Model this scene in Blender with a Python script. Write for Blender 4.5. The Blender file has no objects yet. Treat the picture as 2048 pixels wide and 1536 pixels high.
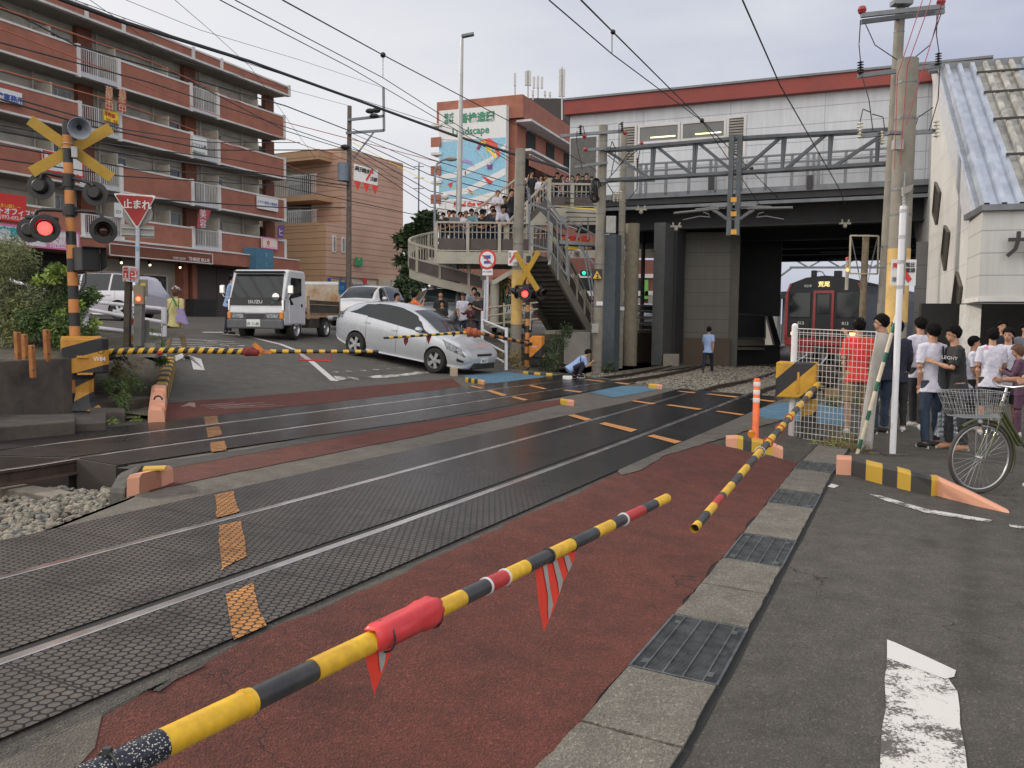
import bpy,bmesh,math,random
from mathutils import Vector,Matrix,noise as mnoise
R=math.radians
random.seed(11)
sc=bpy.context.scene
COL=sc.collection
F_PX,HOR,ROLL,EYE=1716.0,640.0,0.011,1.6
PITCH=math.atan((768-HOR)/F_PX)
_c,_s=math.cos(ROLL),math.sin(ROLL)
_r0,_u0,_f0=Vector((1,0,0)),Vector((0,math.sin(PITCH),math.cos(PITCH))),Vector((0,math.cos(PITCH),-math.sin(PITCH)))
RT,UP,FW=_c*_r0+_s*_u0,-_s*_r0+_c*_u0,_f0
cam_d=bpy.data.cameras.new('camera')
cam=bpy.data.objects.new('camera',cam_d)
COL.objects.link(cam)
cam.matrix_world=Matrix(((RT.x,UP.x,-FW.x,0),(RT.y,UP.y,-FW.y,0),(RT.z,UP.z,-FW.z,EYE),(0,0,0,1)))
cam_d.sensor_width=36.0
cam_d.lens=F_PX*36.0/2048.0
cam_d.clip_start=0.05
cam_d.clip_end=3000
sc.camera=cam
SUN_EL,SUN_AZ=24.0,-62.0
w=bpy.data.worlds.new("World");sc.world=w;w.use_nodes=True
nt=w.node_tree;nt.nodes.clear()
N_=nt.nodes.new;L_=nt.links.new
wo=N_('ShaderNodeOutputWorld');bg=N_('ShaderNodeBackground')
sky=N_('ShaderNodeTexSky');sky.sky_type='NISHITA';sky.sun_disc=False
sky.sun_elevation=R(SUN_EL);sky.sun_rotation=R(SUN_AZ)
sky.air_density=1.0;sky.dust_density=2.5;sky.ozone_density=1.2
tc=N_('ShaderNodeTexCoord');mp=N_('ShaderNodeMapping');mp.inputs['Scale'].default_value=(1.1,1.1,3.2)
nz=N_('ShaderNodeTexNoise');nz.inputs['Scale'].default_value=1.9;nz.inputs['Detail'].default_value=8;nz.inputs['Roughness'].default_value=.5
cr=N_('ShaderNodeValToRGB');cr.color_ramp.elements[0].position=.36;cr.color_ramp.elements[1].position=.64
cr.color_ramp.elements[0].color=(4.15,4.4,5.7,1);cr.color_ramp.elements[1].color=(6.6,6.75,7.15,1)
sep=N_('ShaderNodeSeparateXYZ');
glow=N_('ShaderNodeVectorMath');glow.operation='DOT_PRODUCT'
glow.inputs[1].default_value=(math.sin(R(-40))*.97,math.cos(R(-40))*.97,.22)
gr=N_('ShaderNodeValToRGB');gr.color_ramp.elements[0].position=.62;gr.color_ramp.elements[1].position=1.0
gr.color_ramp.elements[0].color=(0,0,0,1);gr.color_ramp.elements[1].color=(1,1,1,1)
mw=N_('ShaderNodeMix');mw.data_type='RGBA';mw.inputs[7].default_value=(8.0,7.9,7.9,1)
mxs=N_('ShaderNodeMix');mxs.data_type='RGBA';mxs.inputs[0].default_value=.9
L_(tc.outputs['Generated'],mp.inputs['Vector']);L_(mp.outputs[0],nz.inputs['Vector']);L_(nz.outputs['Fac'],cr.inputs['Fac'])
L_(tc.outputs['Generated'],glow.inputs[0]);L_(glow.outputs['Value'],gr.inputs['Fac'])
L_(gr.outputs['Color'],mw.inputs[0]);L_(cr.outputs['Color'],mw.inputs[6])
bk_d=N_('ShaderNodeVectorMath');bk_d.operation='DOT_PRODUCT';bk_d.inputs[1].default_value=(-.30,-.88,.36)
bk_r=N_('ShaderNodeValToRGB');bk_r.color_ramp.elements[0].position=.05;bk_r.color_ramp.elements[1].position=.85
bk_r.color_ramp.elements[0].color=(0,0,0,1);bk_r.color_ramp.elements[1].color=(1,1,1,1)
mb2=N_('ShaderNodeMix');mb2.data_type='RGBA';mb2.inputs[7].default_value=(17.8,17.1,16.2,1)  # warm sky glow added behind the camera to brighten walls facing it
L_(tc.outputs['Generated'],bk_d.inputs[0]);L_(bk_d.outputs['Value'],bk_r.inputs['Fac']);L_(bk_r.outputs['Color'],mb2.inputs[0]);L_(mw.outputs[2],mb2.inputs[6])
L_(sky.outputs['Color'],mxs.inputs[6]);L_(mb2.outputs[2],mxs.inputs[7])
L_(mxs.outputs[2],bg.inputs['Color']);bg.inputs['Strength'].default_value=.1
L_(bg.outputs[0],wo.inputs['Surface'])
sd=bpy.data.lights.new('sun','SUN');sd.energy=2.2;sd.angle=R(3);sd.color=(1.0,.90,.77)
so=bpy.data.objects.new('sun',sd);COL.objects.link(so)
sdir=Vector((math.sin(R(SUN_AZ))*math.cos(R(SUN_EL)),math.cos(R(SUN_AZ))*math.cos(R(SUN_EL)),math.sin(R(SUN_EL))))
so.rotation_euler=sdir.to_track_quat('Z','Y').to_euler()
sc.view_settings.view_transform='Standard';sc.view_settings.look='None'
sc.view_settings.exposure=0.22;sc.view_settings.gamma=1.0;sc.view_settings.use_curve_mapping=False
try:
 sc.cycles.max_bounces=6;sc.cycles.transparent_max_bounces=12
except Exception:pass
TH=R(28.5)
SV=Vector((math.sin(TH),math.cos(TH),0));NV=Vector((-math.cos(TH),math.sin(TH),0))
ZP=[(-99,0),(1.2,0),(1.6,.012),(2.0,.045),(2.35,.10),(2.6,.145),(2.8,.17),(9.0,.18),(10.3,.2),(12.1,.24),(14.6,.6),(16.5,.88),(19,1.06),(21,1.18),(26,1.44),(40,1.6),(999,1.6)]
def lerp(a,b,t):return a+(b-a)*t
def interp(tab,x):
 if x<=tab[0][0]:return tab[0][1]
 for(a,va),(b,vb)in zip(tab,tab[1:]):
  if x<=b:return va+(vb-va)*(x-a)/(b-a)
 return tab[-1][1]
def zt(n):return interp(ZP,n)
def W(s,n,z=None):
 p=SV*s+NV*n
 p.z=zt(n)if z is None else z
 return p
def ray(px,py):return(RT*((px-1024)/F_PX)+UP*((768-py)/F_PX)+FW)
CAMP=Vector((0,0,EYE))
def P(px,py,Y):r=ray(px,py);return CAMP+r*(Y/r.y)
def Z(px,py,z):r=ray(px,py);return CAMP+r*((z-EYE)/r.z)
def G(px,py):
 r=ray(px,py);t,k=.6,1.02
 while t<200:
  q=CAMP+r*t
  if q.z<=zt(q.dot(NV)):
   a,b=t/k,t
   for _ in range(24):
    m=(a+b)/2;q=CAMP+r*m
    if q.z<=zt(q.dot(NV)):b=m
    else:a=m
   return CAMP+r*b
  t*=k
 return CAMP+r*60
def SN(p):return p.dot(SV),p.dot(NV)
MATS={}
def mat(name,col,rough=.6,metal=0.,var=.12,scale=6.,bump=0.,bscale=80.,col2=None,emit=0.,coat=0.,spec=.5,alpha=1.,trans=0.,fine=.0,fscale=250.):
 if name in MATS:return MATS[name]
 m=bpy.data.materials.new(name);m.use_nodes=True
 t=m.node_tree;b=t.nodes['Principled BSDF'];n=t.nodes.new;l=t.links.new
 c=(*col,1)if len(col)==3 else col
 b.inputs['Base Color'].default_value=c
 b.inputs['Roughness'].default_value=rough;b.inputs['Metallic'].default_value=metal
 b.inputs['Coat Weight'].default_value=coat;b.inputs['Coat Roughness'].default_value=.06
 b.inputs['Specular IOR Level'].default_value=spec
 b.inputs['Transmission Weight'].default_value=trans
 b.inputs['Alpha'].default_value=alpha
 co=n('ShaderNodeTexCoord')
 if var>0 or col2:
  z=n('ShaderNodeTexNoise');z.inputs['Scale'].default_value=scale;z.inputs['Detail'].default_value=6;z.inputs['Roughness'].default_value=.65
  l(co.outputs['Object'],z.inputs['Vector'])
  r=n('ShaderNodeValToRGB');r.color_ramp.elements[0].position=.35;r.color_ramp.elements[1].position=.68
  if col2:a_,b_=col2,col
  else:a_,b_=tuple(v*(1-var*1.6)for v in col),tuple(min(1,v*(1+var))for v in col)
  r.color_ramp.elements[0].color=(*a_[:3],1);r.color_ramp.elements[1].color=(*b_[:3],1)
  l(z.outputs['Fac'],r.inputs['Fac']);out=r.outputs['Color']
  if fine>0:
   z2=n('ShaderNodeTexNoise');z2.inputs['Scale'].default_value=fscale;z2.inputs['Detail'].default_value=3
   l(co.outputs['Object'],z2.inputs['Vector'])
   mr=n('ShaderNodeMapRange');mr.inputs[1].default_value=.3;mr.inputs[2].default_value=.7;mr.inputs[3].default_value=1-fine;mr.inputs[4].default_value=1+fine
   l(z2.outputs['Fac'],mr.inputs[0])
   mm=n('ShaderNodeVectorMath');mm.operation='SCALE';l(out,mm.inputs[0]);l(mr.outputs[0],mm.inputs['Scale']);out=mm.outputs[0]
  l(out,b.inputs['Base Color'])
  rr=n('ShaderNodeMapRange');rr.inputs[3].default_value=max(0,rough-.08);rr.inputs[4].default_value=min(1,rough+.08)
  l(z.outputs['Fac'],rr.inputs[0]);l(rr.outputs[0],b.inputs['Roughness'])
 if bump>0:
  z3=n('ShaderNodeTexNoise');z3.inputs['Scale'].default_value=bscale;z3.inputs['Detail'].default_value=4
  l(co.outputs['Object'],z3.inputs['Vector'])
  bp=n('ShaderNodeBump');bp.inputs['Strength'].default_value=bump;bp.inputs['Distance'].default_value=.01
  l(z3.outputs['Fac'],bp.inputs['Height']);l(bp.outputs[0],b.inputs['Normal'])
 if emit>0:
  b.inputs['Emission Color'].default_value=c;b.inputs['Emission Strength'].default_value=emit
 MATS[name]=m
 return m
def ramp(t,src,stops):
 r=t.nodes.new('ShaderNodeValToRGB');e=r.color_ramp.elements
 while len(e)>1:e.remove(e[-1])
 e[0].position,e[0].color=stops[0][0],(*stops[0][1],1)
 for p,c in stops[1:]:
  k=e.new(p);k.color=(*c,1)
 t.links.new(src,r.inputs['Fac']);return r.outputs['Color']
def noise_n(t,vec,scale,detail=4,rough=.6):
 z=t.nodes.new('ShaderNodeTexNoise');z.inputs['Scale'].default_value=scale;z.inputs['Detail'].default_value=detail;z.inputs['Roughness'].default_value=rough
 t.links.new(vec,z.inputs['Vector']);return z.outputs['Fac']
def math_n(t,op,a,b=None,c=None):
 m=t.nodes.new('ShaderNodeMath');m.operation=op
 for i,v in enumerate((a,b,c)):
  if v is None:continue
  if isinstance(v,(int,float)):m.inputs[i].default_value=v
  else:t.links.new(v,m.inputs[i])
 return m.outputs[0]
def mix_n(t,f,a,b,blend='MIX'):
 m=t.nodes.new('ShaderNodeMix');m.data_type='RGBA';m.blend_type=blend
 for i,v in((0,f),(6,a),(7,b)):
  if isinstance(v,(int,float)):m.inputs[i].default_value=v
  elif isinstance(v,tuple):m.inputs[i].default_value=(*v,1)if len(v)==3 else v
  else:t.links.new(v,m.inputs[i])
 return m.outputs[2]
def newmat(name):
 m=bpy.data.materials.new(name);m.use_nodes=True;t=m.node_tree
 MATS[name]=m
 return m,t,t.nodes['Principled BSDF'],t.nodes.new('ShaderNodeTexCoord')
WM={}
class MB:
 def __init__(s,T=None):s.v,s.f,s.m,s.mi,s.T,s.uv=[],[],[],0,T,None
 def add(s,vs,fs):
  k=len(s.v);T=s.T
  s.v+=[tuple(T@Vector(p))if T else tuple(p)for p in vs]
  s.f+=[tuple(i+k for i in f)for f in fs];s.m+=[s.mi]*len(fs);return s
 def box(s,c,d,M=None):
  x,y,z=(v/2 for v in d);c=Vector(c)
  vs=[Vector(p)for p in((-x,-y,-z),(x,-y,-z),(x,y,-z),(-x,y,-z),(-x,-y,z),(x,-y,z),(x,y,z),(-x,y,z))]
  vs=[(M@p if M else p)+c for p in vs]
  return s.add(vs,[(0,3,2,1),(4,5,6,7),(0,1,5,4),(1,2,6,5),(2,3,7,6),(3,0,4,7)])
 def bar(s,a,b,w,h=None):
  a,b=Vector(a),Vector(b);h=h or w;d=b-a;q=d.to_track_quat('Y','Z').to_matrix()
  return s.box((a+b)/2,(w,d.length,h),q)
 def ring(s,c,q,rx,ry,n):return[c+q@Vector((rx*math.cos(2*math.pi*i/n),ry*math.sin(2*math.pi*i/n),0))for i in range(n)]
 def tube(s,pts,r,n=10,cap=True):
  pts=[Vector(p)for p in pts];rs=r if isinstance(r,(list,tuple))else[r]*len(pts)
  vs,fs=[],[]
  for i,p in enumerate(pts):
   d=(pts[min(i+1,len(pts)-1)]-pts[max(i-1,0)])
   if d.length<1e-9:d=Vector((0,0,1))
   q=d.to_track_quat('Z','Y' if abs(d.normalized().z)>.999 else 'X').to_matrix()
   rr=rs[i];rx,ry=rr if isinstance(rr,tuple)else(rr,rr)
   vs+=s.ring(p,q,rx,ry,n)
  for i in range(len(pts)-1):
   for j in range(n):
    a,b=i*n+j,i*n+(j+1)%n;fs.append((a,b,b+n,a+n))
  if cap:fs+=[tuple(range(n-1,-1,-1)),tuple((len(pts)-1)*n+j for j in range(n))]
  return s.add(vs,fs)
 def cyl(s,a,b,r0,r1=None,n=16,cap=True):return s.tube([a,b],[r0,r0 if r1 is None else r1],n,cap)
 def lathe(s,prof,c=(0,0,0),q=None,n=20):
  c=Vector(c);vs,fs=[],[]
  for r,h in prof:
   for j in range(n):
    p=Vector((r*math.cos(2*math.pi*j/n),r*math.sin(2*math.pi*j/n),h));vs.append((q@p if q else p)+c)
  for i in range(len(prof)-1):
   for j in range(n):
    a,b=i*n+j,i*n+(j+1)%n;fs.append((a,b,b+n,a+n))
  return s.add(vs,fs)
 def ball(s,c,r,n=12,q=None):
  rx,ry,rz=(r,r,r)if isinstance(r,(int,float))else r;c=Vector(c);vs,fs=[],[]
  h=n//2
  for i in range(h+1):
   a=math.pi*i/h
   for j in range(n):
    b=2*math.pi*j/n;p=Vector((rx*math.sin(a)*math.cos(b),ry*math.sin(a)*math.sin(b),-rz*math.cos(a)))
    vs.append((q@p if q else p)+c)
  for i in range(h):
   for j in range(n):
    a,b=i*n+j,i*n+(j+1)%n;fs.append((a,b,b+n,a+n))
  return s.add(vs,fs)
 def torus(s,c,q,R_,r,n=36,k=8,a0=0,a1=2*math.pi):
  c=Vector(c);full=abs(a1-a0)>6.28;m=n if full else n+1;vs,fs=[],[]
  for i in range(m):
   a=a0+(a1-a0)*i/n
   for j in range(k):
    b=2*math.pi*j/k;rr=R_+r*math.cos(b);p=Vector((rr*math.cos(a),rr*math.sin(a),r*math.sin(b)))
    vs.append((q@p if q else p)+c)
  for i in range(n):
   for j in range(k):
    a,b=i*k+j,i*k+(j+1)%k;c2,d=((i+1)%m)*k+j,((i+1)%m)*k+(j+1)%k;fs.append((a,c2,d,b))
  return s.add(vs,fs)
 def prism(s,poly,e):
  poly=[Vector(p)for p in poly];e=Vector(e);n=len(poly)
  return s.add(poly+[p+e for p in poly],[tuple(range(n-1,-1,-1)),tuple(range(n,2*n))]+[(i,(i+1)%n,n+(i+1)%n,n+i)for i in range(n)])
 def quad(s,*p):return s.add(p,[tuple(range(len(p)))])
 def grid(s,rows):
  n=len(rows[0]);vs=[p for r in rows for p in r]
  return s.add(vs,[(i*n+j,i*n+j+1,(i+1)*n+j+1,(i+1)*n+j)for i in range(len(rows)-1)for j in range(n-1)])
 def text(s,body,size,T,ex=.004,align='CENTER',sx=1.,bold=0.):
  c=bpy.data.curves.new('t','FONT');c.body=body;c.size=size;c.extrude=ex;c.align_x=align;c.align_y='CENTER';c.offset=bold;c.resolution_u=2
  o=bpy.data.objects.new('t',c);COL.objects.link(o);bpy.context.view_layer.update()
  me=bpy.data.meshes.new_from_object(o.evaluated_get(bpy.context.evaluated_depsgraph_get()))
  s.add([T@Vector((v.co.x*sx,v.co.y,v.co.z))for v in me.vertices],[tuple(p.vertices)for p in me.polygons])
  bpy.data.objects.remove(o);bpy.data.curves.remove(c);bpy.data.meshes.remove(me);return s
 def obj(s,name,mats,parent=None,smooth=False,world=True,bevel=0.,recalc=True):
  me=bpy.data.meshes.new(name);vs=s.v
  if parent is not None and world and parent in WM:
   I=WM[parent].inverted();vs=[tuple(I@Vector(p))for p in vs]
  me.from_pydata(vs,[],s.f)
  if not isinstance(mats,(list,tuple)):mats=[mats]
  for m_ in mats:me.materials.append(m_)
  if len(mats)>1:me.polygons.foreach_set('material_index',s.m)
  if recalc:
   bm=bmesh.new();bm.from_mesh(me);bmesh.ops.recalc_face_normals(bm,faces=bm.faces);bm.to_mesh(me);bm.free()
  if smooth:
   me.polygons.foreach_set('use_smooth',[True]*len(me.polygons))
   if smooth!='all':
    try:me.set_sharp_from_angle(angle=R(38))
    except Exception:pass
  o=bpy.data.objects.new(name,me);COL.objects.link(o)
  if parent is not None:
   o.parent=parent
   if parent in WM:WM[o]=WM[parent]
  if bevel:
   b=o.modifiers.new('b','BEVEL');b.width=bevel;b.segments=2;b.limit_method='ANGLE';b.angle_limit=R(40);b.harden_normals=False
  return o
def tag(o,label=None,cat=None,group=None,kind=None):
 if label:o['label']=label
 if cat:o['category']=cat
 if group:o['group']=group
 if kind:o['kind']=kind
 return o
def thing(name,label,cat,loc=(0,0,0),rz=0.,group=None,M=None):
 o=bpy.data.objects.new(name,None);COL.objects.link(o);o.empty_display_size=.2
 M=M or(Matrix.Translation(Vector(loc))@Matrix.Rotation(rz,4,'Z'))
 o.matrix_world=M;WM[o]=M
 return tag(o,label,cat,group)
def struct(o):o['kind']='structure';return o
def frame(o,x,y,z):return Matrix(((x[0],y[0],z[0],o[0]),(x[1],y[1],z[1],o[1]),(x[2],y[2],z[2],o[2]),(0,0,0,1)))
def facing(p,nrm,up=(0,0,1)):
 n=Vector(nrm).normalized();u=Vector(up);x=u.cross(n).normalized();y=n.cross(x);return frame(p,x,y,n)
def drape(name,pts,m,dz=.004,jit=0.,px=True,step=.15,zf=None,uvs=True,seed=3):
 pts=[G(*p)if px else Vector(p)for p in pts]
 if jit:
  rnd=random.Random(seed);out=[]
  for a,b in zip(pts,pts[1:]+pts[:1]):
   k=max(1,int((b-a).length/step));t=(b-a);nn=Vector((-t.y,t.x,0)).normalized()if t.length else Vector()
   for i in range(k):
    q=a+t*(i/k)
    if i:q=q+nn*jit*(mnoise.noise(q*2.3)*1.3+mnoise.noise(q*9.)*.8+rnd.uniform(-.25,.25))
    out.append(q)
  pts=out
 bm=bmesh.new();vs=[bm.verts.new((p.x,p.y,0))for p in pts];f=bm.faces.new(vs);f.normal_update()
 bmesh.ops.triangulate(bm,faces=[f],ngon_method='EAR_CLIP')
 ns=[p.dot(NV)for p in pts];cuts=[n for n,z in ZP]+[11.2,13.3,15.5,17.5,25,34]
 for c in cuts:
  if min(ns)<c<max(ns):bmesh.ops.bisect_plane(bm,geom=bm.verts[:]+bm.edges[:]+bm.faces[:],plane_co=NV*c,plane_no=NV,dist=1e-6)
 for v in bm.verts:v.co.z=(zf(v.co)if zf else zt(v.co.dot(NV)))+dz
 bmesh.ops.recalc_face_normals(bm,faces=bm.faces)
 if sum(f.normal.z for f in bm.faces)<0:bmesh.ops.reverse_faces(bm,faces=bm.faces)
 uvl=bm.loops.layers.uv.new('uv')
 for f in bm.faces:
  for l in f.loops:l[uvl].uv=(l.vert.co.dot(SV),l.vert.co.dot(NV))
 me=bpy.data.meshes.new(name);bm.to_mesh(me);bm.free();me.materials.append(m);me.polygons.foreach_set('use_smooth',[True]*len(me.polygons))
 o=bpy.data.objects.new(name,me);COL.objects.link(o);return struct(o)
def asphalt(name,c0,c1,speck=.35,rough=.85,cr=(.35,.68),cracks=True):
 m,t,b,co=newmat(name);O=co.outputs['Object']
 big=noise_n(t,O,.55,5,.6);mid=noise_n(t,O,5.,4);fine=noise_n(t,O,150.,3,.7)
 base=ramp(t,big,[(cr[0],c0),(cr[1],c1)])
 base=mix_n(t,.5,base,ramp(t,mid,[(.3,tuple(v*.75 for v in c0)),(.7,tuple(v*1.15 for v in c1))]))
 v=t.nodes.new('ShaderNodeTexVoronoi');v.inputs['Scale'].default_value=110;t.links.new(O,v.inputs['Vector'])
 sp=ramp(t,v.outputs['Color'],[(.0,(1-speck,)*3),(.8,(1+speck*.3,)*3),(.97,(1.9,1.85,1.75))])
 base=mix_n(t,1.,base,sp,'MULTIPLY')
 base=mix_n(t,1.,base,ramp(t,fine,[(.3,(.72,)*3),(.7,(1.2,)*3)]),'MULTIPLY')
 st_=noise_n(t,O,1.35,7,.72);base=mix_n(t,1.,base,ramp(t,st_,[(.30,(.66,.65,.64)),(.43,(.97,)*3),(.60,(1.02,)*3),(.74,(1.24,1.22,1.17))]),'MULTIPLY')
 if cracks:
  vc=t.nodes.new('ShaderNodeTexVoronoi');vc.feature='DISTANCE_TO_EDGE';vc.inputs['Scale'].default_value=.33
  wob=t.nodes.new('ShaderNodeVectorMath');wob.operation='MULTIPLY_ADD'
  nn=t.nodes.new('ShaderNodeTexNoise');nn.inputs['Scale'].default_value=2.2;nn.inputs['Detail'].default_value=5;t.links.new(O,nn.inputs['Vector'])
  t.links.new(nn.outputs['Color'],wob.inputs[0]);wob.inputs[1].default_value=(.7,.7,.7);t.links.new(O,wob.inputs[2]);t.links.new(wob.outputs[0],vc.inputs['Vector'])
  lim=math_n(t,'MULTIPLY',noise_n(t,O,1.1,2),.0022)
  cm=math_n(t,'LESS_THAN',vc.outputs['Distance'],lim)
  base=mix_n(t,math_n(t,'MULTIPLY',cm,.75),base,(.012,.011,.01))
 t.links.new(base,b.inputs['Base Color'])
 b.inputs['Roughness'].default_value=rough;b.inputs['Specular IOR Level'].default_value=.35
 bp=t.nodes.new('ShaderNodeBump');bp.inputs['Strength'].default_value=.55;bp.inputs['Distance'].default_value=.006
 t.links.new(v.outputs['Distance'],bp.inputs['Height']);t.links.new(bp.outputs[0],b.inputs['Normal'])
 return m
M_ASPH=asphalt('asphalt_grey',(.060,.056,.049),(.092,.085,.073))
M_ASPHF=asphalt('asphalt_far_road',(.088,.083,.075),(.12,.113,.10),.25)
M_ASPHD=asphalt('asphalt_dark_patch',(.05,.048,.045),(.07,.066,.06),.4)
M_TAN=asphalt('asphalt_brown_grey',(.10,.09,.075),(.14,.125,.105),.25,cracks=False)
M_RED=asphalt('asphalt_red',(.086,.028,.021),(.135,.038,.027),.4)
M_BLUE=asphalt('asphalt_blue',(.075,.16,.23),(.105,.21,.30),.12,cracks=False)
M_CONC=asphalt('concrete_cover',(.14,.13,.108),(.19,.175,.15),.4,cracks=False)
def paint(name,col,under,thr=.5,sc_=7.):
 m,t,b,co=newmat(name);O=co.outputs['Object']
 a=noise_n(t,O,sc_,8,.75);a2=noise_n(t,O,90,3,.7)
 s=math_n(t,'ADD',math_n(t,'MULTIPLY',a,.7),math_n(t,'MULTIPLY',a2,.3))
 f=ramp(t,s,[(thr-.02,(0,0,0)),(thr+.02,(1,1,1))])
 t.links.new(mix_n(t,f,under,col),b.inputs['Base Color']);b.inputs['Roughness'].default_value=.65
 return m
M_WHT=paint('road_paint_white',(.56,.55,.53),(.1,.097,.09),.36)
M_WHTW=paint('road_paint_white_worn',(.56,.55,.52),(.085,.08,.072),.485,3.6)
M_ORG=paint('road_paint_orange',(.48,.21,.055),(.07,.065,.06),.38)
M_BLK=mat('black_gap',(.012,.012,.012),.9,var=0)
def hexmat(name,cA,cB,groove,f=20.,wd=.06,ro=(.36,.60),dark=.85):
 m,t,b,co=newmat(name);U=co.outputs['UV'];O=co.outputs['Object']
 def vm(op,a,bb=None):
  x=t.nodes.new('ShaderNodeVectorMath');x.operation=op
  for i,v_ in enumerate((a,bb)):
   if v_ is None:continue
   if isinstance(v_,tuple):x.inputs[i].default_value=v_
   else:t.links.new(v_,x.inputs[i])
  return x
 mp_=t.nodes.new('ShaderNodeMapping');mp_.inputs['Scale'].default_value=(f,f,1);mp_.inputs['Location'].default_value=(1000,1000,0);t.links.new(U,mp_.inputs['Vector'])
 Rr,Hh=(1.732,1.0,1.0),(.866,.5,.5)
 a=vm('SUBTRACT',vm('MODULO',mp_.outputs[0],Rr).outputs[0],Hh)
 b2=vm('SUBTRACT',vm('MODULO',vm('SUBTRACT',mp_.outputs[0],Hh).outputs[0],Rr).outputs[0],Hh)
 def hd(v_):
  s_=t.nodes.new('ShaderNodeSeparateXYZ');t.links.new(vm('ABSOLUTE',v_.outputs[0]).outputs[0],s_.inputs[0])
  return math_n(t,'MAXIMUM',s_.outputs[1],math_n(t,'ADD',math_n(t,'MULTIPLY',s_.outputs[0],.866),math_n(t,'MULTIPLY',s_.outputs[1],.5)))
 d=math_n(t,'MINIMUM',hd(a),hd(b2))
 g=ramp(t,d,[(.5-wd*2,(1,1,1)),(.5-wd,(0,0,0))])
 s2=t.nodes.new('ShaderNodeSeparateXYZ');t.links.new(U,s2.inputs[0])
 jm=math_n(t,'MODULO',math_n(t,'ADD',s2.outputs[0],100),.75);joint=math_n(t,'LESS_THAN',jm,.012)
 big=noise_n(t,O,.8,5,.7);fine=noise_n(t,O,60,4,.7)
 colr=ramp(t,big,[(.32,cA),(.66,cB)])
 wr=ramp(t,math_n(t,'ADD',math_n(t,'MULTIPLY',s2.outputs[0],1.),math_n(t,'MULTIPLY',big,1.5)),[(0,(1,1,1)),(1,(1,1,1))])
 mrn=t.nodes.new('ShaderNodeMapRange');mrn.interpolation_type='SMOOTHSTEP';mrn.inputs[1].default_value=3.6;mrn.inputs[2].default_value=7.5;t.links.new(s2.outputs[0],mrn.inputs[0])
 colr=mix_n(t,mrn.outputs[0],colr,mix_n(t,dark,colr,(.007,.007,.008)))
 colr=mix_n(t,1.,colr,ramp(t,fine,[(.3,(.75,)*3),(.72,(1.2,)*3)]),'MULTIPLY')
 dirt=noise_n(t,O,2.6,7,.75);colr=mix_n(t,1.,colr,ramp(t,dirt,[(.34,(.55,.52,.50)),(.5,(1,)*3),(.7,(1.35,1.28,1.2))]),'MULTIPLY')
 gf=math_n(t,'MULTIPLY',g,math_n(t,'SUBTRACT',1.,math_n(t,'MULTIPLY',joint,.8)))
 t.links.new(mix_n(t,gf,groove,colr),b.inputs['Base Color'])
 rr=t.nodes.new('ShaderNodeMapRange');rr.inputs[3].default_value=ro[0];rr.inputs[4].default_value=ro[1];t.links.new(big,rr.inputs[0])
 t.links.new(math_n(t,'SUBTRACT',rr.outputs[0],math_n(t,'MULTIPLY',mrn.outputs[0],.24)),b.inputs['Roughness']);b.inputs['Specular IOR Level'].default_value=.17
 bp=t.nodes.new('ShaderNodeBump');bp.inputs['Strength'].default_value=.35;bp.inputs['Distance'].default_value=.003
 t.links.new(gf,bp.inputs['Height']);t.links.new(bp.outputs[0],b.inputs['Normal'])
 return m
M_HEX=hexmat('rubber_panel',(.062,.057,.053),(.10,.091,.084),(.006,.006,.007),wd=.07)
M_HEXF=hexmat('rubber_panel_far',(.040,.034,.034),(.07,.06,.058),(.008,.007,.008),f=13.)
M_HEXO=hexmat('rubber_panel_orange',(.34,.155,.05),(.45,.21,.065),(.02,.016,.012),dark=0.)
M_HEXO.node_tree.nodes['Principled BSDF'].inputs['Roughness'].default_value=.6
mb=MB();mb.quad((-700,-300,-.62),(900,-300,-.62),(900,1500,-.62),(-700,1500,-.62))
g0=struct(mb.obj('ground',M_ASPHD))
def strip(name,s0,s1,ns,m,zf=None,ds=6.):
 mb=MB();k=max(1,int((s1-s0)/ds));rows=[]
 for i in range(k+1):
  s=lerp(s0,s1,i/k);rows.append([W(s,n,zt(n)if zf is None else zf(s,n))for n in ns])
 mb.grid(rows);o=mb.obj(name,m)
 uv=o.data.uv_layers.new(name='uv')
 for l in o.data.loops:c=o.data.vertices[l.vertex_index].co;uv.data[l.index].uv=(c.dot(SV),c.dot(NV))
 return struct(o)
strip('road',-14,60,[-60,-20,-5,0,1.2,1.6,2.0,2.35,2.6,2.8,3.02],M_ASPH)
near_road=bpy.data.objects['road']
mb=MB()
SLAB=[(-14,3.0),(16.8,3.0),(17.3,4.2),(17.8,5.95),(18.6,6.9),(19.9,8.2),(20.9,10.8),(6.2,10.8),(6.2,9.7),(5.0,9.7),(5.05,8.8),(5.45,7.8),(5.4,7.1),(5.55,6.6),(4.65,5.9),(3.7,5.36),(-14,5.36)]
mb.prism([W(s,n,0.14)for s,n in SLAB],(0,0,-.5));slab=struct(mb.obj('crossing_base',M_ASPHD))
def SNp(l):return[W(s,n)for s,n in l]
drape('crossing_pavement',SNp([(-12,2.98),(16.8,2.98),(17.3,4.2),(17.8,5.95),(18.6,6.9),(19.9,8.2),(20.9,10.8),(8.1,10.8),(8.1,9.6),(5.05,9.6),(5.1,8.8),(5.4,7.8),(5.38,7.2),(5.3,6.5),(4.4,5.75),(3.4,5.32),(-12,5.32)]),M_TAN,.002,px=False)
drape('red_pavement',[(60,1640),(175,1500),(200,1440),(300,1382),(468,1294),(700,1192),(900,1103),(1090,1016),(1239,948),(1335,905),(1392,884),(1595,925),(1584,940),(1556,980),(1532,1008),(1480,1070),(1440,1122),(1345,1236),(1250,1340),(1085,1536),(1010,1640)],M_RED,.006,.03)
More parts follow.
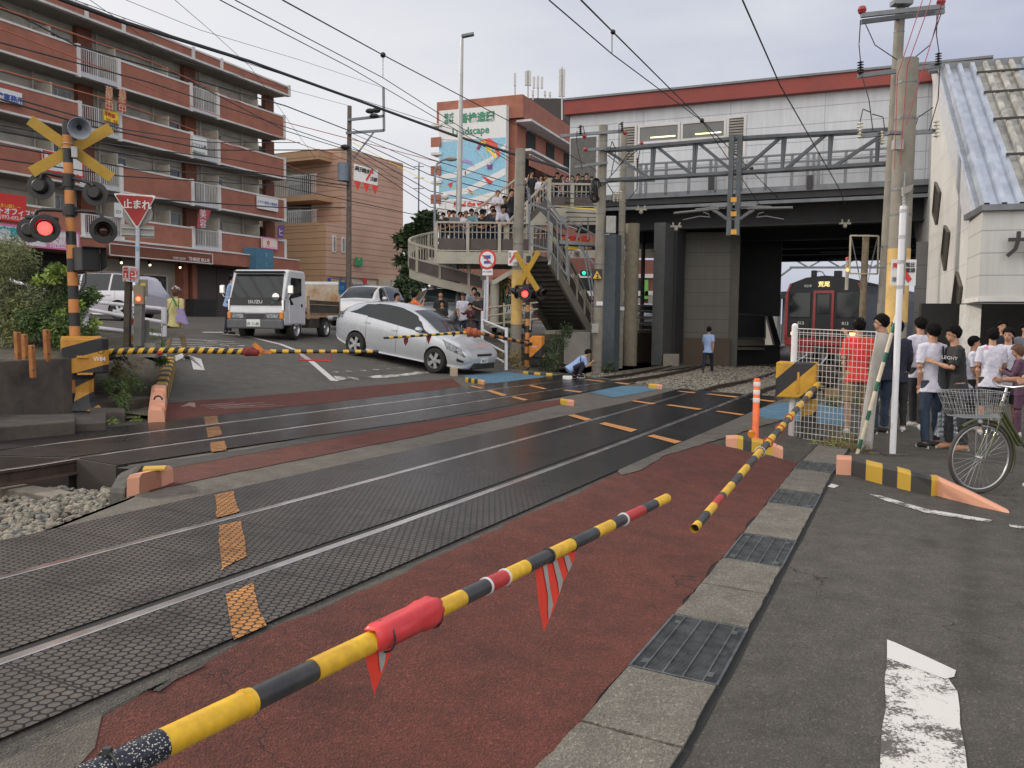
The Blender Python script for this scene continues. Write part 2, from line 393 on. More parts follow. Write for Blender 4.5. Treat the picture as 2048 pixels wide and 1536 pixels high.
drape('asphalt_patch',[(100,1478),(300,1385),(410,1330),(402,1340),(290,1388),(205,1432),(190,1500),(60,1640),(-60,1640),(-60,1560)],M_TAN,.009,.02)
drape('asphalt_patch',[(270,1398),(330,1368),(415,1328),(408,1338),(350,1366),(320,1388),(290,1386)],M_ASPHD,.012,.015)
drape('asphalt_patch',[(1239,940),(1360,884),(1481,831),(1560,800),(1620,812),(1560,842),(1480,868),(1400,893),(1330,912),(1280,943),(1243,952)],M_TAN,.012,.03)
drape('red_pavement',[(308,938),(520,902),(700,866),(860,842),(960,830),(1070,806),(1120,800),(1126,808),(1010,835),(800,880),(560,928),(330,976),(300,985)],M_RED,.008,.02)
drape('asphalt_patch',[(232,938),(500,899),(700,858),(900,834),(1010,812),(1085,800),(1075,806),(960,829),(840,846),(700,872),(520,906),(310,944)],M_ASPHD,.010,.03)
drape('red_pavement',[(328,842),(600,812),(800,789),(925,773),(905,757),(700,776),(480,796),(336,806)],M_RED,.006,.015)
drape('blue_pavement',[(922,752),(1010,744),(1120,758),(1068,764),(975,767)],M_BLUE,.007)
drape('blue_pavement',[(1178,785),(1240,772),(1310,774),(1315,780),(1228,796)],M_BLUE,.007,.01)
drape('blue_pavement',[(1498,826),(1560,807),(1700,814),(1690,852),(1530,838)],M_BLUE,.013,.01)
RB=[(-12,3.44),(0,3.45),(2,3.45),(5,3.48),(9,3.60),(14.57,3.83),(18,4.02),(26,4.6),(35,5.45),(50,7.3),(75,11.8),(110,20)]
RA=[(s,n+1.12)for s,n in RB]
RD=[(-12,8.1),(0,7.98),(5.2,7.80),(10.4,7.56),(16,7.56),(19.6,7.60),(24,8.25),(30,9.0),(40,10.6),(60,14.8),(110,29)]
RC=[(-12,9.2),(0,9.08),(5.2,8.87),(12,8.62),(19.6,8.52),(24,9.2),(30,10.05),(40,11.7),(60,15.9),(110,30.1)]
def rz(s,n):
 far=n>6.6
 if s<(5.0 if far else 3.2)and far:return.18-.02
 a=interp([(17,0),(19.5,-.02),(24,-.15),(30,-.24),(45,-.34),(110,-.4)],s)
 return(.18 if far else.17)+a
def railband(a0,a1,s0,s1,m,dz=.014,e0=0,e1=0):
 k=40;rows=[]
 for i in range(k+1):
  rows.append([])
  for tab,off,ee in((a0[0],a0[1],0),(a1[0],a1[1],1)):
   s=lerp(s0+(e0 if ee else 0),s1+(e1 if ee else 0),i/k);n=interp(tab,s)+off
   rows[-1].append(W(s,n,(.17 if n<6.6 else.18)+dz))
 mb=MB().grid(rows);o=mb.obj('rubber_panel',m)
 uv=o.data.uv_layers.new(name='uv')
 for l in o.data.loops:c=o.data.vertices[l.vertex_index].co;uv.data[l.index].uv=(c.dot(SV),c.dot(NV))
 return struct(o)
HW=.033
EN=[(-12,2.74),(1.8,2.82),(4,2.88),(9.7,3.03),(13,3.11),(17,3.2)]
EF=[(-12,5.30),(3,5.34),(9.8,5.40),(14,5.37),(17.6,5.55)]
FN=[(4.6,7.12),(7,7.0),(10,6.42+.3),(13.8,6.78),(18.2,6.85)]
FF=[(4.7,9.66),(7.8,9.56),(13,9.42),(20.5,9.55)]
railband((EN,0),(RB,-HW),-12,17.0,M_HEX,.014,0,.1)
railband((RB,HW+.07),(RA,-HW-.005),-12,17.15,M_HEX,.014,0,.3)
railband((RA,HW+.005),(EF,0),-12,17.5,M_HEX,.014,0,.3)
railband((FN,0),(RD,-HW-.005),5.28,18.6,M_HEXF,.014,.05,.5)
railband((RD,HW+.06),(RC,-HW),5.33,19.2,M_HEXF,.014,-.42,.5)
railband((RC,HW+.005),(FF,0),1.0,19.9,M_HEXF,.014,0,.5)
for pts in([(5.30,7.87),(4.89,8.85)],[(5.26,7.10),(5.31,7.76)]):
 mb=MB();a,b_=pts;mb.add([W(*a,.188),W(*b_,.188),W(*b_,-.3),W(*a,-.3),W(a[0]+.5,a[1],.188),W(b_[0]+.5,b_[1],.188),W(b_[0]+.5,b_[1],-.3),W(a[0]+.5,a[1],-.3)],[(0,1,2,3),(0,4,5,1),(0,3,7,4),(1,5,6,2)]);struct(mb.obj('panel_end',mat('rubber_end',(.045,.036,.032),.8)))
M_RAIL=mat('rail_steel',(.66,.62,.58),.26,1.,var=.15,scale=3)
M_RAILS=mat('rail_rust',(.06,.037,.027),.75,.2,var=.3,scale=9,bump=.2)
def rail(name,tab,s0,s1,label):
 prof=[(-.065,-.15),(.065,-.15),(.065,-.14),(.012,-.12),(.012,-.04),(.033,-.03),(.033,-.003),(.026,.0),(-.026,.0),(-.033,-.003),(-.033,-.03),(-.012,-.04),(-.012,-.12),(-.065,-.14)]
 k=int((s1-s0)/.8)+1;rows=[];mb=MB()
 for i in range(k+1):
  s=lerp(s0,s1,i/k);n=interp(tab,s);n2=interp(tab,s+.3);z=rz(s,n)+.019
  d=(W(.3,n2-n,0)).normalized();side=Vector((-d.y,d.x,0));c=W(s,n,z)
  rows.append([c+side*a+Vector((0,0,b_))for a,b_ in prof+prof[:1]])
 mb.grid(rows);L=len(prof);mb.m=[1 if 5<=(i%L)<=8 else 0 for i in range(len(mb.f))]
 o=mb.obj('rail',[M_RAILS,M_RAIL],smooth=False)
 tag(o,label,'rail','rails of the two tracks');return o
rail('rail',RB,-12,110,'nearest steel rail, bright top beside a wide dark groove')
rail('rail',RA,-12,110,'second steel rail from the camera, far rail of the near track')
rail('rail',RD,-3,110,'third steel rail, near rail of the far track, brown side showing at the left')
rail('rail',RC,-3,110,'farthest steel rail, shining white along the far track')
for tab,o0,o1,a,b_ in((RB,HW,HW+.07,-12,17.1),(RD,HW,HW+.06,5.33,18.8),(RA,-HW-.02,-HW,-12,17.2)):
 rows=[[W(s,interp(tab,s)+o0,zt(5)+.008 if o0!=HW or tab is RD else.176),W(s,interp(tab,s)+o1,.188 if tab is RD else.178)]for s in[lerp(a,b_,i/40)for i in range(41)]]
 struct(MB().grid(rows).obj('flange_groove',M_BLK))
for q in([(429,994),(468,985),(478,1028),(434,1040)],[(437,1056),(483,1045),(494,1118),(450,1140),(443,1148)],[(450,1195),(508,1170),(518,1225),(533,1258),(468,1287)],[(408,836),(433,834),(437,851),(411,855)],[(412,858),(438,854),(446,872),(416,878)],[(421,888),(449,884),(452,903),(424,907)]):
 drape('road_marking',q,M_HEXO,.0175,.008,step=.05)
for q in([(1135,833),(1148,831),(1184,841),(1171,844)],[(1198,850),(1210,847),(1275,862),(1262,867)],[(1294,875),(1307,872),(1364,886),(1350,890)],[(1262,804),(1270,803),(1312,809),(1303,811)],[(1330,812),(1340,811),(1406,820),(1396,822)],[(1430,825),(1438,824),(1490,831),(1481,833)],[(1354,784),(1360,783.5),(1393,787),(1386,788.5)],[(1411,790),(1418,789),(1478,795),(1470,797)],[(1500,800),(1507,799),(1552,804),(1545,806)],[(939,774),(946,773),(968,778),(960,779)],[(972,783),(983,782),(1015,792),(1004,794)],[(1022,796),(1030,795),(1056,801),(1048,803)],[(1057,773),(1064,772),(1095,779),(1087,780)],[(1125,782),(1133,781),(1166,785),(1158,787)],[(1168,761),(1175,760),(1212,764),(1205,765)],[(1228,767),(1235,766),(1262,769),(1255,771)]):
 drape('road_marking',q,M_ORG,.019)
FS=[n for n in(10.78,11.2,12.1,12.8,13.6,14.6,15.5,16.5,17.5,19,20.5,22,25,29,34,40,60,130)]
LB=lambda n:interp([(10.78,8.35),(12.2,10.0),(14.2,11.7),(15,12.4),(17,12.5),(19,12),(22,6),(30,-20),(130,-60)],n)
RBd=lambda n:interp([(10.78,20.9),(12.5,22.6),(14,23.6),(15,26),(16,60),(130,120)],n)
rows=[]
for n in FS:
 a,b_=LB(n),RBd(n);rows.append([W(lerp(a,b_,i/12),n)for i in range(13)])
struct(MB().grid(rows).obj('far_street',M_ASPHF))
def line(px,wd,m=M_WHT,dz=.005):
 pts=[G(*p)for p in px];L=[];Rr=[]
 for i,p in enumerate(pts):
  d=(pts[min(i+1,len(pts)-1)]-pts[max(i-1,0)]);d.z=0;d.normalize();s_=Vector((-d.y,d.x,0))*wd/2;L.append(p+s_);Rr.append(p-s_)
 return drape('road_marking',L+Rr[::-1],m,dz,px=False)
line([(470,669),(505,675),(545,685),(590,700),(625,725),(668,762)],.15)
line([(340,722),(372,708),(392,718),(398,740)],.22)
line([(262,664),(330,664),(452,665)],.30)
line([(296,678),(380,679),(470,684)],.08)
for i in range(5):
 y=684+i*4.6;x=330+i*9
 line([(x,y),(x+60,y+1.5),(x+95+10*(i%2),y+3.5)],.10,M_WHTW)
 line([(x+75,y-3),(x+120,y+4),(x+150,y+3)],.07,M_WHTW)
for x in(665,692,720,746,772,798,822):line([(x,744-(x-665)*.06),(x+12,744.5-(x-665)*.06)],.07,M_WHTW)
for q in([(668,752),(700,757),(672,763)],[(694,754),(715,756),(720,760),(700,758)],[(733,755),(755,751),(800,749),(845,743),(860,746),(810,752),(765,757)],[(825,742),(850,744),(857,748),(840,746)]):
 drape('road_marking',q,M_WHTW,.007,.02)
drape('road_marking',[(378,806),(390,806),(391,816),(378,813),(360,815)],mat('faded_paint',(.26,.17,.15),.8),.009)
for i in range(6):line([(402+9*i,812+(i%3)*3),(470+20*i,806+(i%3)*3)],.05,mat('faded_paint',(.26,.17,.15),.8),.009)
drape('road_marking',[(1774,1281),(1790,1287),(1850,1314),(1912,1343),(1908,1356),(1890,1360),(1830,1338),(1774,1318)],M_WHT,.006,.008)
drape('road_marking',[(1774,1312),(1834,1334),(1895,1356),(1915,1385),(1920,1450),(1930,1500),(1945,1600),(1757,1600),(1765,1450)],M_WHTW,.004,.008)
drape('road_marking',[(1738,989),(1760,992),(1850,1018),(1985,1041),(1978,1046),(1850,1026),(1770,1002)],M_WHTW,.005,.01)
drape('road_marking',[(2018,1050),(2080,1058),(2080,1066),(2020,1054)],M_WHTW,.005)
drape('road_marking',[(1655,974),(1663,968),(1678,972),(1668,977)],M_WHT,.005)
rows=[]
for n in(10.4,10.78,11.2,12.1,13.3,14.6,16.5,19,22,29,40,60,130):
 a,b_=(LB(max(n,10.78)),-45);rows.append([W(lerp(a,b_,i/14),n,zt(n)-.02-(.25 if n<12 else.12)*min(1,i/2))for i in range(15)])
M_BANK=mat('bank_soil',(.10,.085,.06),.95,scale=5,col2=(.045,.042,.028),bump=.9,bscale=12)
struct(MB().grid(rows).obj('bank',M_BANK,smooth='all'))
rows=[]
for n in(10.78,11.2,12.1,12.8,13.6,14.6,15.5):
 a,b_=RBd(n),34;rows.append([W(lerp(a,b_,i/8),n,lerp(zt(n)-.01,-.1,min(1,i/2.)))for i in range(9)])
struct(MB().grid(rows).obj('bank',M_BANK,smooth='all'))
rows=[[W(20.9+i*1.9+(n-10.78)*.6,n,lerp(.16,-.1,min(1,i/2.))if n<10.9 else-.1)for n in(9.6,10.78,12.8)]for i in range(9)]
struct(MB().grid(rows).obj('bank',M_BANK,smooth='all'))
M_STONE=mat('ballast_stone',(.34,.29,.215),.9,scale=11,col2=(.09,.10,.10),fine=.25,fscale=120)
M_BALL=mat('ballast_bed',(.13,.115,.10),.95,scale=30,col2=(.05,.045,.04),bump=.8,bscale=30)
def rockset(n,seed,sub=1):
 out=[];rnd=random.Random(seed)
 for i in range(n):
  bm=bmesh.new();bmesh.ops.create_icosphere(bm,subdivisions=sub,radius=1)
  sx,sy,sz=rnd.uniform(.75,1.25),rnd.uniform(.6,1),rnd.uniform(.45,.75)
  for v in bm.verts:
   k=1+.28*mnoise.noise(v.co*1.3+Vector((i*7.3,0,0)))+rnd.uniform(-.10,.10);v.co=Vector((v.co.x*sx,v.co.y*sy,v.co.z*sz))*k
  out.append(([v.co.copy()for v in bm.verts],[tuple(x.index for x in f.verts)for f in bm.faces]));bm.free()
 return out
def scatter_rocks(mb,rocks,pts,r0,r1,rnd):
 for p in pts:
  vs,fs=rnd.choice(rocks);q=Matrix.Rotation(rnd.uniform(0,6.28),3,'Z')@Matrix.Rotation(rnd.uniform(-.5,.5),3,'X');r=rnd.uniform(r0,r1)
  mb.add([q@(v*r)+p for v in vs],fs)
def inpoly(x,y,poly):
 c=False
 for(x0,y0),(x1,y1)in zip(poly,poly[1:]+poly[:1]):
  if(y0>y)!=(y1>y)and x<(x1-x0)*(y-y0)/(y1-y0)+x0:c=not c
 return c
rnd=random.Random(5)
rk=rockset(10,3,1)
mb=MB();rows=[[W(s,n,-.07-(.10 if n>7.2 else 0)+.03*mnoise.noise(Vector((s,n,0))))for n in(5.3,5.8,6.3,6.8,7.2,7.6,8.3,9.1,9.8)]for s in[-14+i*.7 for i in range(28)]]
mb.grid(rows);b1=struct(mb.obj('ballast_bed',M_BALL,smooth='all'))
pts=[]
for i in range(9000):
 s,n=rnd.uniform(-1.5,5.3),rnd.uniform(5.2,7.75)
 if s>3.35+(n-5.36)*1.3 and n<6.7:continue
 if n>6.6 and s>5.15:continue
 z=-.02+.09*max(0,1-abs(n-5.4)/.8)*(1 if s<3.7 else.3)-(.06 if n>7.1 else 0)+rnd.uniform(-.02,.03)
 pts.append(W(s,n,z))
mb=MB();scatter_rocks(mb,rk,pts,.028,.05,rnd)
o=mb.obj('ballast',M_STONE);tag(o,'grey and tan crushed stones between the tracks at the left','ballast',kind='stuff')
drape('crossing_lip',[(0,1092),(156,1050),(300,1015),(305,975),(270,985),(215,1012),(165,1040),(120,1062),(0,1096)],M_TAN,.0,zf=lambda c:.165)
def bz(s,n):return rz(s,n if n>6.6 else 4)-.13
mb=MB();rows=[]
for i in range(50):
 s=16.9+i*1.9
 rows.append([W(s,n+.035*max(0,s-20)**1.12,bz(s,n)+(.0 if 3.2<n<9.4 else-.10))for n in(-1.5,1,2.6,3.4,4.9,5.5,6.2,7.0,7.6,8.7,9.4,10.6,11.6)])
mb.grid(rows);struct(mb.obj('ballast_bed',M_BALL,smooth='all'))
pts=[]
for i in range(15000):
 s=16.9+18*rnd.random()**1.3;n0=rnd.uniform(1.0,10.9);n=n0+.035*max(0,s-20)**1.12
 e=interp([(1,16.9),(3.2,17.1),(5.2,17.6),(6,17.9),(7,18.7),(8.3,20.1),(10.9,21)],n0)
 if s<e:continue
 if n0<2.6 and s<18.5:continue
 pts.append(W(s,n,bz(s,n0)+rnd.uniform(-.01,.045)+(.04 if 5.4<n0<7.4 else 0)))
mb=MB();scatter_rocks(mb,rockset(6,9,1),pts,.03,.055,rnd)
o=mb.obj('ballast',M_STONE);tag(o,'brown-grey crushed stones around the tracks beyond the crossing','ballast',kind='stuff')
M_SLP=mat('sleeper_concrete',(.20,.175,.14),.9,col2=(.12,.10,.08),scale=9)
for i in range(26):
 s=18.2+i*.62
 for tab,off in((RB,.56),(RD,.5)):
  if tab is RD and s<20.3:continue
  n=interp(tab,s)+off;d=W(.3,interp(tab,s+.3)-interp(tab,s),0).normalized();q=Matrix(((d.x,-d.y,0),(d.y,d.x,0),(0,0,1)))
  o=MB().box(W(s,n,rz(s,n)-.145),(.22,1.95,.12),q).obj('sleeper',M_SLP,bevel=.01)
  tag(o,'weathered concrete sleeper under the %s track beyond the crossing'%('near' if tab is RB else 'far'),'sleeper','sleepers beyond the crossing, %s track'%('near' if tab is RB else 'far'))
for s in(4.75,4.1,3.45):
 o=MB().box(W(s,7.75,-.06),(.24,1.5,.12),Matrix(((SV.x,NV.x,0),(SV.y,NV.y,0),(0,0,1)))).obj('sleeper',M_SLP,bevel=.01)
 tag(o,'sleeper end showing between the stones beside the third rail at the left','sleeper','sleeper ends left of the crossing')
DL=[(2.0,1.28),(3.29,1.33),(4.45,1.39),(5.7,1.46),(7.7,1.59),(10.29,1.73),(12,1.83)]
DR=[(2.0,.88),(3.24,.92),(4.5,.95),(5.7,1.03),(7.7,1.18),(10.34,1.34),(12,1.45)]
def G_(px,py):return SN(G(px,py))
yl=[G_(1253,1335)[0],G_(1348,1232)[0],G_(1443,1119)[0],G_(1482,1068)[0],G_(1533,1007)[0],G_(1556.6,980)[0],G_(1586,939)[0],G_(1607,923)[0]]
def DLn(s):return interp(DL,s)
def DRn(s):return interp(DR,s)
DLn=lambda s:interp([(G_(1204,1400)[0],G_(1204,1400)[1]),(yl[0],G_(1253,1335)[1]),(yl[2],G_(1443,1119)[1]),(yl[4],G_(1533,1007)[1]),(yl[6],G_(1586,939)[1]),(12.5,1.8)],s)
DRn=lambda s:interp([(G_(1373,1500)[0],G_(1373,1500)[1]),(G_(1439,1374.6)[0],G_(1439,1374.6)[1]),(G_(1568,1136)[0],G_(1568,1136)[1]),(G_(1631,1017)[0],G_(1631,1017)[1]),(G_(1668,944)[0],G_(1668,944)[1]),(12.5,1.42)],s)
M_GRATE=mat('grate_steel',(.16,.17,.175),.5,.7,var=.25,scale=9)
drape('drain_channel',[tuple(W(s,DLn(s)+.02))for s in(1.0,3,5,7,9,11.6)]+[tuple(W(s,DRn(s)-.02))for s in(11.6,9,7,5,3,1.0)],M_BLK,.003,px=False,jit=.006)
names=['nearest','second','third','farthest']
segs=[]
for k in range(4):segs.append(('g',yl[2*k],yl[2*k+1],k))
edges=[1.2]+[v for k in range(4)for v in(yl[2*k],yl[2*k+1])]+[11.6]
for a,b_ in[(edges[i],edges[i+1])for i in range(0,len(edges),2)]:
 n=max(1,round((b_-a)/.62))
 for j in range(n):segs.append(('c',lerp(a,b_,j/n),lerp(a,b_,(j+1)/n),0))
ci=0
for kind,a,b_,k in segs:
 if b_<.9:continue
 g=.008;c=[W(a+g,DLn(a)-.012),W(b_-g,DLn(b_)-.012),W(b_-g,DRn(b_)+.012),W(a+g,DRn(a)+.012)]
 if kind=='c':
  mb=MB();dz=rnd.uniform(0,.006)
  out=[]
  for p,q in zip(c,c[1:]+c[:1]):
   for i in range(7):
    w_=p.lerp(q,i/7);out.append(w_+(Vector((rnd.uniform(-.006,.006),rnd.uniform(-.006,.006),0))if i else Vector()))
  mb.prism([p+Vector((0,0,-.05))for p in out],(0,0,.062+dz));o=mb.obj('drain_cover',M_CONC)
  tag(o,'speckled concrete slab covering the roadside drain between the steel grates','drain cover','concrete slabs over the drain')
 else:
  o=thing('drain_grate','steel mesh drain grate, %s of the four along the gutter'%names[k],'grate',c[0],group='steel grates in the gutter')
  fr=MB()
  for p,q in zip(c,c[1:]+c[:1]):fr.bar(p+Vector((0,0,.006)),q+Vector((0,0,.006)),.012,.014)
  fr.obj('frame',M_GRATE,o)
  gb=MB();u,v=c[1]-c[0],c[3]-c[0]
  for t_ in(.16,.385,.61,.84):gb.bar(c[0]+v*t_+Vector((0,0,.008)),c[1]+(c[2]-c[1])*t_+Vector((0,0,.008)),.007,.008)
  n=int(v.length/.0145*1.0);m_=int(u.length/.0145)
  for i in range(1,m_):
   p=c[0].lerp(c[1],i/m_);q=c[3].lerp(c[2],i/m_);gb.bar(p,q,.0042,.014)
  for sx in(.12,.88):
   for sy in(.12,.88):
    p=c[0].lerp(c[1],sx).lerp(c[3].lerp(c[2],sx),sy);gb.box(p+Vector((0,0,.006)),(.05,.03,.012),Matrix.Rotation(math.atan2(u.y,u.x),3,'Z'))
  gb.obj('grating',M_GRATE,o)
M_KY=paint('kerb_yellow',(.50,.31,.035),(.10,.09,.06),.34,16)
M_KB=paint('kerb_black',(.035,.034,.033),(.15,.14,.12),.30,14)
M_KO=paint('kerb_pink',(.60,.29,.19),(.30,.22,.16),.36,18)
def kerb(label,base,hts,width,cols,top=.7,name='kerb_block',group=None,side=None):
 m=MB();order=[M_KY,M_KB,M_KO]
 for i in range(len(base)-1):
  a,b_=base[i],base[i+1];d=(b_-a);d.z=0;d.normalize();nrm=side or Vector((-d.y,d.x,0))
  ha,hb=hts[i],hts[i+1];m.mi=order.index(cols[i])
  ins=.03;up=Vector((0,0,1));dn=Vector((0,0,-.12))
  A=[a+dn,a+up*(ha-.03)+nrm*.015,a+up*ha+nrm*ins*1.6,a+up*ha+nrm*(width-ins*1.6),a+up*(ha-.03)+nrm*(width-.01),a+nrm*width+dn]
  B=[b_+dn,b_+up*(hb-.03)+nrm*.015,b_+up*hb+nrm*ins*1.6,b_+up*hb+nrm*(width-ins*1.6),b_+up*(hb-.03)+nrm*(width-.01),b_+nrm*width+dn]
  k=len(m.v);m.add(A+B,[(0,1,7,6),(1,2,8,7),(2,3,9,8),(3,4,10,9),(4,5,11,10),(5,4,3,2,1,0),(6,7,8,9,10,11)])
 o=m.obj(name,order);tag(o,label,'kerb',group);return o
Y_,K_,O_=M_KY,M_KB,M_KO
bp=[G(1674,951),G(1690,954),G(1702,956),G(1745,965),G(1764,969),G(1796,978),G(1823,984),G(1864,992),G(1876,990),G(1960,1010),G(2014,1026)]
bp=[G(1672,949),G(1702,951),G(1731,960),G(1764,969),G(1794,976),G(1821,983),G(1862,993),G(1874,992),G(1950,1012),G(2020,1028)]
kerb('long yellow and black kerb with a sloping pink end beside the bicycle wheel',bp,[.19,.19,.19,.19,.19,.185,.18,.175,.1,.015],.20,[O_,K_,Y_,K_,Y_,K_,Y_,O_,O_],side=Vector((.35,.94,0)).normalized())
bp=[G(1452,893),G(1474,897),G(1486,900),G(1503,904),G(1528,908),G(1545,912),G(1566,918)]
kerb('low striped kerb block with a round reflector beside the red paving',bp,[.12,.15,.15,.15,.15,.15,.13],.16,[O_,Y_,K_,Y_,Y_,O_],side=Vector((.2,.98,0)))
o=MB().cyl(G(1503,895)+Vector((0,.03,.15)),G(1503,895)+Vector((.02,.09,.16)),.04,.045,16).obj('reflector',mat('reflector_orange',(.75,.25,.03),.25,emit=.0));tag(o,'round orange reflector on the low yellow and black kerb','reflector')
def smallblock(pxs,h,cols,label,wd=.13,side=Vector((.2,.98,0)),grp=None):return kerb(label,[G(*p)for p in pxs],[h]*len(pxs),wd,cols,side=side,group=grp)
smallblock([(1120,809),(1134,811),(1147,813)],.10,[Y_,O_],'small yellow and pink kerb block at the far end of the middle red strip')
smallblock([(1297,777),(1313,778),(1324,779)],.10,[Y_,O_],'small kerb block where the ballast begins between the two tracks')
smallblock([(930,764),(936,765),(942,766),(948,767),(955,768),(961,769),(968,770)],.10,[Y_,K_,Y_,K_,Y_,O_],'striped kerb block in front of the silver hatchback front wheel')
smallblock([(1046,748),(1056,749),(1068,750),(1080,751),(1092,751.5),(1104,752)],.07,[Y_,K_,Y_,K_,Y_],'low striped kerb near the far crossing signal')
smallblock([(252,991),(277,988),(302,978)],.16,[O_,O_],'worn pink and yellow kerb block beside the stones between the tracks',.28,Vector((.3,.95,0)))
o=MB().box(G(282,985)+Vector((.03,.2,.165)),(.17,.16,.015),Matrix.Rotation(.3,3,'Z')).obj('paint_cap',M_KY,bpy.data.objects['kerb_block.006'])
MB().prism([G(250,988)+Vector((0,0,-.15)),G(232,978)+Vector((-.1,.1,-.2)),G(235,956)+Vector((-.1,.2,-.2)),G(280,950)+Vector((0,.1,-.1))],(0,0,.2)).obj('rubble_mound',M_ASPHD,bevel=.05);struct(bpy.data.objects['rubble_mound'])
lp=[(331,824),(333,806)]
pts=[G(331,842),G(332,826),G(334,808)]
LP2=[(331,845),(334,812),(336,806),(338,800),(339,794),(340.5,788),(342,782.5),(343,777),(344.5,772),(345.5,767),(346.5,762.5),(347.5,758),(348.5,754),(349.5,750),(350.5,746.5),(351.3,743),(352,740),(352.7,737)]
kerb('yellow and black striped kerb with two pink ends climbing beside the far road',[G(*p)for p in LP2],[.16,.33]+[.26]*(len(LP2)-2),.24,[O_]+([Y_,K_]*9)[:len(LP2)-2],side=Vector((-1,0,0)))
o=MB().prism([G(304,836),G(331,842),G(333,818),G(305,812)],(0,0,.22)).obj('kerb_stone',M_KO,bevel=.02);tag(o,'pink painted stone with a black lifting ring at the foot of the left kerb','kerb stone')
MB().torus(G(317,836)+Vector((0,0,.25)),Matrix.Rotation(R(90),3,'X'),.055,.012,16,6,0,math.pi).obj('lifting_ring',mat('dark_iron',(.05,.045,.04),.6,.6),o)
o=MB().prism([G(308,822),G(333,823),G(334,812),G(309,812)],(0,0,.33)).obj('kerb_stone',M_KO,bevel=.02);tag(o,'taller pink painted end stone of the striped left kerb','kerb stone')
o=MB().box(G(907,753)+Vector((0,.1,.1)),(.17,.17,.24),Matrix.Rotation(.3,3,'Z')).obj('wheel_stone',mat('stone_block',(.42,.33,.25),.9,bump=.3),bevel=.03);tag(o,'upright tan stone block against the silver hatchback front wheel','stone')
b_=G(1510,884);o=thing('delineator_post','orange and white flexible road post beside the striped machine','post',b_)
MB().lathe([(0,0),(.11,0),(.11,.03),(.05,.05),(.042,.06),(.04,.78),(.03,.80),(0,.80)],b_,n=16).obj('post',mat('delineator_orange',(.85,.16,.04),.45),o,smooth=True)
for z in(.50,.60,.70):MB().lathe([(.0415,z),(.043,z+.005),(.043,z+.05),(.0415,z+.055)],b_,n=16).obj('reflective_band',mat('reflect_white',(.72,.72,.70),.3),o,smooth=True)
class VP_:
 def __init__(s,o,a,off=0.):
  s.d=Vector((math.sin(R(a)),math.cos(R(a)),0));s.n=Vector((s.d.y,-s.d.x,0));s.n=s.n if s.n.dot(Vector((-o[0],-o[1],0)))>0 else-s.n;s.o=Vector((o[0],o[1],0))+s.n*off
  s.a=a
 def uz(s,px,py):
  r=ray(px,py);k=(s.o-CAMP).dot(s.n)/r.dot(s.n);q=CAMP+r*k;return(q-s.o).dot(s.d),q.z
 def u(s,px,py=500):return s.uz(px,py)[0]
 def at(s,u,z,off=0.):return Vector((s.o.x,s.o.y,z))+s.d*u+s.n*off
 def pp(s,px,py,off=0.):u,z=s.uz(px,py);return s.at(u,z,off)
 def slab(s,mb,u0,u1,z0,z1,o0,o1):
  vs=[s.at(u,z,o)for o in(o0,o1)for u,z in((u0,z0),(u1,z0),(u1,z1),(u0,z1))]
  return mb.add(vs,[(0,3,2,1),(4,5,6,7),(0,1,5,4),(1,2,6,5),(2,3,7,6),(3,0,4,7)])
M_BRN=mat('facade_terracotta',(.31,.118,.078),.75,scale=1.2,var=.12,fine=.08,fscale=30)
M_BRND=mat('facade_brown_dark',(.17,.06,.035),.75,scale=1.2)
M_CRM=mat('facade_cream',(.44,.41,.355),.8,scale=.8,var=.14,fine=.05,fscale=20)
M_WTRIM=mat('white_trim',(.60,.58,.57),.6,scale=1.,var=.1)
M_SOF=mat('soffit_grey',(.30,.28,.25),.85,scale=1.)
M_GLS=mat('window_glass',(.035,.045,.05),.08,spec=.8,var=.35,scale=.5)
M_GLS2=mat('window_glass_curtain',(.20,.215,.205),.2,spec=.6,var=.3,scale=2)
M_ALU=mat('aluminium',(.42,.42,.42),.45,.3,var=.08)
M_RAILG=mat('railing_grey',(.50,.51,.53),.5,.1,var=.06)
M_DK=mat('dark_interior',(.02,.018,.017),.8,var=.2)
AO=Vector((-23.55,39.5,0));FA=VP_(AO,23.4)
def fu(px,py):return FA.u(px,py)
UE=fu(571,400);U5=[fu(165,200),fu(240,200),fu(380,210),fu(437,220),UE]
ZT=[FA.uz(571,y)[1]for y in(233.5,317.5,399,480.6)];ZB=[FA.uz(571,y)[1]for y in(279,360,442,518.6)]
apt=thing('apartment_building','long terracotta and cream apartment block with white balcony posts and shops below','building',FA.at(UE,2.0))
UL=-16.;INN=-1.5
zr0,zr1=FA.uz(571,191)[1],FA.uz(571,184)[1]+.35
zg=1.3
mb=MB();FA.slab(mb,UL,UE-.9,zg-1,zr0+.2,INN-9,INN);mb.obj('wall',M_CRM,apt)
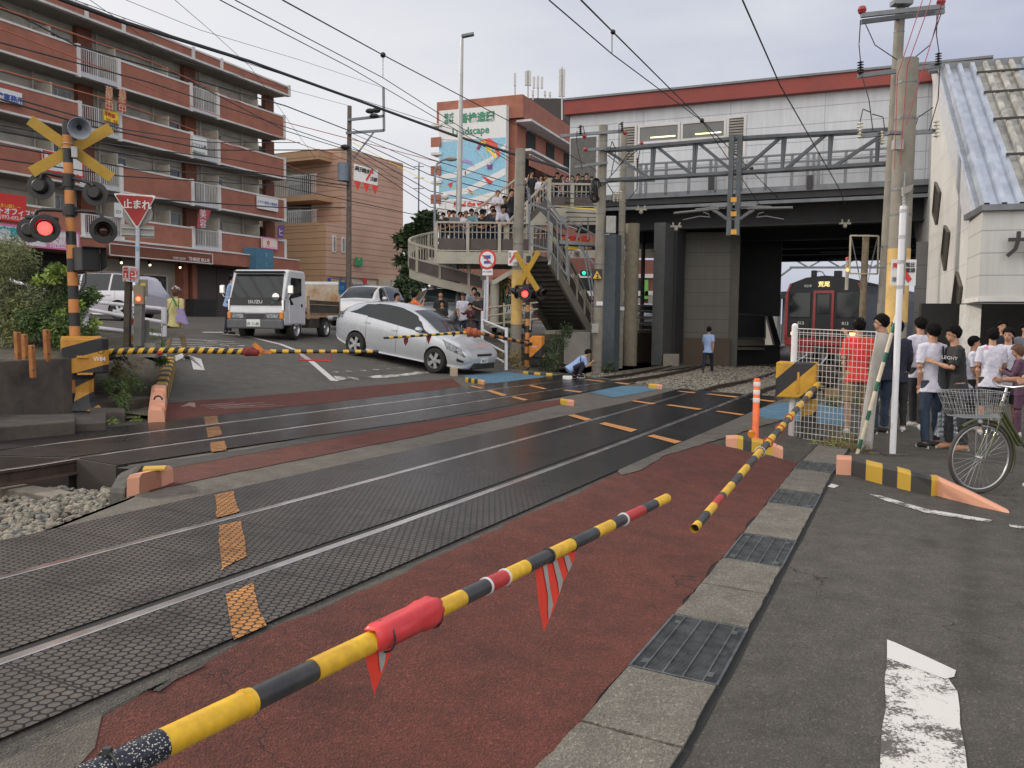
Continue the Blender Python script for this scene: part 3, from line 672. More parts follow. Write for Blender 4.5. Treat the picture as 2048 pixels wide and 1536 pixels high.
for i,(zt_,zb_)in enumerate(zip(ZT,ZB)):
 mb=MB();FA.slab(mb,UL,UE-.02,zb_-.02,zb_+.14,INN,-.10);mb.obj('floor_slab',M_SOF,apt)
 runs=[(UL,U5[0]-.28),(U5[1]+.05,U5[2]-.02),(U5[3]+.05,UE-.18)]
 for a,b_ in runs:
  o=FA.slab(MB(),a,b_,zb_+.10,zt_-.10,-.12,0).obj('parapet',M_BRN,apt)
  mt=MB();FA.slab(mt,a,b_,zt_-.10,zt_,-.14,.03);FA.slab(mt,a,b_,zb_,zb_+.10,-.14,.03);mt.obj('edge_trim',M_WTRIM,o)
 for a in(U5[0]-.28,U5[1]-.14,U5[2]-.02,U5[3]-.14,UE-.18):
  FA.slab(MB(),a,a+.20,zb_-.05,zt_+.06,-.15,.06).obj('balcony_post',M_WTRIM,apt)
 for a,b_ in((U5[0]-.06,U5[1]-.14),(U5[2]+.18,U5[3]-.14)):
  o=MB();FA.slab(o,a,b_,zb_+.02,zb_+.22,-.14,.02);FA.slab(o,a,b_,zt_-.10,zt_-.05,-.08,-.03);o.add([FA.at(a,zb_+.25,-.05),FA.at(b_,zb_+.25,-.05),FA.at(b_,zb_+.29,-.05),FA.at(a,zb_+.29,-.05)],[(0,1,2,3)])
  k=int((b_-a)/.125)
  for j in range(1,k):u=lerp(a,b_,j/k);o.bar(FA.at(u,zb_+.2,-.05),FA.at(u,zt_-.08,-.05),.03 if j!=k//2 else.06)
  o.obj('railing',M_RAILG,apt)
mb=MB();FA.slab(mb,UL,UE+.35,zr0,zr0+.12,INN,.15);mb.obj('roof_slab',M_SOF,apt)
for a,b_ in((UL,fu(165,30)),(fu(165,30)+.2,fu(240,60)),(fu(240,60)+.2,fu(380,113)),(fu(380,113)+.2,fu(437,135)),(fu(437,135)+.2,UE+.2)):
 o=FA.slab(MB(),a,b_,zr0+.08,zr1-.05,-.1,.12).obj('roof_band',M_BRN,apt)
 mt=MB();FA.slab(mt,a,b_,zr1-.05,zr1+.05,-.12,.16);FA.slab(mt,a,b_,zr0-.02,zr0+.08,-.12,.16);mt.obj('edge_trim',M_WTRIM,o)
 FA.slab(MB(),b_,b_+.2,zr0-.03,zr1+.12,-.12,.2).obj('roof_post',M_WTRIM,apt)
mb=MB();FA.slab(mb,UL,UE-.6,zr1-.4,zr1+.35,-1.6,-.9);mb.obj('roof_parapet',M_BRND,apt)
FI=VP_((AO+FA.n*INN)[:2],23.4)
pil=[FI.u(p,80)for p in(160,370,530)]
def win(u0,u1,z0,z1,curt=False,frac=None):
 o=MB();fz=.07;FI.slab(o,u0,u1,z0,z0+fz,-.02,.06);FI.slab(o,u0,u1,z1-fz,z1,-.02,.06)
 for u in(u0,(u0+u1)/2-fz/2,u1-fz):FI.slab(o,u,u+fz,z0+fz,z1-fz,-.02,.055)
 f=o.obj('window',M_ALU,apt);FI.slab(MB(),u0+.03,u1-.03,z0+.03,z1-.03,-.01,.02).obj('pane',M_GLS2 if curt else M_GLS,f);return f
zfl=ZB+[ZB[-1]-2.85]
rw=random.Random(2)
bays=[(FI.u(78,60),FI.u(140,75),'w'),(FI.u(205,95),FI.u(247,110),'d'),(FI.u(311,140),FI.u(356,152),'w'),(FI.u(408,165),FI.u(441,178),'d'),(FI.u(491,198),FI.u(524,208),'w'),(FI.u(0,40)-3,FI.u(0,40)-.6,'d'),(FI.u(0,40)-7,FI.u(0,40)-5,'w')]
for i in range(4):
 fz=ZB[i]+.14;top=(ZB[i-1]if i else zr0)-.02
 for a,b_,k in bays:win(a,b_,fz+(.95 if k=='w' else.05),fz+2.05,rw.random()<.45)
 for u in pil:FI.slab(MB(),u-.45,u+.45,fz-.01,top,0,.32).obj('pilaster',M_BRND,apt)
 for p,q in((42,72),(182,202),(282,308),(388,408),(466,490)):
  u=FI.u(q-4,120);FI.slab(MB(),u-.04,u+.04,fz,fz+1.95,0,1.15).obj('partition',M_CRM,apt)
 mt=MB();FI.slab(mt,UL,UE-.95,top-.45,top-.38,0,.05);mt.obj('wall_moulding',M_SOF,apt)
 for p in(60,190,300,395,478):
  u=FI.u(p,120);MB().cyl(FI.at(u,fz,.15),FI.at(u,top,.15),.05,n=8).obj('drain_pipe',M_CRM,apt)
zc1=FA.uz(571,521)[1];zc0=FA.uz(571,543)[1]
o=FA.slab(MB(),UL,UE+.45,zc0,zc1,-.6,.75).obj('canopy_band',M_BRN,apt)
mt=MB();FA.slab(mt,UL,UE+.47,zc1,zc1+.07,-.6,.80);mt.obj('edge_trim',M_WTRIM,o)
def pbox(a,b_,z0,z1,o0,o1,m,nm='shop_wall',par=None):return FA.slab(MB(),a,b_,z0,z1,o0,o1).obj(nm,m,par or apt)
S0,S1=fu(205,560),fu(383,560)
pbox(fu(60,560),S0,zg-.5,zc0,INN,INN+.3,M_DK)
pbox(S0,S1,zg-.5,zc0,INN,INN+.25,M_CRM)
for a,b_,m in((fu(232,560),fu(280,570),M_GLS),(fu(290,570),fu(314,570),M_GLS),(fu(320,570),fu(366,580),M_GLS)):
 z0=1.75;z1=zc0-.75
 f=MB();FA.slab(f,a,b_,z0-.05,z0+.05,INN+.2,INN+.32);FA.slab(f,a,b_,z1-.05,z1+.05,INN+.2,INN+.32)
 for u in(a,b_):FA.slab(f,u-.05,u+.05,z0,z1,INN+.2,INN+.32)
 f=f.obj('shop_window',M_WTRIM,apt);FA.slab(MB(),a,b_,z0,z1,INN+.22,INN+.27).obj('pane',M_GLS,f)
 if b_>fu(340,570):
  c=FA.at((a+b_)/2+.2,2.7,INN+.3);MB().ball(c+Vector((0,0,.72)),(.20,.1,.20),10).obj('mannequin',M_WTRIM,apt,smooth=True);MB().tube([c+Vector((0,0,.6)),c+Vector((.05,0,.2)),c+Vector((0,0,-.5))],[.12,.24,.16],10).obj('mannequin',M_WTRIM,apt,smooth=True)
pbox(fu(383,560),fu(392,560),zg-.5,zc0,INN,INN+.9,M_BRN,'shop_pillar');pbox(fu(401,560),fu(410,560),zg-.5,zc0,INN,INN+.9,M_BRN,'shop_pillar')
M_SHUT=mat('roller_shutter',(.11,.09,.085),.5,.3,var=.1,bump=0)
for a,b_ in((fu(410,560),fu(462,560)),(fu(463,560),UE)):
 mb=MB();k=34
 for j in range(k):z=lerp(zg,zc0,j/k);FA.slab(mb,a,b_,z,z+(zc0-zg)/k*.86,INN,INN+.35)
 mb.obj('roller_shutter',M_SHUT,apt)
for p in(248,305,365):
 o=MB().cyl(FA.at(fu(p,525),zc0-.02,-.3),FA.at(fu(p,525),zc0-.25,-.2),.05,.09,10).obj('spot_lamp',M_DK,apt)
 MB().ball(FA.at(fu(p,525),zc0-.28,-.19),.07,8).obj('bulb',mat('lamp_warm',(1,.75,.45),emit=3.),o)
for p in(203,210):
 o=MB().ball(FA.at(fu(p,527),FA.uz(p,527)[1],-1.0),.11,8).obj('pendant_lamp',mat('lamp_amber',(1,.55,.15),emit=4.),apt)
pbox(fu(362,560),fu(408,560),zg,zg+1.3,.3,.9,M_DK,'planter_box')
def M_(name,c,**k):return mat(name,c,k.pop('rough',.5),var=k.pop('var',.04),**k)
M_SW,M_SR,M_SB,M_SK,M_SG,M_SP=M_('sign_white',(.66,.66,.67)),M_('sign_red',(.55,.03,.025)),M_('sign_blue',(.02,.07,.28)),M_('sign_black',(.02,.02,.022)),M_('sign_green',(.03,.25,.10)),M_('sign_pink',(.65,.16,.36))
M_SY=M_('sign_yellow',(.80,.60,.03));M_SV=M_('sign_violet',(.13,.05,.22));M_TEAL=M_('sign_teal',(.03,.32,.34))
def sign(label,pl,a,b_,z0,z1,off,m,lines,group=None,th=.06,rim=None,name='sign',cat='sign'):
 o=thing(name,label,cat,pl.at((a+b_)/2,(z0+z1)/2,off),group=group)
 pl.slab(MB(),a,b_,z0,z1,off-th,off).obj('panel',m,o)
 if rim:
  f=MB();t_=min(.10,(z1-z0)*.08)
  for(x0,x1,y0,y1)in((a,b_,z0,z0+t_),(a,b_,z1-t_,z1),(a,a+t_,z0,z1),(b_-t_,b_,z0,z1)):pl.slab(f,x0,x1,y0,y1,off,off+.025)
  f.obj('rim',rim,o)
 for body,u,z,size,mt,*r in lines:
  T=facing(pl.at(u,z,off+.006),pl.n);MB().text(body,size,T,.004,sx=r[0]if r else 1.,bold=r[1]if len(r)>1 else.0).obj('lettering',mt,o)
 return o
def psign(label,pl,p0,p1,off,m,lines,**k):
 (a,z1),(b_,z0)=pl.uz(*p0),pl.uz(*p1);ls=[]
 for body,px,py,hpx,mt,*r in lines:
  u,z=pl.uz(px,py);s_=abs(pl.uz(px,py+hpx)[1]-z);ls.append((body,u,z,s_,mt,*r))
 return sign(label,pl,a,b_,z0,z1,off,m,ls,**k)
FS_=VP_((AO+FA.n*.9)[:2],23.4)
psign('long dark brown shop sign board with a thin white outline',FS_,(215,486),(423,529),.1,M_BRND,[('THREE BLUE',396,520,10,M_SW,1.05,.004),('USED SHOP',356,517,7,M_SW,.9)],rim=M_WTRIM)
FP=VP_((AO+FA.n*.1)[:2],23.4)
psign('red estate office sign with white phone number 092-692-8139',FP,(-70,375),(52,446),.06,M_SR,[('テートオフィス21',20,424,15,M_SW,1,.01),('☎092-692-8139',24,436,11,M_SW),('住まい探し〜',15,413,9,M_SY)])
psign('white and pink beauty salon sign with teal letters and paw prints',FS_,(-60,440),(157,503),.1,M_SW,[('美容室',6,464,20,M_TEAL,1,.02),('ねこマリン',112,481,17,M_SP,.9),('☎674-4700',110,492,10,M_SP)],rim=M_SP)
psign('white nursing office sign with a red frame and telephone number',FP,(83,300),(166,356),.06,M_SW,[('訪問看護所',118,315,11,M_SB),('つくしんぼ',120,333,10,M_TEAL),('092-692-4347',134,349,9,M_SR)],rim=M_SR)
psign('blue and white lawyer office sign on the upper balcony at the left edge',FP,(-40,165),(43,213),.06,M_SW,[('Lawyer Akira Nakara',18,176,6,M_SR),('法律事務所',12,196,15,M_SB,1,.01)])
psign('yellow real estate sign with red letters on a balcony railing',FP,(207,219),(236,248),.06,M_SY,[('不動産',218,231,9,M_SR,1,.01),('売買・賃貸',222,242,6,M_SR)])
psign('white and green sign with a phone number on the third balcony railing',FP,(384,271),(413,311),.06,M_SW,[('ピカマル㈱',397,292,8,M_SK),('☎092-663-9571',397,305,5,M_SG)])
psign('small white office sign on the lowest right-hand parapet',FP,(513,391),(555,424),.06,M_SW,[('ミヤケ税理士事務所',534,407,7,M_SB)])
psign('pale pink flower sign on the first floor parapet',FP,(521,473),(553,500),.10,M_('sign_cream',(.70,.62,.55)),[('✿',534,486,13,M_SR),('リラクゼーション',538,494,4,M_SP)],rim=M_SP)
psign('small white board reading ZO on a first floor window',FP,(229,405),(246,436),.02,M_SW,[('ZO',236,424,9,M_SK)])
o=psign('upright blue sign box standing on the shop canopy',FS_,(503,496),(538,541),.35,mat('sign_steel_blue',(.06,.17,.26),.4),[('ニ',524,530,8,M_('sign_pale_blue',(.3,.42,.5))),('◇',524,510,9,M_('sign_pale_blue',(.3,.42,.5)))],th=1.0)
def banner(label,pxs,m,txt,mt,grp=None,pl=None):
 pl=pl or VP_((AO+FA.n*.4)[:2],23.4)
 o=thing('banner',label,'banner',pl.pp(*pxs[0]),group=grp);mb=MB();mb.prism([pl.pp(*p)for p in pxs],pl.n*.02);mb.obj('cloth',m,o)
 cx,cy=sum(p[0]for p in pxs)/4,sum(p[1]for p in pxs)/4;h=(max(p[1]for p in pxs)-min(p[1]for p in pxs))
 for i,ch in enumerate(txt):MB().text(ch,.55,facing(pl.pp(cx+(cy-(min(p[1]for p in pxs)+h*(i+.6)/len(txt)))*.0,min(p[1]for p in pxs)+h*(i+.6)/len(txt),.03),pl.n),.003).obj('lettering',mt,o)
M_BAN=M_('banner_red',(.42,.05,.07));M_BANY=M_('banner_gold',(.62,.40,.22))
banner('left one of two faded red and gold banners above the yellow sign',[(212,175),(225,178),(223,222),(210,219)],M_BAN,'募集中',M_BANY)
banner('right one of two faded red and gold banners above the yellow sign',[(238,181),(252,184),(250,226),(236,222)],M_BAN,'募集中',M_BANY)
banner('tilted red banner with white letters on the first floor railing',[(399,418),(422,421),(408,456),(393,455)],M_BAN,'美容',M_SW)
banner('violet banner with a white mark at the corner of the block',[(556,450),(569,451),(566,475),(554,476)],M_SV,'ヒ',M_SW)
BC=P(652,560,62.);BE=VP_(BC[:2],31);BF=VP_(BC[:2],-62)
def sidemat(name,c,c2,h=.45):
 m,t,b,co=newmat(name);O=co.outputs['Object'];s_=t.nodes.new('ShaderNodeSeparateXYZ');t.links.new(O,s_.inputs[0])
 j=math_n(t,'LESS_THAN',math_n(t,'MODULO',math_n(t,'ADD',s_.outputs[2],50),h),.05)
 base=ramp(t,noise_n(t,O,.5,5),[(.3,c),(.7,c2)]);t.links.new(mix_n(t,j,base,tuple(v*.5 for v in c)),b.inputs['Base Color']);b.inputs['Roughness'].default_value=.7;return m
M_BGE=sidemat('cladding_beige_pink',(.42,.26,.19),(.50,.32,.24));M_BGO=sidemat('cladding_beige_tan',(.36,.22,.13),(.43,.27,.16))
bg_=thing('office_building','beige panelled block with barred balconies behind the wooden utility pole','building',(BC.x,BC.y,1.5))
UR=BE.u(806,450);zB=BE.uz(683,298)[1]+.1;zL=BF.uz(600,448)[1]
mb=MB();u6=BE.u(683,400);BE.slab(mb,u6,UR,zL-.01,zB,-17,0);mb.obj('wall',M_BGE,bg_)
mb=MB();BE.slab(mb,0,UR,4.6,zL,-17,0);mb.obj('wall',M_BGE,bg_)
mb=MB();BE.slab(mb,.1,UR-.1,0,4.6,-16.9,-.1);mb.obj('wall',mat('wall_cream_low',(.52,.46,.36),.8),bg_)
ub=BF.u(556,400)
mb=MB();BF.slab(mb,0.0,12,.5,zL-.02,-3,.03);mb.obj('wall',M_BGO,bg_)
for(yt,yb)in((306,326),):
 BF.slab(MB(),.8,12,BF.uz(620,318)[1],BF.uz(620,298)[1],-4,-.2).obj('roof_band',M_BGO,bg_)
BF.slab(MB(),.8,12,zL-.5,zB-.6,-6,-1.9).obj('wall',mat('wall_cream',(.42,.38,.30),.8),bg_)
for y0,y1,zz in((350,392,0),(421,448,1)):
 z1,z0=BF.uz(600,y0)[1],BF.uz(600,y1)[1]
 BF.slab(MB(),.8,12,z0-.35,z0+.05,-1.9,.05).obj('balcony_slab',M_BGO,bg_)
 r_=MB();BF.slab(r_,.8,12,z1-.06,z1,-.05,.02)
 for j in range(60):u=.9+j*.185;r_.bar(BF.at(u,z0,0),BF.at(u,z1,0),.035)
 r_.obj('railing',M_RAILG,bg_)
 for px_ in(575,603,640):
  u=BF.u(px_,400);f=BF.slab(MB(),u,u-1.9 if False else u+1.7,z0+.1,z0+2.0,-1.95,-1.84).obj('window',M_ALU,bg_);BF.slab(MB(),u+.08,u+1.62,z0+.15,z0+1.92,-1.9,-1.81).obj('pane',M_GLS,f)
for x0,x1,y0,y1 in((664,671,470,505),(682,689,474,506)):
 a,z1=BE.uz(x0,y0);b_,z0=BE.uz(x1,y1);f=BE.slab(MB(),a,b_,z0,z1,0,.08).obj('window',M_WTRIM,bg_);BE.slab(MB(),a+.1,b_-.1,z0+.1,z1-.1,.05,.10).obj('pane',M_GLS2,f)
psign('dark blue clinic sign with yellow and pale letters on the beige block',BE,(655,556),(694,594),.1,M_SB,[('整形外科・内科',674,562,6,M_SY),('ひ うちだ',672,576,10,M_TEAL,1,.02),('クリニック',680,587,8,M_TEAL,1,.02)])
psign('green and yellow small sign on the beige cladding',BE,(705,514),(719,532),.3,M_SG,[('空',712,519,6,M_SY)])
psign('blue lettering sign of a clinic over the cream ground floor',BE,(705,563),(752,580),.08,mat('wall_cream_low',(.52,.46,.36)),[('つちだクリニック',729,574,10,M_SB,1,.02)])
o=BE.slab(MB(),BE.u(724,560),BE.u(731,560),*sorted((BE.uz(727,556)[1],BE.uz(727,567)[1])),.1,.15).obj('clinic_emblem',M_SR,bg_)
for x in(757,766,778,790):
 u,z=BE.uz(x,558);BE.slab(MB(),u,u+1.0,z-1.2,z,.0,.5).obj('meter_box',mat('meter_cream',(.50,.45,.36),.6),bg_)
LC=P(1039,300,86.);LF=VP_(LC[:2],-68);LR=VP_(LC[:2],22)
mu=thing('mural_building','tall red-brown block with a landscape gardener mural on its end wall','building',(LC.x,LC.y,1.6))
zt_=LF.uz(1039,189)[1];LFu=LF.u(868,300)
MB().prism([LR.at(.5,-1,-.5),LR.at(34,-1,-.5),LR.at(34,-1,-.5)-LR.n*(LFu-1),LR.at(.5,-1,-.5)-LR.n*(LFu-1)],(0,0,zt_-.5)).obj('wall',M_BRN,mu)
MB().prism([LR.at(0,zt_-2.2,.3),LR.at(34,zt_-2.2,.3),LR.at(34,zt_-2.2,.3)-LR.n*LFu,LR.at(0,zt_-2.2,.3)-LR.n*LFu],(0,0,2.2)).obj('roof_band',M_BRN,mu)
for i in range(8):
 z=zt_-2.35-i*2.85
 o=LR.slab(MB(),.3,34,z-1.7,z-.62,.9,1.0).obj('parapet',M_BRN,mu)if i else None
 LR.slab(MB(),.3,34,z-.22,z,-.5,1.1).obj('balcony_slab',M_WTRIM,mu)
 if i:LR.slab(MB(),.3,34,z-.64,z-.56,.88,1.06).obj('edge_trim',M_WTRIM,mu)
 for j in range(5):
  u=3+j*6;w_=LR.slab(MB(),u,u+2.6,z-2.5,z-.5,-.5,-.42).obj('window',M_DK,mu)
 LF.slab(MB(),LFu-1.3,LFu-.1,z-.25,z,-.5,.9).obj('balcony_slab',M_WTRIM,mu)
 LF.slab(MB(),LFu-1.2,LFu-.1,z-2.3,z-1.35,.8,.9).obj('parapet',M_BRN,mu)
a,b_=LF.u(884,320),LF.u(1017,320);z1,z0=LF.uz(950,219)[1],LF.uz(950,436)[1]
wl=LF.slab(MB(),b_,a,z0-3,z1,0,.7).obj('mural_panel',M_SW,mu)
sk=mat('mural_blue',(.26,.50,.66),.7);
def mp(px,py,o=.71):return LF.pp(px,py,o+0.)
LF.slab(MB(),b_+.05,a-.05,LF.uz(950,402)[1],LF.uz(950,282)[1],.7,.72).obj('mural_sky',sk,mu)
for pts in([(883,353),(930,345),(985,318),(1017,290),(1017,300),(980,332),(930,356),(883,362)],[(883,388),(940,378),(1017,338),(1017,352),(940,390),(883,398)],[(883,402),(950,398),(1017,378),(1017,404),(883,404)],[(883,281),(935,284),(960,281),(883,280)]):
 MB().prism([mp(*p)for p in pts],LF.n*.04).obj('mural_cloud',M_SW,mu)
MB().prism([mp(958,302),mp(966,285),mp(985,279),mp(1000,290),mp(1006,312),mp(1003,319),mp(994,300),mp(980,291),mp(966,293)],LF.n*.07).obj('mural_canopy',M_('mural_red',(.62,.08,.05)),mu)
MB().prism([mp(966,287),mp(976,285),mp(1000,318),mp(996,319)],LF.n*.085).obj('mural_canopy',M_SY,mu)
MB().prism([mp(960,303),mp(966,290),mp(970,292),mp(962,304)],LF.n*.085).obj('mural_canopy',M_SV,mu)
for q in((960,302),(975,290),(990,296),(1002,316)):MB().bar(mp(*q,.78),mp(985,333,.78),.05).obj('mural_line',M_SW,mu)
MB().prism([mp(980,332),mp(991,331),mp(990,341),mp(981,341)],LF.n*.07).obj('mural_pilot',M_SV,mu)
MB().prism([mp(924,327),mp(935,321),mp(948,324),mp(956,337),mp(945,329),mp(933,327)],LF.n*.07).obj('mural_canopy',M_('mural_violet',(.3,.25,.5)),mu)
MB().prism([mp(936,345),mp(938,345),mp(938,352),mp(936,352)],LF.n*.07).obj('mural_pilot',M_SK,mu)
for q,m in(([(969,353),(992,365),(985,372)],M_SR),([(940,378),(950,385),(951,392)],M_SR),([(902,370),(912,366),(908,378)],M_SR)):MB().prism([mp(*p)for p in q],LF.n*.07).obj('mural_glider',m,mu)
def mtext(body,px,py,h,m,sx=1,bold=.02):
 z=LF.uz(px,py)[1]-LF.uz(px,py+h)[1];T=facing(LF.pp(px,py,.72),LF.n);MB().text(body,z,T,.02,sx=sx,bold=bold).obj('lettering',m,mu)
mg=M_('mural_green',(.03,.22,.12));mtext('香椎造園',960,239,20,mg,.98,.035);mtext('株式\n会社',904,241,11,mg,1,.01);mtext('Landscape',947,265,21,mg,.95);mtext('Read the wind',948,410,14,M_SR,.95,.02)
tw=thing('rooftop_tower','dark grey tower block with aerials rising behind the mural building','building',P(1110,300,118));A_=P(1058,196,118);B2=P(1152,196,118)
MB().prism([(A_.x,118,0),(B2.x,118,0),(B2.x,130,0),(A_.x,130,0)],(0,0,A_.z)).obj('wall',mat('tower_grey',(.055,.052,.052),.8),tw)
for px_,y0,y1,w_ in((1030,146,192,1),(1056,140,196,2),(1076,152,196,3),(1124,134,240,2),(1066,180,200,1),(1090,182,198,1),(1100,184,198,1)):
 o=thing('aerial','grey phone mast %s of the rooftop behind the mural building'%{1030:'at the left corner',1056:'second from left',1076:'with triple stem, middle',1124:'tallest, at the right end',1066:'short, third from left',1090:'low, third from right',1100:'lowest, second from right'}[px_],'aerial',P(px_,y1,112),group='aerials on the roofs')
 mb=MB();mb.cyl(P(px_,y1,112),P(px_,y0,112),.12,n=6);mb.obj('mast',M_ALU,o)
 mb=MB()
 for j in range(w_):x=px_+(j-(w_-1)/2)*8;mb.box(P(x,lerp(y0,y1,.3),112),(.3,.3,(y1-y0)*.032))
 mb.obj('antenna_panel',M_ALU,o)
SF=VP_((9.15,33.),-66)
SF.n=-SF.n if(SF.n.y>0)else SF.n
def panelmat(name,c,c2,h,w_,lw=.03,dirv=None,dk=.45):
 m,t,b,co=newmat(name);U=co.outputs['UV'];s_=t.nodes.new('ShaderNodeSeparateXYZ');t.links.new(U,s_.inputs[0])
 j1=math_n(t,'LESS_THAN',math_n(t,'MODULO',math_n(t,'ADD',s_.outputs[1],50),h),lw)
 j2=math_n(t,'LESS_THAN',math_n(t,'MODULO',math_n(t,'ADD',s_.outputs[0],50),w_),lw*.8)
 j=math_n(t,'MAXIMUM',j1,j2);O=co.outputs['Object']
 base=ramp(t,noise_n(t,O,.6,5),[(.3,c),(.7,c2)])
 mpn=t.nodes.new('ShaderNodeMapping');mpn.inputs['Scale'].default_value=(3,3,.25);t.links.new(O,mpn.inputs['Vector'])
 base=mix_n(t,.35,base,mix_n(t,1.,base,ramp(t,noise_n(t,mpn.outputs[0],2.5,4),[(.35,(.72,.70,.66)),(.65,(1.05,)*3)]),'MULTIPLY'))
 t.links.new(mix_n(t,math_n(t,'MULTIPLY',j,1-dk+.2),base,tuple(v*dk for v in c)),b.inputs['Base Color']);b.inputs['Roughness'].default_value=.5;return m
M_HALL=panelmat('hall_panel',(.52,.54,.585),(.60,.62,.66),.62,3.4)
def uvpoly(name,pl,pts,m,off=0.,th=.25,parent=None,px=True):
 pu=[pl.uz(*p)if px else p for p in pts];P3=[pl.at(u,z,off)for u,z in pu]
 mb=MB().prism(P3,pl.n*-th);o=mb.obj(name,m,parent);uv=o.data.uv_layers.new(name='uv');I=WM.get(parent,Matrix())
 for l in o.data.loops:c=(I@o.data.vertices[l.vertex_index].co)-pl.o;uv.data[l.index].uv=(c.dot(pl.d),c.z)
 return o
M_RED2=mat('fascia_red',(.25,.038,.028),.55,scale=.7,var=.12)
M_STG=mat('galvanised_steel',(.17,.18,.195),.5,.5,var=.15,scale=2)
M_DST=mat('bridge_steel_dark',(.035,.035,.038),.7,.1,var=.2,scale=.6)
hall=thing('station_hall','white panelled station hall with a red roof fascia bridging the tracks','building',SF.at(0,6.0))
uL,uR=SF.u(1139,320),SF.u(1845,320)
zT,zM=10.55,10.0;zD=6.55
pts=[(uL,zD),(uR-1.5,zD),(uR-1.5,zM),(uL,zM)]
uvpoly('wall',SF,pts,M_HALL,0,.3,hall,px=False)
MB().prism([SF.at(uL-.02,zD,-.3),SF.at(uR,zD,-.3),SF.at(uR,zD,-10),SF.at(uL-.02,zD,-10)],(0,0,zM-zD)).obj('wall',M_HALL,hall)
SF.slab(MB(),uL+.15,uR-2,zM,zT,-10.2,.35).obj('roof_fascia',M_RED2,hall)
SF.slab(MB(),uL+.2,uR-2,zT,zT+.08,-10.3,.42).obj('roof_edge',M_STG,hall)
SF.slab(MB(),SF.u(1612,170),SF.u(1695,165),zT+.08,zT+.5,-3.2,-2.4).obj('roof_upstand',M_RED2,hall)
def pane_px(x0,y0,x1,y1,nm,m,fr=True,par=hall,pl=SF,off=.03):
 a,zA=pl.uz(x0,y0);b_,zB_=pl.uz(x1,y1);a,b_=sorted((a,b_));z0,z1=sorted((zA,zB_));t_=.09
 f=MB()
 for(u0,u1,v0,v1)in((a,b_,z0-t_,z0),(a,b_,z1,z1+t_),(a-t_,a,z0-t_,z1+t_),(b_,b_+t_,z0-t_,z1+t_)):pl.slab(f,u0,u1,v0,v1,0,off+.05)
 f=f.obj(nm,M_WTRIM,par)
 return f,(a,b_,z0,z1)
M_GLH=mat('hall_glass',(.10,.10,.10),.12,spec=.7,var=.2,scale=1)
for q in((1281,256,1356,279),(1367,249,1448,272)):
 f,(a,b_,z0,z1)=pane_px(*q,'window',M_GLH)
 SF.slab(MB(),a,b_,z0,z1,0,.035).obj('pane',M_GLH,f)
 SF.slab(MB(),a+.1,a+1.1,z0+.12,z0+.17,.036,.045).obj('tube_light',mat('tube_light',(1,.95,.55),emit=1.2),f)
for q in((1246,256,1269,328),(1459,238,1486,313)):
 f,(a,b_,z0,z1)=pane_px(*q,'louvre',M_STG);mb=MB()
 for j in range(14):z=lerp(z0,z1,j/14);SF.slab(mb,a,b_,z,z+(z1-z0)/22,0,.06)
 mb.obj('slats',M_SOF,f);SF.slab(MB(),a,b_,z0,z1,0,.02).obj('backing',M_DST,f)
for q in((1246,334,1269,397),(1459,320,1486,390)):
 f,(a,b_,z0,z1)=pane_px(*q,'window',M_GLH);SF.slab(MB(),a,b_,z0,z1,0,.035).obj('pane',M_GLH,f)
SF.slab(MB(),SF.u(1192,300),uL-.06,6.6,SF.uz(1160,276)[1],-.35,.05).obj('recess',mat('recess_grey',(.12,.115,.11),.8),hall)
brd=thing('bridge_deck','dark steel bridge deck and girders carrying the station hall','bridge',SF.at(0,5.5))
SF.slab(MB(),uL-.2,uR-4,6.18,6.55,-20,.5).obj('deck',M_DST,brd)
SF.slab(MB(),uL-.2,uR-4,6.42,6.62,.45,.60).obj('edge_beam',M_STG,brd)
SF.slab(MB(),uL-.2,uR-4,6.0,6.12,.38,.60).obj('edge_beam',M_STG,brd)
for k,(o0,zb_)in enumerate(((-.6,5.35),(-5,5.2),(-9.5,5.2),(-14,5.25),(-19.8,5.3))):
 m=MB();SF.slab(m,uL-.2,uR-4,zb_,6.18,o0-.08,o0+.08);SF.slab(m,uL-.2,uR-4,zb_-.06,zb_,o0-.3,o0+.3);m.obj('girder',M_DST,brd)
for u in range(-9,9,2):
 m=MB();SF.slab(m,u,u+.12,5.75,6.18,-19.8,-.6);m.obj('cross_beam',M_DST,brd)
for o0,zz in((-12,5.12),(-17,5.12)):
 SF.slab(MB(),-11,uL-9,zz,zz+.06,o0,o0+.06).obj('conduit',M_STG,brd)
fen=thing('walkway_railing','galvanised railing with tall posts along the front of the station hall','railing',SF.at(0,6.6))
SG=VP_(SF.at(0,0,.52)[:2],-66);SG.n=SF.n;SG.d=SF.d
fx=[1281,1292,1332,1378,1421,1431,1483,1531,1583,1614,1626,1636,1690,1740]
for x in fx:
 u=SG.u(x,370);SG.slab(MB(),u-.05,u+.05,6.5,7.72,0,.08).obj('post',M_STG,fen)
ua,ub_=SG.u(1275,350),SG.u(1795,330)
for z in(7.72,7.45):SG.slab(MB(),min(ua,ub_),max(ua,ub_),z,z+.06,-.02,.1).obj('rail',M_STG,fen)
for x in(1423,1620):u,z=SG.uz(x,358 if x<1500 else 357);SG.slab(MB(),u-.12,u+.1,z-.4,z+.1,-.1,.12).obj('junction_box',M_SK,fen)
M_CDK=mat('pier_panel_dark',(.10,.095,.085),.7,var=.15,scale=.7)
def gbox(name,label,cat,px0,px1,pyb,Y,z0,z1,depth,m,rot=-61.5,**k):
 a=P(px0,pyb,Y);pl=VP_(a[:2],rot);pl.n=-pl.n if pl.n.y>0 else pl.n
 u=pl.u(px1,pyb);o=thing(name,label,cat,pl.at(0,z0));uvpoly('wall',pl,[(0,z0),(u,z0),(u,z1),(0,z1)],m,0,depth,o,px=False);return o,pl,u
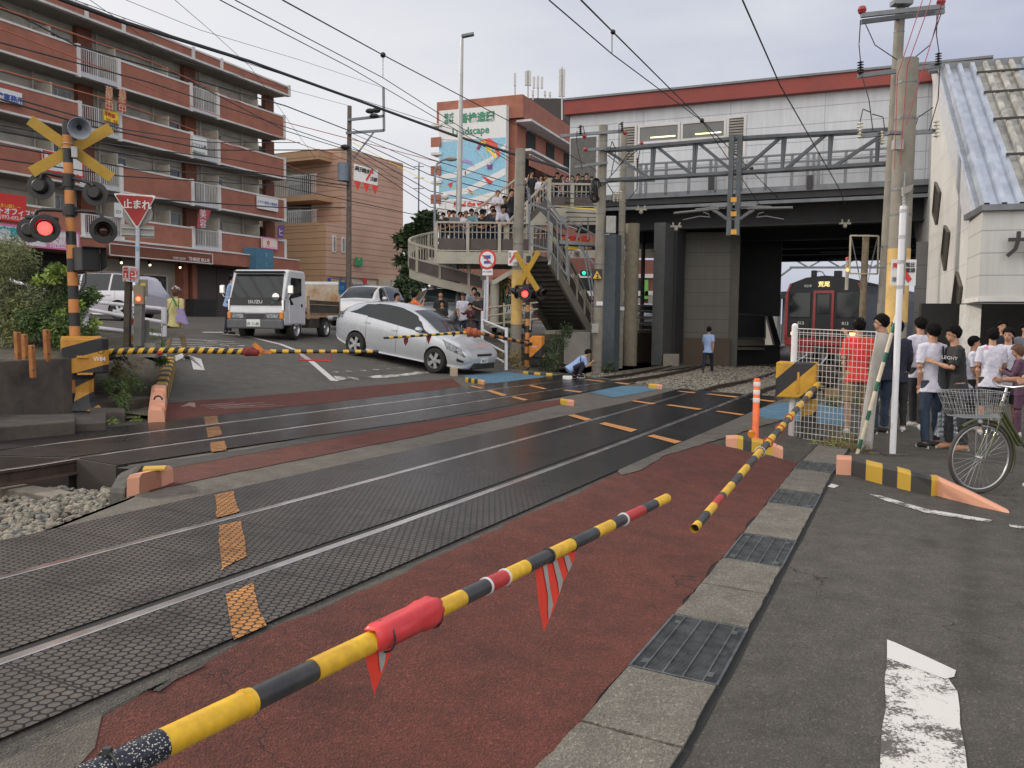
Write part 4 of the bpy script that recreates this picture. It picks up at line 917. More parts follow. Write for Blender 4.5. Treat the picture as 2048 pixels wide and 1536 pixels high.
M_PIER=panelmat('pier_cladding',(.105,.10,.09),(.125,.12,.11),.55,8,.03)
p1,pl,u1=gbox('clad_pier','wide dark pier with horizontal cladding joints under the station hall','pier',1358,1464,700,36,-.4,5.3,3.2,M_PIER,-76)
p2,_,_=gbox('clad_pier','narrow return face of the clad pier beside the dark stair wall','pier',1459,1474,700,35.4,-.4,5.3,.6,M_CDK,-74)
o,_,_=gbox('pier_plinth','brown stained plinth wall at the foot of the clad pier','wall',1350,1459,700,35.5,-.5,.95,.4,mat('plinth_brown',(.09,.065,.05),.85,scale=1),-76)
o,_,_=gbox('bridge_column','broad dark grey steel column left of the clad pier','column',1303,1325,700,33.5,-.4,5.4,1.1,mat('column_grey',(.07,.073,.076),.6),-61.5)
o,_,_=gbox('bridge_column','black slender column tight against the grey column','column',1327,1349,700,34.5,-.4,5.4,1.1,M_DST,-61.5)
o,_,_=gbox('bridge_column','blue-grey painted column behind the left concrete pole','column',1203,1229,640,30.2,-.3,4.6,.5,mat('column_bluegrey',(.07,.085,.10),.55),-61.5)
o=MB().cyl((P(1260,700,33).x,33,-.3),(P(1260,700,33).x,33,5.3),.27,n=20).obj('round_column',mat('column_cream',(.19,.165,.12),.7),smooth=True);tag(o,'round cream column under the left part of the bridge','column')
for i,x in enumerate((1284,1317,1336)):
 q=P(x,620,38);o=MB().cyl((q.x,38,0),(q.x,38,5.8),.09,n=8).obj('drain_pipe',M_DST);tag(o,['thin dark pipe beside the round cream column','thin dark pipe just left of the broad grey column','thin dark pipe in the gap by the clad pier'][i],'pipe')
o,_,_=gbox('concrete_box','low concrete box at the foot of the black column','box',1326,1357,722,33,-.3,.35,.7,mat('concrete_mid',(.22,.20,.17),.85),-76)
M_RET=mat('retaining_wall_brown',(.10,.075,.055),.9,scale=.8,col2=(.055,.042,.032),bump=.3,bscale=20)
rw_=thing('retaining_wall','brown stained retaining wall below the street railing, beyond the far track','wall',W(28,12.2))
mb=MB();A1,A2=P(1110,700,29.5),P(1350,700,38.5);A1.z=A2.z=-.5;mb.prism([A1,A2,A2+NV*.5,A1+NV*.5],(0,0,.5+P(1300,665,37.).z));mb.obj('wall',M_RET,rw_)
MB().prism([A1+Vector((0,-.05,1.62)),A2+Vector((0,-.05,1.62)),A2+NV*.4+Vector((0,0,1.62)),A1+NV*.4+Vector((0,0,1.62))],(0,0,.14)).obj('coping',mat('concrete_mid',(.22,.20,.17),.85),rw_)
o,_,_=gbox('abutment_block','grey concrete block wall under the foot of the footbridge stair','wall',1128,1180,690,28.6,.15,P(1150,664,28.6).z,.6,mat('concrete_light',(.24,.23,.205),.85,scale=1.5),-61.5)
fr=thing('street_railing','cream pipe railing on top of the brown retaining wall','railing',A2)
za=A1.z+1.76
for z in(za+.25,za+.5,za+.78,za+1.0):MB().cyl(A1.lerp(A2,.25)+Vector((0,.3,z-A1.z)),A2+Vector((0,.3,z-A1.z)),.03,n=6).obj('rail',mat('cream_pipe',(.40,.36,.28),.6),fr)
for t_ in(.3,.47,.64,.81,.97):q=A1.lerp(A2,t_)+Vector((0,.3,0));MB().cyl((q.x,q.y,za),(q.x,q.y,za+1.02),.035,n=6).obj('post',MATS['cream_pipe'],fr)
o,_,_=gbox('stair_enclosure','black underside and wall of the platform stair','wall',1474,1560,600,40,1.9,5.4,.4,M_DST,-70)
pf=thing('platform','station platform with dark fence panels between the stair and the train','platform',P(1500,700,40))
pl=VP_(P(1470,700,37)[:2],24);pl.n=-pl.n if pl.n.x>0 else pl.n
MB().prism([P(1474,700,36)*1,P(1528,700,38)*1,P(1575,690,80),P(1520,690,80)],(0,0,.12)).obj('deck',mat('concrete_mid',(.22,.20,.17),.85),pf)
for v in pf.children:pass
q0,q1=P(1474,628,36),P(1530,632,38.5);q0b,q1b=P(1474,676,36),P(1530,676,38.5)
MB().prism([q0,q1,q1b,q0b],(0,.05,0)).obj('fence_panel',mat('fence_dark',(.04,.04,.045),.5),pf)
for a,b_ in((q0,q1),(q0b,q1b),(q1,q1b)):MB().bar(a,b_,.07).obj('fence_rail',M_STG,pf)
MB().prism([P(1474,678,36),P(1530,678,38.5),P(1530,690,38.5),P(1474,692,36)],(0,.3,0)).obj('edge',mat('concrete_mid',(.22,.20,.17),.85),pf)
MB().prism([P(1474,692,37),P(1560,690,40),P(1560,735,40),P(1474,745,37)],(0,.3,0)).obj('wall',M_DST,pf)
o=thing('far_stair_building','white stair building with small dark windows seen past the bridge','building',P(1540,640,62))
MB().prism([P(1508,515,62),P(1545,515,62),P(1556,590,62),P(1552,690,62),P(1545,690,62)],(0,3,0)).obj('wall',panelmat('far_white_panel',(.50,.49,.45),(.55,.54,.5),.8,2),o)
for x,y in((1534,535),(1541,558),(1547,582)):MB().prism([P(x-2,y-12,61.9),P(x+2,y-12,61.9),P(x+3,y+12,61.9),P(x-1,y+12,61.9)],(0,-.05,0)).obj('window',M_DK,o)
MB().bar(P(1545,512,61.5),P(1557,590,61.5),.3).obj('gutter',M_STG,o)
MB().prism([P(1503,515,50),P(1512,515,50),P(1562,690,50),P(1550,690,50)],(0,.4,0)).obj('stair_stringer',M_DST,o)
o=thing('platform_canopy','dark platform canopy beyond the train','canopy',P(1565,600,75));MB().prism([P(1553,584,70),P(1640,578,75),P(1640,592,75),P(1553,598,70)],(0,14,0)).obj('roof',M_DST,o)
for x in(1560,1568,1580):q=P(x,600,75);MB().cyl((q.x,q.y,0),(q.x,q.y,q.z+.5),.12,n=8).obj('column',M_STG,o)
SA=19.6;wo_=SF.at(uR,0,0);SW_=VP_((14.5,30.6),SA);SW_.n=-SW_.n if SW_.n.x>0 else SW_.n
st=thing('station_stair_house','white panelled station stair house with a corrugated metal roof and dark entrance','building',(10.5,19.3,0))
m,t,b,co=newmat('stair_wall_panel');U=co.outputs['UV'];s_=t.nodes.new('ShaderNodeSeparateXYZ');t.links.new(U,s_.inputs[0])
dg=math_n(t,'ADD',s_.outputs[1],math_n(t,'MULTIPLY',s_.outputs[0],-1.15));j1=math_n(t,'LESS_THAN',math_n(t,'MODULO',math_n(t,'ADD',dg,90),.75),.03)
j2=math_n(t,'LESS_THAN',math_n(t,'MODULO',math_n(t,'ADD',s_.outputs[1],50),.9),.02)
bs=ramp(t,noise_n(t,co.outputs['Object'],.8,5),[(.3,(.50,.49,.47)),(.7,(.60,.59,.57))]);t.links.new(mix_n(t,math_n(t,'MULTIPLY',math_n(t,'MAXIMUM',j1,j2),.45),bs,(.25,.24,.22)),b.inputs['Base Color']);b.inputs['Roughness'].default_value=.55
M_SWP=m
zl=lambda px,py:SW_.uz(px,py)
uvpoly('wall',SW_,[zl(1845,150),zl(1864,140),zl(1932,438),zl(1944,436),(zl(1944,600)[0],-.4),(zl(1890,700)[0],-.4),zl(1880,700),zl(1854,637),zl(1824,430)],M_SWP,0,.25,st,px=False)
uvpoly('flashing',SW_,[zl(1864,140),zl(1882,138),zl(1957,418),zl(1932,438)],mat('flashing_white',(.50,.51,.54),.45),.06,.2,st,px=False)
for pts in([(1874,365),(1883,385),(1876,448),(1869,425)],[(1893,452),(1901,466),(1893,540),(1887,510)],[(1917,545),(1926,575),(1917,650),(1908,612)]):
 f=uvpoly('window',SW_,[zl(*p)for p in pts],M_DK,.03,.1,st,px=False)
 fr_=MB();q=[SW_.pp(*p,.05)for p in pts]
 for a,b_ in zip(q,q[1:]+q[:1]):fr_.bar(a,b_,.06)
 fr_.obj('frame',mat('bronze_frame',(.10,.085,.065),.5),f)
e0,e1=SW_.pp(1882,138,.1),SW_.pp(1957,418,.1);sl=e1-e0;wv=Vector((math.cos(R(SA)),-math.sin(R(SA)),0));nr=sl.cross(wv).normalized();nr=-nr if nr.z<0 else nr
M_COR=mat('corrugated_steel',(.58,.62,.68),.30,.75,var=.12,scale=1.5)
M_CORT=mat('corrugated_translucent',(.33,.32,.29),.45,.0,var=.3,scale=2)
pit=.36;prof=[(0,0),(.12,0),(.16,.15),(.24,.15),(.28,0)]
for mt_,sel in((M_COR,0),(M_CORT,1)):
 mb=MB()
 for k in range(28):
  if((k in(3,4,5,14,15,16))==bool(sel)):
   pr=[(k*pit+a*pit/.28,h)for a,h in prof]
   for(a0,h0),(a1,h1)in zip(pr,pr[1:]):
    p=[e0+wv*a0+nr*h0,e0+wv*a1+nr*h1];mb.quad(p[0],p[1],p[1]+sl,p[0]+sl)
 mb.obj('roof_sheet' if not sel else 'roof_light',mt_,st)
L_=sl.length
for k0 in(2.0,13.0):
 for f_ in(.115,.29,.50,.74):
  p=e0+sl*f_+wv*(k0*pit+.25)+nr*.19;MB().bar(p,p+wv*1.55,.05,.06).obj('roof_bracket',M_SK,st)
ft=e0-nr*.05;MB().bar(ft-wv*.2+Vector((0,.1,.1)),ft+wv*10+Vector((0,.1,.1)),.4,.22).obj('roof_ridge',M_STG,st)
cz1,cz0=SW_.uz(1940,440)[1],SW_.uz(1940,590)[1]
c0=P(1938,440,19.2);c1=P(1965,430,17.6);
for nm,zz0,zz1,gr,m in(('canopy_box',2.18,3.9,0,panelmat('canopy_panel',(.47,.465,.45),(.52,.515,.50),.45,30,.022)),('canopy_cap',3.9,4.02,.12,M_STG),('canopy_sill',2.08,2.18,.03,M_WTRIM)):
 a,b_=Vector((c0.x-gr,c0.y,zz0)),Vector((c1.x-gr*.6,c1.y-gr,zz0));mb=MB().prism([a,b_,b_+wv*8,a+wv*8],(0,0,zz1-zz0));o=mb.obj(nm,m,st)
 uv=o.data.uv_layers.new(name='uv')
 for l in o.data.loops:c=WM[st]@o.data.vertices[l.vertex_index].co;uv.data[l.index].uv=(c.dot(wv)+c.y,c.z+.05)
q=P(1974,500,18.6);MB().prism([Vector((c0.x+.02,c0.y,-.3)),Vector((q.x,18.7,-.3)),Vector((q.x+.1,19.2,-.3)),Vector((c0.x+.1,19.6,-.3))],(0,0,2.36)).obj('entrance_column',mat('column_light',(.50,.49,.47),.7),st)
fn=facing(Vector((c1.x,c1.y,0))+wv*.95+Vector((0,-.03,3.10)),Vector((wv.y,-wv.x,0))*1)
fn=facing(P(2046,492,17.2),Vector((wv.y,-wv.x,0)))
MB().text('九産大前駅',.52,fn@Matrix.Translation((-.02+1.03,0,0)),.03,bold=.015).obj('lettering',M_SK,st)
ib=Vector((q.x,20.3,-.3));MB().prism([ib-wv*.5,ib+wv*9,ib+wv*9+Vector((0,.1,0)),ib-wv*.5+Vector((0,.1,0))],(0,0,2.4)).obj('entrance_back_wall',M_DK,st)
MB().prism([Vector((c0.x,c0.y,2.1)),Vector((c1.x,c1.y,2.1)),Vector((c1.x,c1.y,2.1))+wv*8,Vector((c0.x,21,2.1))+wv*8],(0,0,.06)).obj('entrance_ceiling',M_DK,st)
o,_,_=gbox('station_side_wall','dark grey panelled wall below the slanting white stair wall','wall',1826,1905,640,29.5,-.4,4.4,.3,panelmat('side_wall_dark',(.12,.12,.125),(.15,.15,.155),.8,1.0),-66)
M_SIGY=mat('signal_yellow',(.42,.25,.02),.55,scale=4,var=.12)
M_SORG=mat('signal_orange',(.50,.20,.055),.55,scale=5,var=.12)
M_SBLK=mat('signal_black',(.02,.019,.02),.5,scale=5,var=.2)
M_HOOD=mat('lamp_hood_black',(.012,.012,.013),.42,scale=5)
M_CABY=mat('machine_yellow',(.52,.25,.028),.5,scale=4,var=.12)
def stripemat(name,ca,cb,vec,freq,duty=.5):
 m,t,b,co=newmat(name);d=t.nodes.new('ShaderNodeVectorMath');d.operation='DOT_PRODUCT';d.inputs[1].default_value=vec;t.links.new(co.outputs['Object'],d.inputs[0])
 k=math_n(t,'LESS_THAN',math_n(t,'FRACT',math_n(t,'MULTIPLY_ADD',d.outputs['Value'],freq,50.2)),duty)
 n_=noise_n(t,co.outputs['Object'],7.,5,.7);dirt=ramp(t,n_,[(.3,(.72,.68,.62)),(.6,(1,)*3)])
 t.links.new(mix_n(t,1.,mix_n(t,k,ca,cb),dirt,'MULTIPLY'),b.inputs['Base Color']);b.inputs['Roughness'].default_value=.5;return m
def banded(mb,a,b_,r0,r1,n,cols,radial=14):
 a,b_=Vector(a),Vector(b_)
 for i in range(n):
  mb.mi=cols[i%len(cols)];mb.tube([a.lerp(b_,i/n),a.lerp(b_,(i+1)/n)],[lerp(r0,r1,i/n),lerp(r0,r1,(i+1)/n)],radial,cap=i in(0,n-1))
 return mb
def hood(par,c,d,r,lit=False,seen_back=True):
 q=Vector(d).normalized().to_track_quat('Z','Y').to_matrix();c=Vector(c)
 o=MB().lathe([(0,0),(r,0),(r,.02),(r*.97,.03),(0,.03)],c,q,28).obj('lamp_unit',M_HOOD,par,smooth=True)
 MB().lathe([(0,-.13),(r*.42,-.13),(r*.55,-.08),(r*.58,0)],c,q,20).obj('housing',M_HOOD,o,smooth=True)
 mb=MB();vs=[]
 n=22
 for k in range(n+1):
  a=R(-35+250*k/n)
  for rr,h in((r*.62,.02),(r*.64,.02+.22*(0.55+.45*math.sin(a))),):vs.append(c+q@Vector((rr*math.cos(a),rr*math.sin(a),h)))
 mb.add(vs,[(2*k,2*k+2,2*k+3,2*k+1)for k in range(n)]);h=mb.obj('visor',M_HOOD,o,smooth='all');s_=h.modifiers.new('s','SOLIDIFY');s_.thickness=.008
 ml=mat('red_light_on',(1,.035,.03),.3,var=0,emit=5.)if lit else mat('red_lens_off',(.045,.018,.016),.12,var=0)
 MB().lathe([(r*.48,.032),(r*.44,.045),(r*.25,.06),(0,.066)],c,q,22).obj('lens',ml,o,smooth='all')
 return o
def cross_blades(par,c,nrm,L_=.62,w_=.14,ang=38):
 T=facing(c,nrm);M3=T.to_3x3()
 for k,a in enumerate((ang,-ang)):
  q=M3@Matrix.Rotation(R(a),3,'Z');o=MB().box(Vector(c)+Vector(nrm).normalized()*(.004+.012*k),(L_*2,w_,.01),q).obj('cross_blade',M_SIGY,par,bevel=.003)
def plate(par,p,nrm,w_,h_,m,nm='plate',th=.01,sh=None):
 T=facing(p,nrm);o=MB(T).box((0,0,-th/2),(w_,h_,th)).obj(nm,m,par);return T
CR=-NV
YS=12.6
top,bot=P(133.2,243,YS),P(156,825,YS);axis=lambda z:Vector((lerp(bot.x,top.x,(z-bot.z)/(top.z-bot.z)),YS,z))
sg=thing('crossing_signal','tall left crossing signal with yellow X, one glowing red lamp and a horn speaker','crossing signal',bot)
mb=MB();zt0=top.z;nb=20;hh=.196
for i in range(nb):
 z1,z0=zt0-i*hh,zt0-(i+1)*hh;mb.mi=1 if i%2 else 0;mb.tube([axis(z1),axis(z0)],[.062+.0008*i,.062+.0008*(i+1)],18,cap=(i==0))
mb.obj('post',[M_SBLK,M_SORG],sg,smooth=True)
cn=(CR*.55+Vector((0,-1,0))*.8).normalized()
cross_blades(sg,P(137,297,YS)+Vector((0,-.02,0))+Vector((0,.11,0)),cn,.64,.155,35)
MB(facing(P(149,305,YS-.02),cn)).box((0,0,0),(.08,.16,.1)).obj('bracket_box',M_ALU,sg,bevel=.01)
for y in(288,297):MB().torus(P(135,y,YS),Matrix(),.07,.008,20,6).obj('clamp',M_ALU,sg)
hq=(Vector((.45,-.85,-.25))).normalized().to_track_quat('Z','Y').to_matrix();hc=P(158,254,YS-.1)
h_=MB().lathe([(.05,-.12),(.075,0),(.10,.10),(.15,.24),(.155,.25),(.145,.25),(.09,.10),(.03,.04),(0,.04)],hc,hq,22).obj('horn',mat('horn_grey',(.30,.32,.37),.5),sg,smooth=True)
MB().ball(hc+hq@Vector((0,0,.08)),.035,8).obj('horn_cone',M_HOOD,h_,smooth=True)
MB().bar(P(136,254,YS),P(152,252,YS-.08),.04).obj('horn_bracket',M_ALU,sg)
def arm(pts,m=M_SBLK,r=.026):return MB().tube([P(x,y,YS+dy)for x,y,dy in pts],r,10).obj('lamp_arm',m,sg,smooth=True)
arm([(136,355,0),(110,350,-.05),(93,346,-.1),(84,348,-.1),(82,358,-.1)]);arm([(138,355,0),(165,361,-.05),(180,366,-.1),(187,372,-.1)])
arm([(138,422,0),(110,420,0),(84,419,-.1),(74,422,-.1),(70,432,-.1)]);arm([(140,422,0),(168,423,-.05),(192,424,-.1),(203,430,-.1),(206,442,-.1)])
MB().cyl(P(140,414,YS),P(140,431,YS),.10,.10,16).obj('hub',M_SBLK,sg,smooth=True);MB().cyl(P(137,348,YS),P(137,374,YS),.085,.085,16).obj('hub',M_SBLK,sg,smooth=True)
away=Vector((-.25,.95,0));toward=Vector((.42,-.9,-.02))
hood(sg,P(81,373,YS-.05),away,.185);hood(sg,P(190,387,YS-.05),away,.17)
hood(sg,P(60,460,YS+.1),away,.18);hood(sg,P(90,457,YS-.22),toward,.20,lit=True);hood(sg,P(207,461,YS-.18),toward,.185)
MB().box(P(84,436,YS-.05),(.34,.3,.05)).obj('lamp_cover',M_HOOD,sg,bevel=.01)
T=facing(P(172,519,YS-.05),Vector((.75,-.65,0)));b_=MB(T).box((0,0,0),(.26,.34,.34)).obj('direction_box',M_HOOD,sg,bevel=.012)
MB(T).prism([(-.13,.17,.17),(.13,.17,.17),(.16,.17,.30),(-.16,.17,.30)],(0,-.012,0)).prism([(.13,.17,.17),(.13,-.17,.17),(.16,-.10,.30),(.16,.17,.30)],(.01,0,0)).obj('box_visor',M_HOOD,b_)
MB().tube([P(172,545,YS),P(171,565,YS-.02),P(163,580,YS-.03),P(152,588,YS)],.012,6).obj('cable',M_SBLK,sg,smooth=True)
CABD=Vector((.42,-.907,0))
def machine(label,c,fr,w1,d1,h1,z0,mat_,base_w=.2,legm=None,zb=None):
 o=thing('barrier_machine',label,'barrier machine',(c.x,c.y,zb));T=facing(Vector((c.x,c.y,z0+h1/2)),fr)
 b_=MB(T).box((0,0,0),(w1,h1,d1)).obj('cabinet',mat_,o,bevel=.035);return o,T
M_STL=stripemat('machine_stripes_left',(.52,.25,.028),(.018,.018,.022),(.30,0,-.9),2.8,.47)
b0=G(155,823);cz1,cz0=P(170,680,YS-.2).z,P(170,742,YS-.2).z
mc=thing('barrier_machine','yellow and black striped cabinet marked W84 at the left end of the far barrier','barrier machine',Vector((bot.x,YS-.3,b0.z)))
T=facing(P(170,711,YS-.35),Vector((.50,-.86,0)))
def cab(T,w_,h_,d_,ch,m,par,nm='cabinet'):
 pr=[(-w_/2,-d_/2),(w_/2-ch,-d_/2),(w_/2,-d_/2+ch),(w_/2,d_/2-ch),(w_/2-ch,d_/2),(-w_/2,d_/2)]
 return MB(T).prism([(x,-h_/2,z)for x,z in pr],(0,h_,0)).obj(nm,m,par,bevel=.02)
cab(T,.60,.50,.42,.09,M_STL,mc)
MB(T).box((-.04,.258,0),(.50,.03,.36)).obj('cabinet_lid',M_CABY,mc,bevel=.012)
MB(T).box((-.05,-.01,.235),(.14,.035,.03)).obj('latch',M_CABY,mc,bevel=.005);MB(T).box((-.02,-.25,.22),(.2,.03,.04)).obj('latch',M_CABY,mc,bevel=.005)
mb=MB();mb.text('W84',.085,T@Matrix.Translation((.17,-.045,.2125)),.003,bold=.001,sx=.9);mb.obj('lettering',M_SW,mc)
MB(T).torus((.19,.08,.2125),Matrix(),.045,.004,20,6).obj('maker_emblem',M_DST,mc)
ped=MB();ax0=Vector((T.translation.x-.04,T.translation.y+.05,0))
ped.tube([ax0+Vector((0,0,z))for z in(cz0,cz0-.1,b0.z+.28,b0.z+.14,b0.z+.02)],[(.17,.13),(.135,.11),(.13,.11),(.16,.14),(.25,.2)],8)
ped.obj('pedestal',stripemat('pedestal_stripes',(.50,.24,.024),(.018,.018,.022),(.42,.1,-.8),3.0,.55),mc)
MB().box(ax0+Vector((0,0,b0.z-.02)),(.75,.6,.06)).obj('base_plate',M_SBLK,mc)
M_WRAP=None
def wrapmat(name,ca,cb,pitch,axis_v,p0):
 m,t,b,co=newmat(name);U=co.outputs['UV'];s_=t.nodes.new('ShaderNodeSeparateXYZ');t.links.new(U,s_.inputs[0])
 k=math_n(t,'LESS_THAN',math_n(t,'FRACT',math_n(t,'ADD',math_n(t,'MULTIPLY',s_.outputs[0],1/pitch),math_n(t,'ADD',s_.outputs[1],20))),.5)
 t.links.new(mix_n(t,k,ca,cb),b.inputs['Base Color']);b.inputs['Roughness'].default_value=.6;return m
def uvtube(pts,r,n=12):
 mb=MB();mb.tube(pts,r,n,cap=False);return mb
def uvtube_obj(name,a,b_,r0,r1,m,par,n=14,k=30,sag=0.):
 pts=[Vector(a).lerp(Vector(b_),i/k)-Vector((0,0,sag*4*(i/k)*(1-i/k)))for i in range(k+1)];mb=MB();mb.tube(pts,[lerp(r0,r1,i/k)for i in range(k+1)],n,cap=False)
 o=mb.obj(name,m,par,smooth='all',recalc=False);L=(Vector(b_)-Vector(a)).length;uv=o.data.uv_layers.new(name='uv')
 for p_ in o.data.polygons:
  i,j=divmod(p_.index,n)
  for li,(di,dj)in zip(p_.loop_indices,((0,0),(0,1),(1,1),(1,0))):uv.data[li].uv=((i+di)/k*L,(j+dj)/n)
 return o
YA=12.8
ar=thing('crossing_barrier','lowered far barrier arm from the left, spiral taped beside the W84 cabinet','crossing barrier',P(214,704,YA))
a0,a1,a2=P(210,704,YA-.2),P(490,703.5,YA+.3),P(757,703,YA+.8)
uvtube_obj('wrapped_pole',a0,a1,.046,.044,wrapmat('barrier_wrap',(.60,.36,.03),(.018,.016,.014),.14,None,None),ar,sag=-.02)
MB().tube([a0.lerp(a1,.37),a0.lerp(a1,.395)],.05,14).obj('red_band',M_SR,ar);
mb=MB();banded(mb,P(540,703,YA+.4),a2,.033,.026,18,[0,1]);mb.obj('tip_pole',[mat('barrier_yellow',(.68,.40,.035),.42,scale=8,var=.1),mat('barrier_black',(.02,.02,.022),.38,scale=8,var=.15)],ar,smooth=True)
M_RCL=mat('red_cloth',(.22,.03,.028),.8,scale=9,var=.25,bump=.5,bscale=30)
mb=MB();mb.tube([P(x,y,YA+.25)for x,y in((486,706),(490,704),(498,703),(508,704),(516,703),(520,704))],[.04,.068,.072,.062,.07,.045],12);mb.obj('cloth_wrap',M_RCL,ar,smooth='all')
M_JNT=mat('joint_orange',(.62,.20,.03),.5,scale=6,var=.2)
mb=MB();mb.bar(P(507,688,YA+.2),P(524,702,YA+.25),.05,.07);mb.bar(P(520,703,YA+.3),P(543,704,YA+.35),.06,.05);mb.bar(P(520,700,YA+.25),P(519,712,YA+.25),.04);mb.obj('breakaway_joint',M_JNT,ar)
mb=MB();mb.quad(P(598,706,YA+.5),P(662,706,YA+.6),P(663,722,YA+.6),P(597,720,YA+.5));nt_=mb.obj('mesh_net',mat('net_red_brown',(.22,.12,.10),.9,alpha=.45),ar);mb=MB();mb.tube([P(598,705,YA+.5),P(597,720,YA+.5),P(663,722,YA+.6),P(662,705,YA+.6)],.012,6);mb.obj('net_edge',M_SR,nt_)
YP=13.6
o=thing('stop_sign','red triangular stop sign reading 止まれ on a pale post','sign',P(276,700,YP))
MB().cyl(P(275.5,455,YP),P(274,700,YP),.032,n=12).obj('post',mat('post_pale_blue',(.50,.54,.62),.5),o,smooth=True)
def rtri(pts,r=8):
 out=[]
 for i in range(3):
  p0,p,p1=Vector(pts[i-1]),Vector(pts[i]),Vector(pts[(i+1)%3]);a=p+(p0-p).normalized()*r;b_=p+(p1-p).normalized()*r
  for k in range(5):t_=k/4;out.append(((1-t_)**2)*a+2*t_*(1-t_)*p+t_*t_*b_)
 return[(v.x,v.y)for v in out]
def pprism(pts,Y,th=.012,back=True):return MB().prism([P(x,y,Y)for x,y in pts],(0,th,0))
pprism(rtri([(226,386),(312,391),(274,459)],6),YP-.04).obj('sign_rim',mat('reflect_white',(.72,.72,.70),.3),o)
pprism(rtri([(230,389),(308,394),(274,454)],6),YP-.05,.009).obj('sign_face',mat('stop_red',(.34,.022,.022),.4),o)
for i,ch in enumerate('止まれ'):MB().text(ch,.152,facing(P(255+i*19,409+i*1.2,YP-.055),(.0,-1,0)),.002,bold=.003).obj('lettering',MATS['reflect_white'],o)
pr=pprism([(P_[0]+3,P_[1])for P_ in[(246+30*math.cos(a)+26,428+24*math.sin(a))for a in[i*.4 for i in range(16)]]],YP+.05).obj('mirror_back',mat('mirror_back_grey',(.33,.32,.30),.6),o)
pprism([(241,448),(308,452),(309,477),(242,473)],YP+.06).obj('back_plate',MATS['mirror_back_grey'],o)
for y in(455,468):MB().bar(P(243,y,YP+.04),P(308,y+3,YP+.04),.02).obj('back_rail',M_ALU,o)
pprism([(271.5,492),(277.5,493),(277.5,501),(271.5,500)],YP-.04,.01).obj('sticker',M_('sticker_blue',(.2,.4,.55)),o)
YQ=13.3
o=thing('emergency_button_sign','small white box sign with red STOP panels on a rusty post','sign',P(255,690,YQ))
MB().bar(P(257,562,YQ),P(254,692,YQ),.085).obj('post',mat('post_rust_brown',(.075,.06,.045),.8,var=.3),o)
fA,fB=Vector((-.75,-.66,0)),Vector((.42,-.9,0))
MB().prism([P(245,532,YQ+.0),P(257,532,YQ-.12),P(276,534,YQ),P(264,534,YQ+.12)],(0,0,-.235)).obj('box',M_SW,o)
pprism([(246.5,535),(255.5,534.5),(255.5,556),(246.5,556)],YQ-.135,.01).obj('red_panel',M_SR,o);pprism([(260,536),(274.5,537),(274.5,557),(260,557)],YQ-.135,.01).obj('red_panel',M_SR,o)
MB().text('STOP',.052,facing(P(267.3,540.5,YQ-.14),(0,-1,0)),.002,bold=.001).obj('lettering',M_SW,o);MB().text('STOP',.034,facing(P(251,540,YQ-.14),(0,-1,0)),.002).obj('lettering',M_SW,o)
for x,y,w_,h_ in((264,547,.03,.02),(271,545,.02,.03),(266,553,.05,.02),(271.5,552,.025,.05),(251,548,.03,.02),(251,553,.02,.03)):MB().box(P(x,y,YQ-.14),(w_,.004,h_)).obj('pictogram',M_SW,o)
for x,m in((247,M_SY),(250,M_SR),(261,M_SK),(268,M_SR)):MB().box(P(x,560,YQ-.135),(.02,.004,.02)).obj('pictogram',m,o)
o=thing('warning_post','grey post with an olive box and a small glowing red lamp','post',P(278,690,YQ-.1))
MB().bar(P(280,600,YQ-.1),P(277,692,YQ-.1),.12).obj('post',mat('post_grey',(.13,.13,.12),.7,var=.2),o)
MB().box(P(279,590,YQ-.12),(.15,.12,.30),Matrix.Rotation(.2,3,'Z')).obj('lamp_box',mat('olive_box',(.22,.19,.12),.6),o,bevel=.015)
MB().box(P(286,576,YQ+.1),(.12,.08,.26)).obj('back_box',M_SOF,o);MB().box(P(286,570,YQ+.04),(.07,.02,.05)).obj('label_plate',M_SY,o)
MB().ball(P(276.5,598,YQ-.2),(.035,.02,.035),12).obj('lamp',mat('red_light_small',(1,.07,.03),emit=6.,var=0),o,smooth=True)
MB().box(P(288,667,YQ+.1),(.13,.1,.42)).obj('lower_box',MATS['post_grey'],o)
o=thing('marker_stick','white and red striped marker stick between the two posts','marker',P(265,690,YQ+.2))
MB().bar(P(263,620,YQ+.2),P(262,688,YQ+.2),.065,.03).obj('stick',M_SW,o);pprism([(266,634),(266,646),(258,664),(258,652)],YQ+.18,.01).obj('red_stripe',M_SR,o);MB().box(P(262,678,YQ+.15),(.07,.04,.12)).obj('reflector',mat('reflector_amber',(.55,.25,.02),.3),o)
o=tag(MB().box(P(290,700,YQ),(.33,.08,.22)).obj('concrete_slab',mat('concrete_light',(.24,.23,.205),.85)),'small ribbed concrete panel at the foot of the grey posts','panel')
o=thing('guard_rail','white pipe guard rail sloping behind the bush to a post beside the walking woman','guard rail',G(328,715))
M_WP=mat('white_pipe',(.62,.62,.66),.45,scale=4,var=.08)
for pts in([(20,560,18),(100,583,16.6),(180,603,15.4),(326,618,14.6)],[(60,596,17.2),(175,618,15.4),(252,633,14.8),(326,644.5,14.6)],[(90,636,16.6),(200,656,15.3),(326,672,14.6)],[(60,660,16),(200,682,15.3),(300,697,14.8)]):
 MB().tube([P(*p)for p in pts],.034,8).obj('rail',M_WP,o,smooth=True)
for x,y0,y1 in((328,614,712),(172,600,690),(60,570,670)):MB().cyl(P(x,y0,14.6 if x>300 else 15.5),P(x,y1,14.6 if x>300 else 15.5),.045,n=12).obj('post',M_WP,o,smooth=True)
M_RST=mat('rusty_orange',(.42,.17,.045),.75,scale=9,col2=(.25,.09,.03),bump=.4)
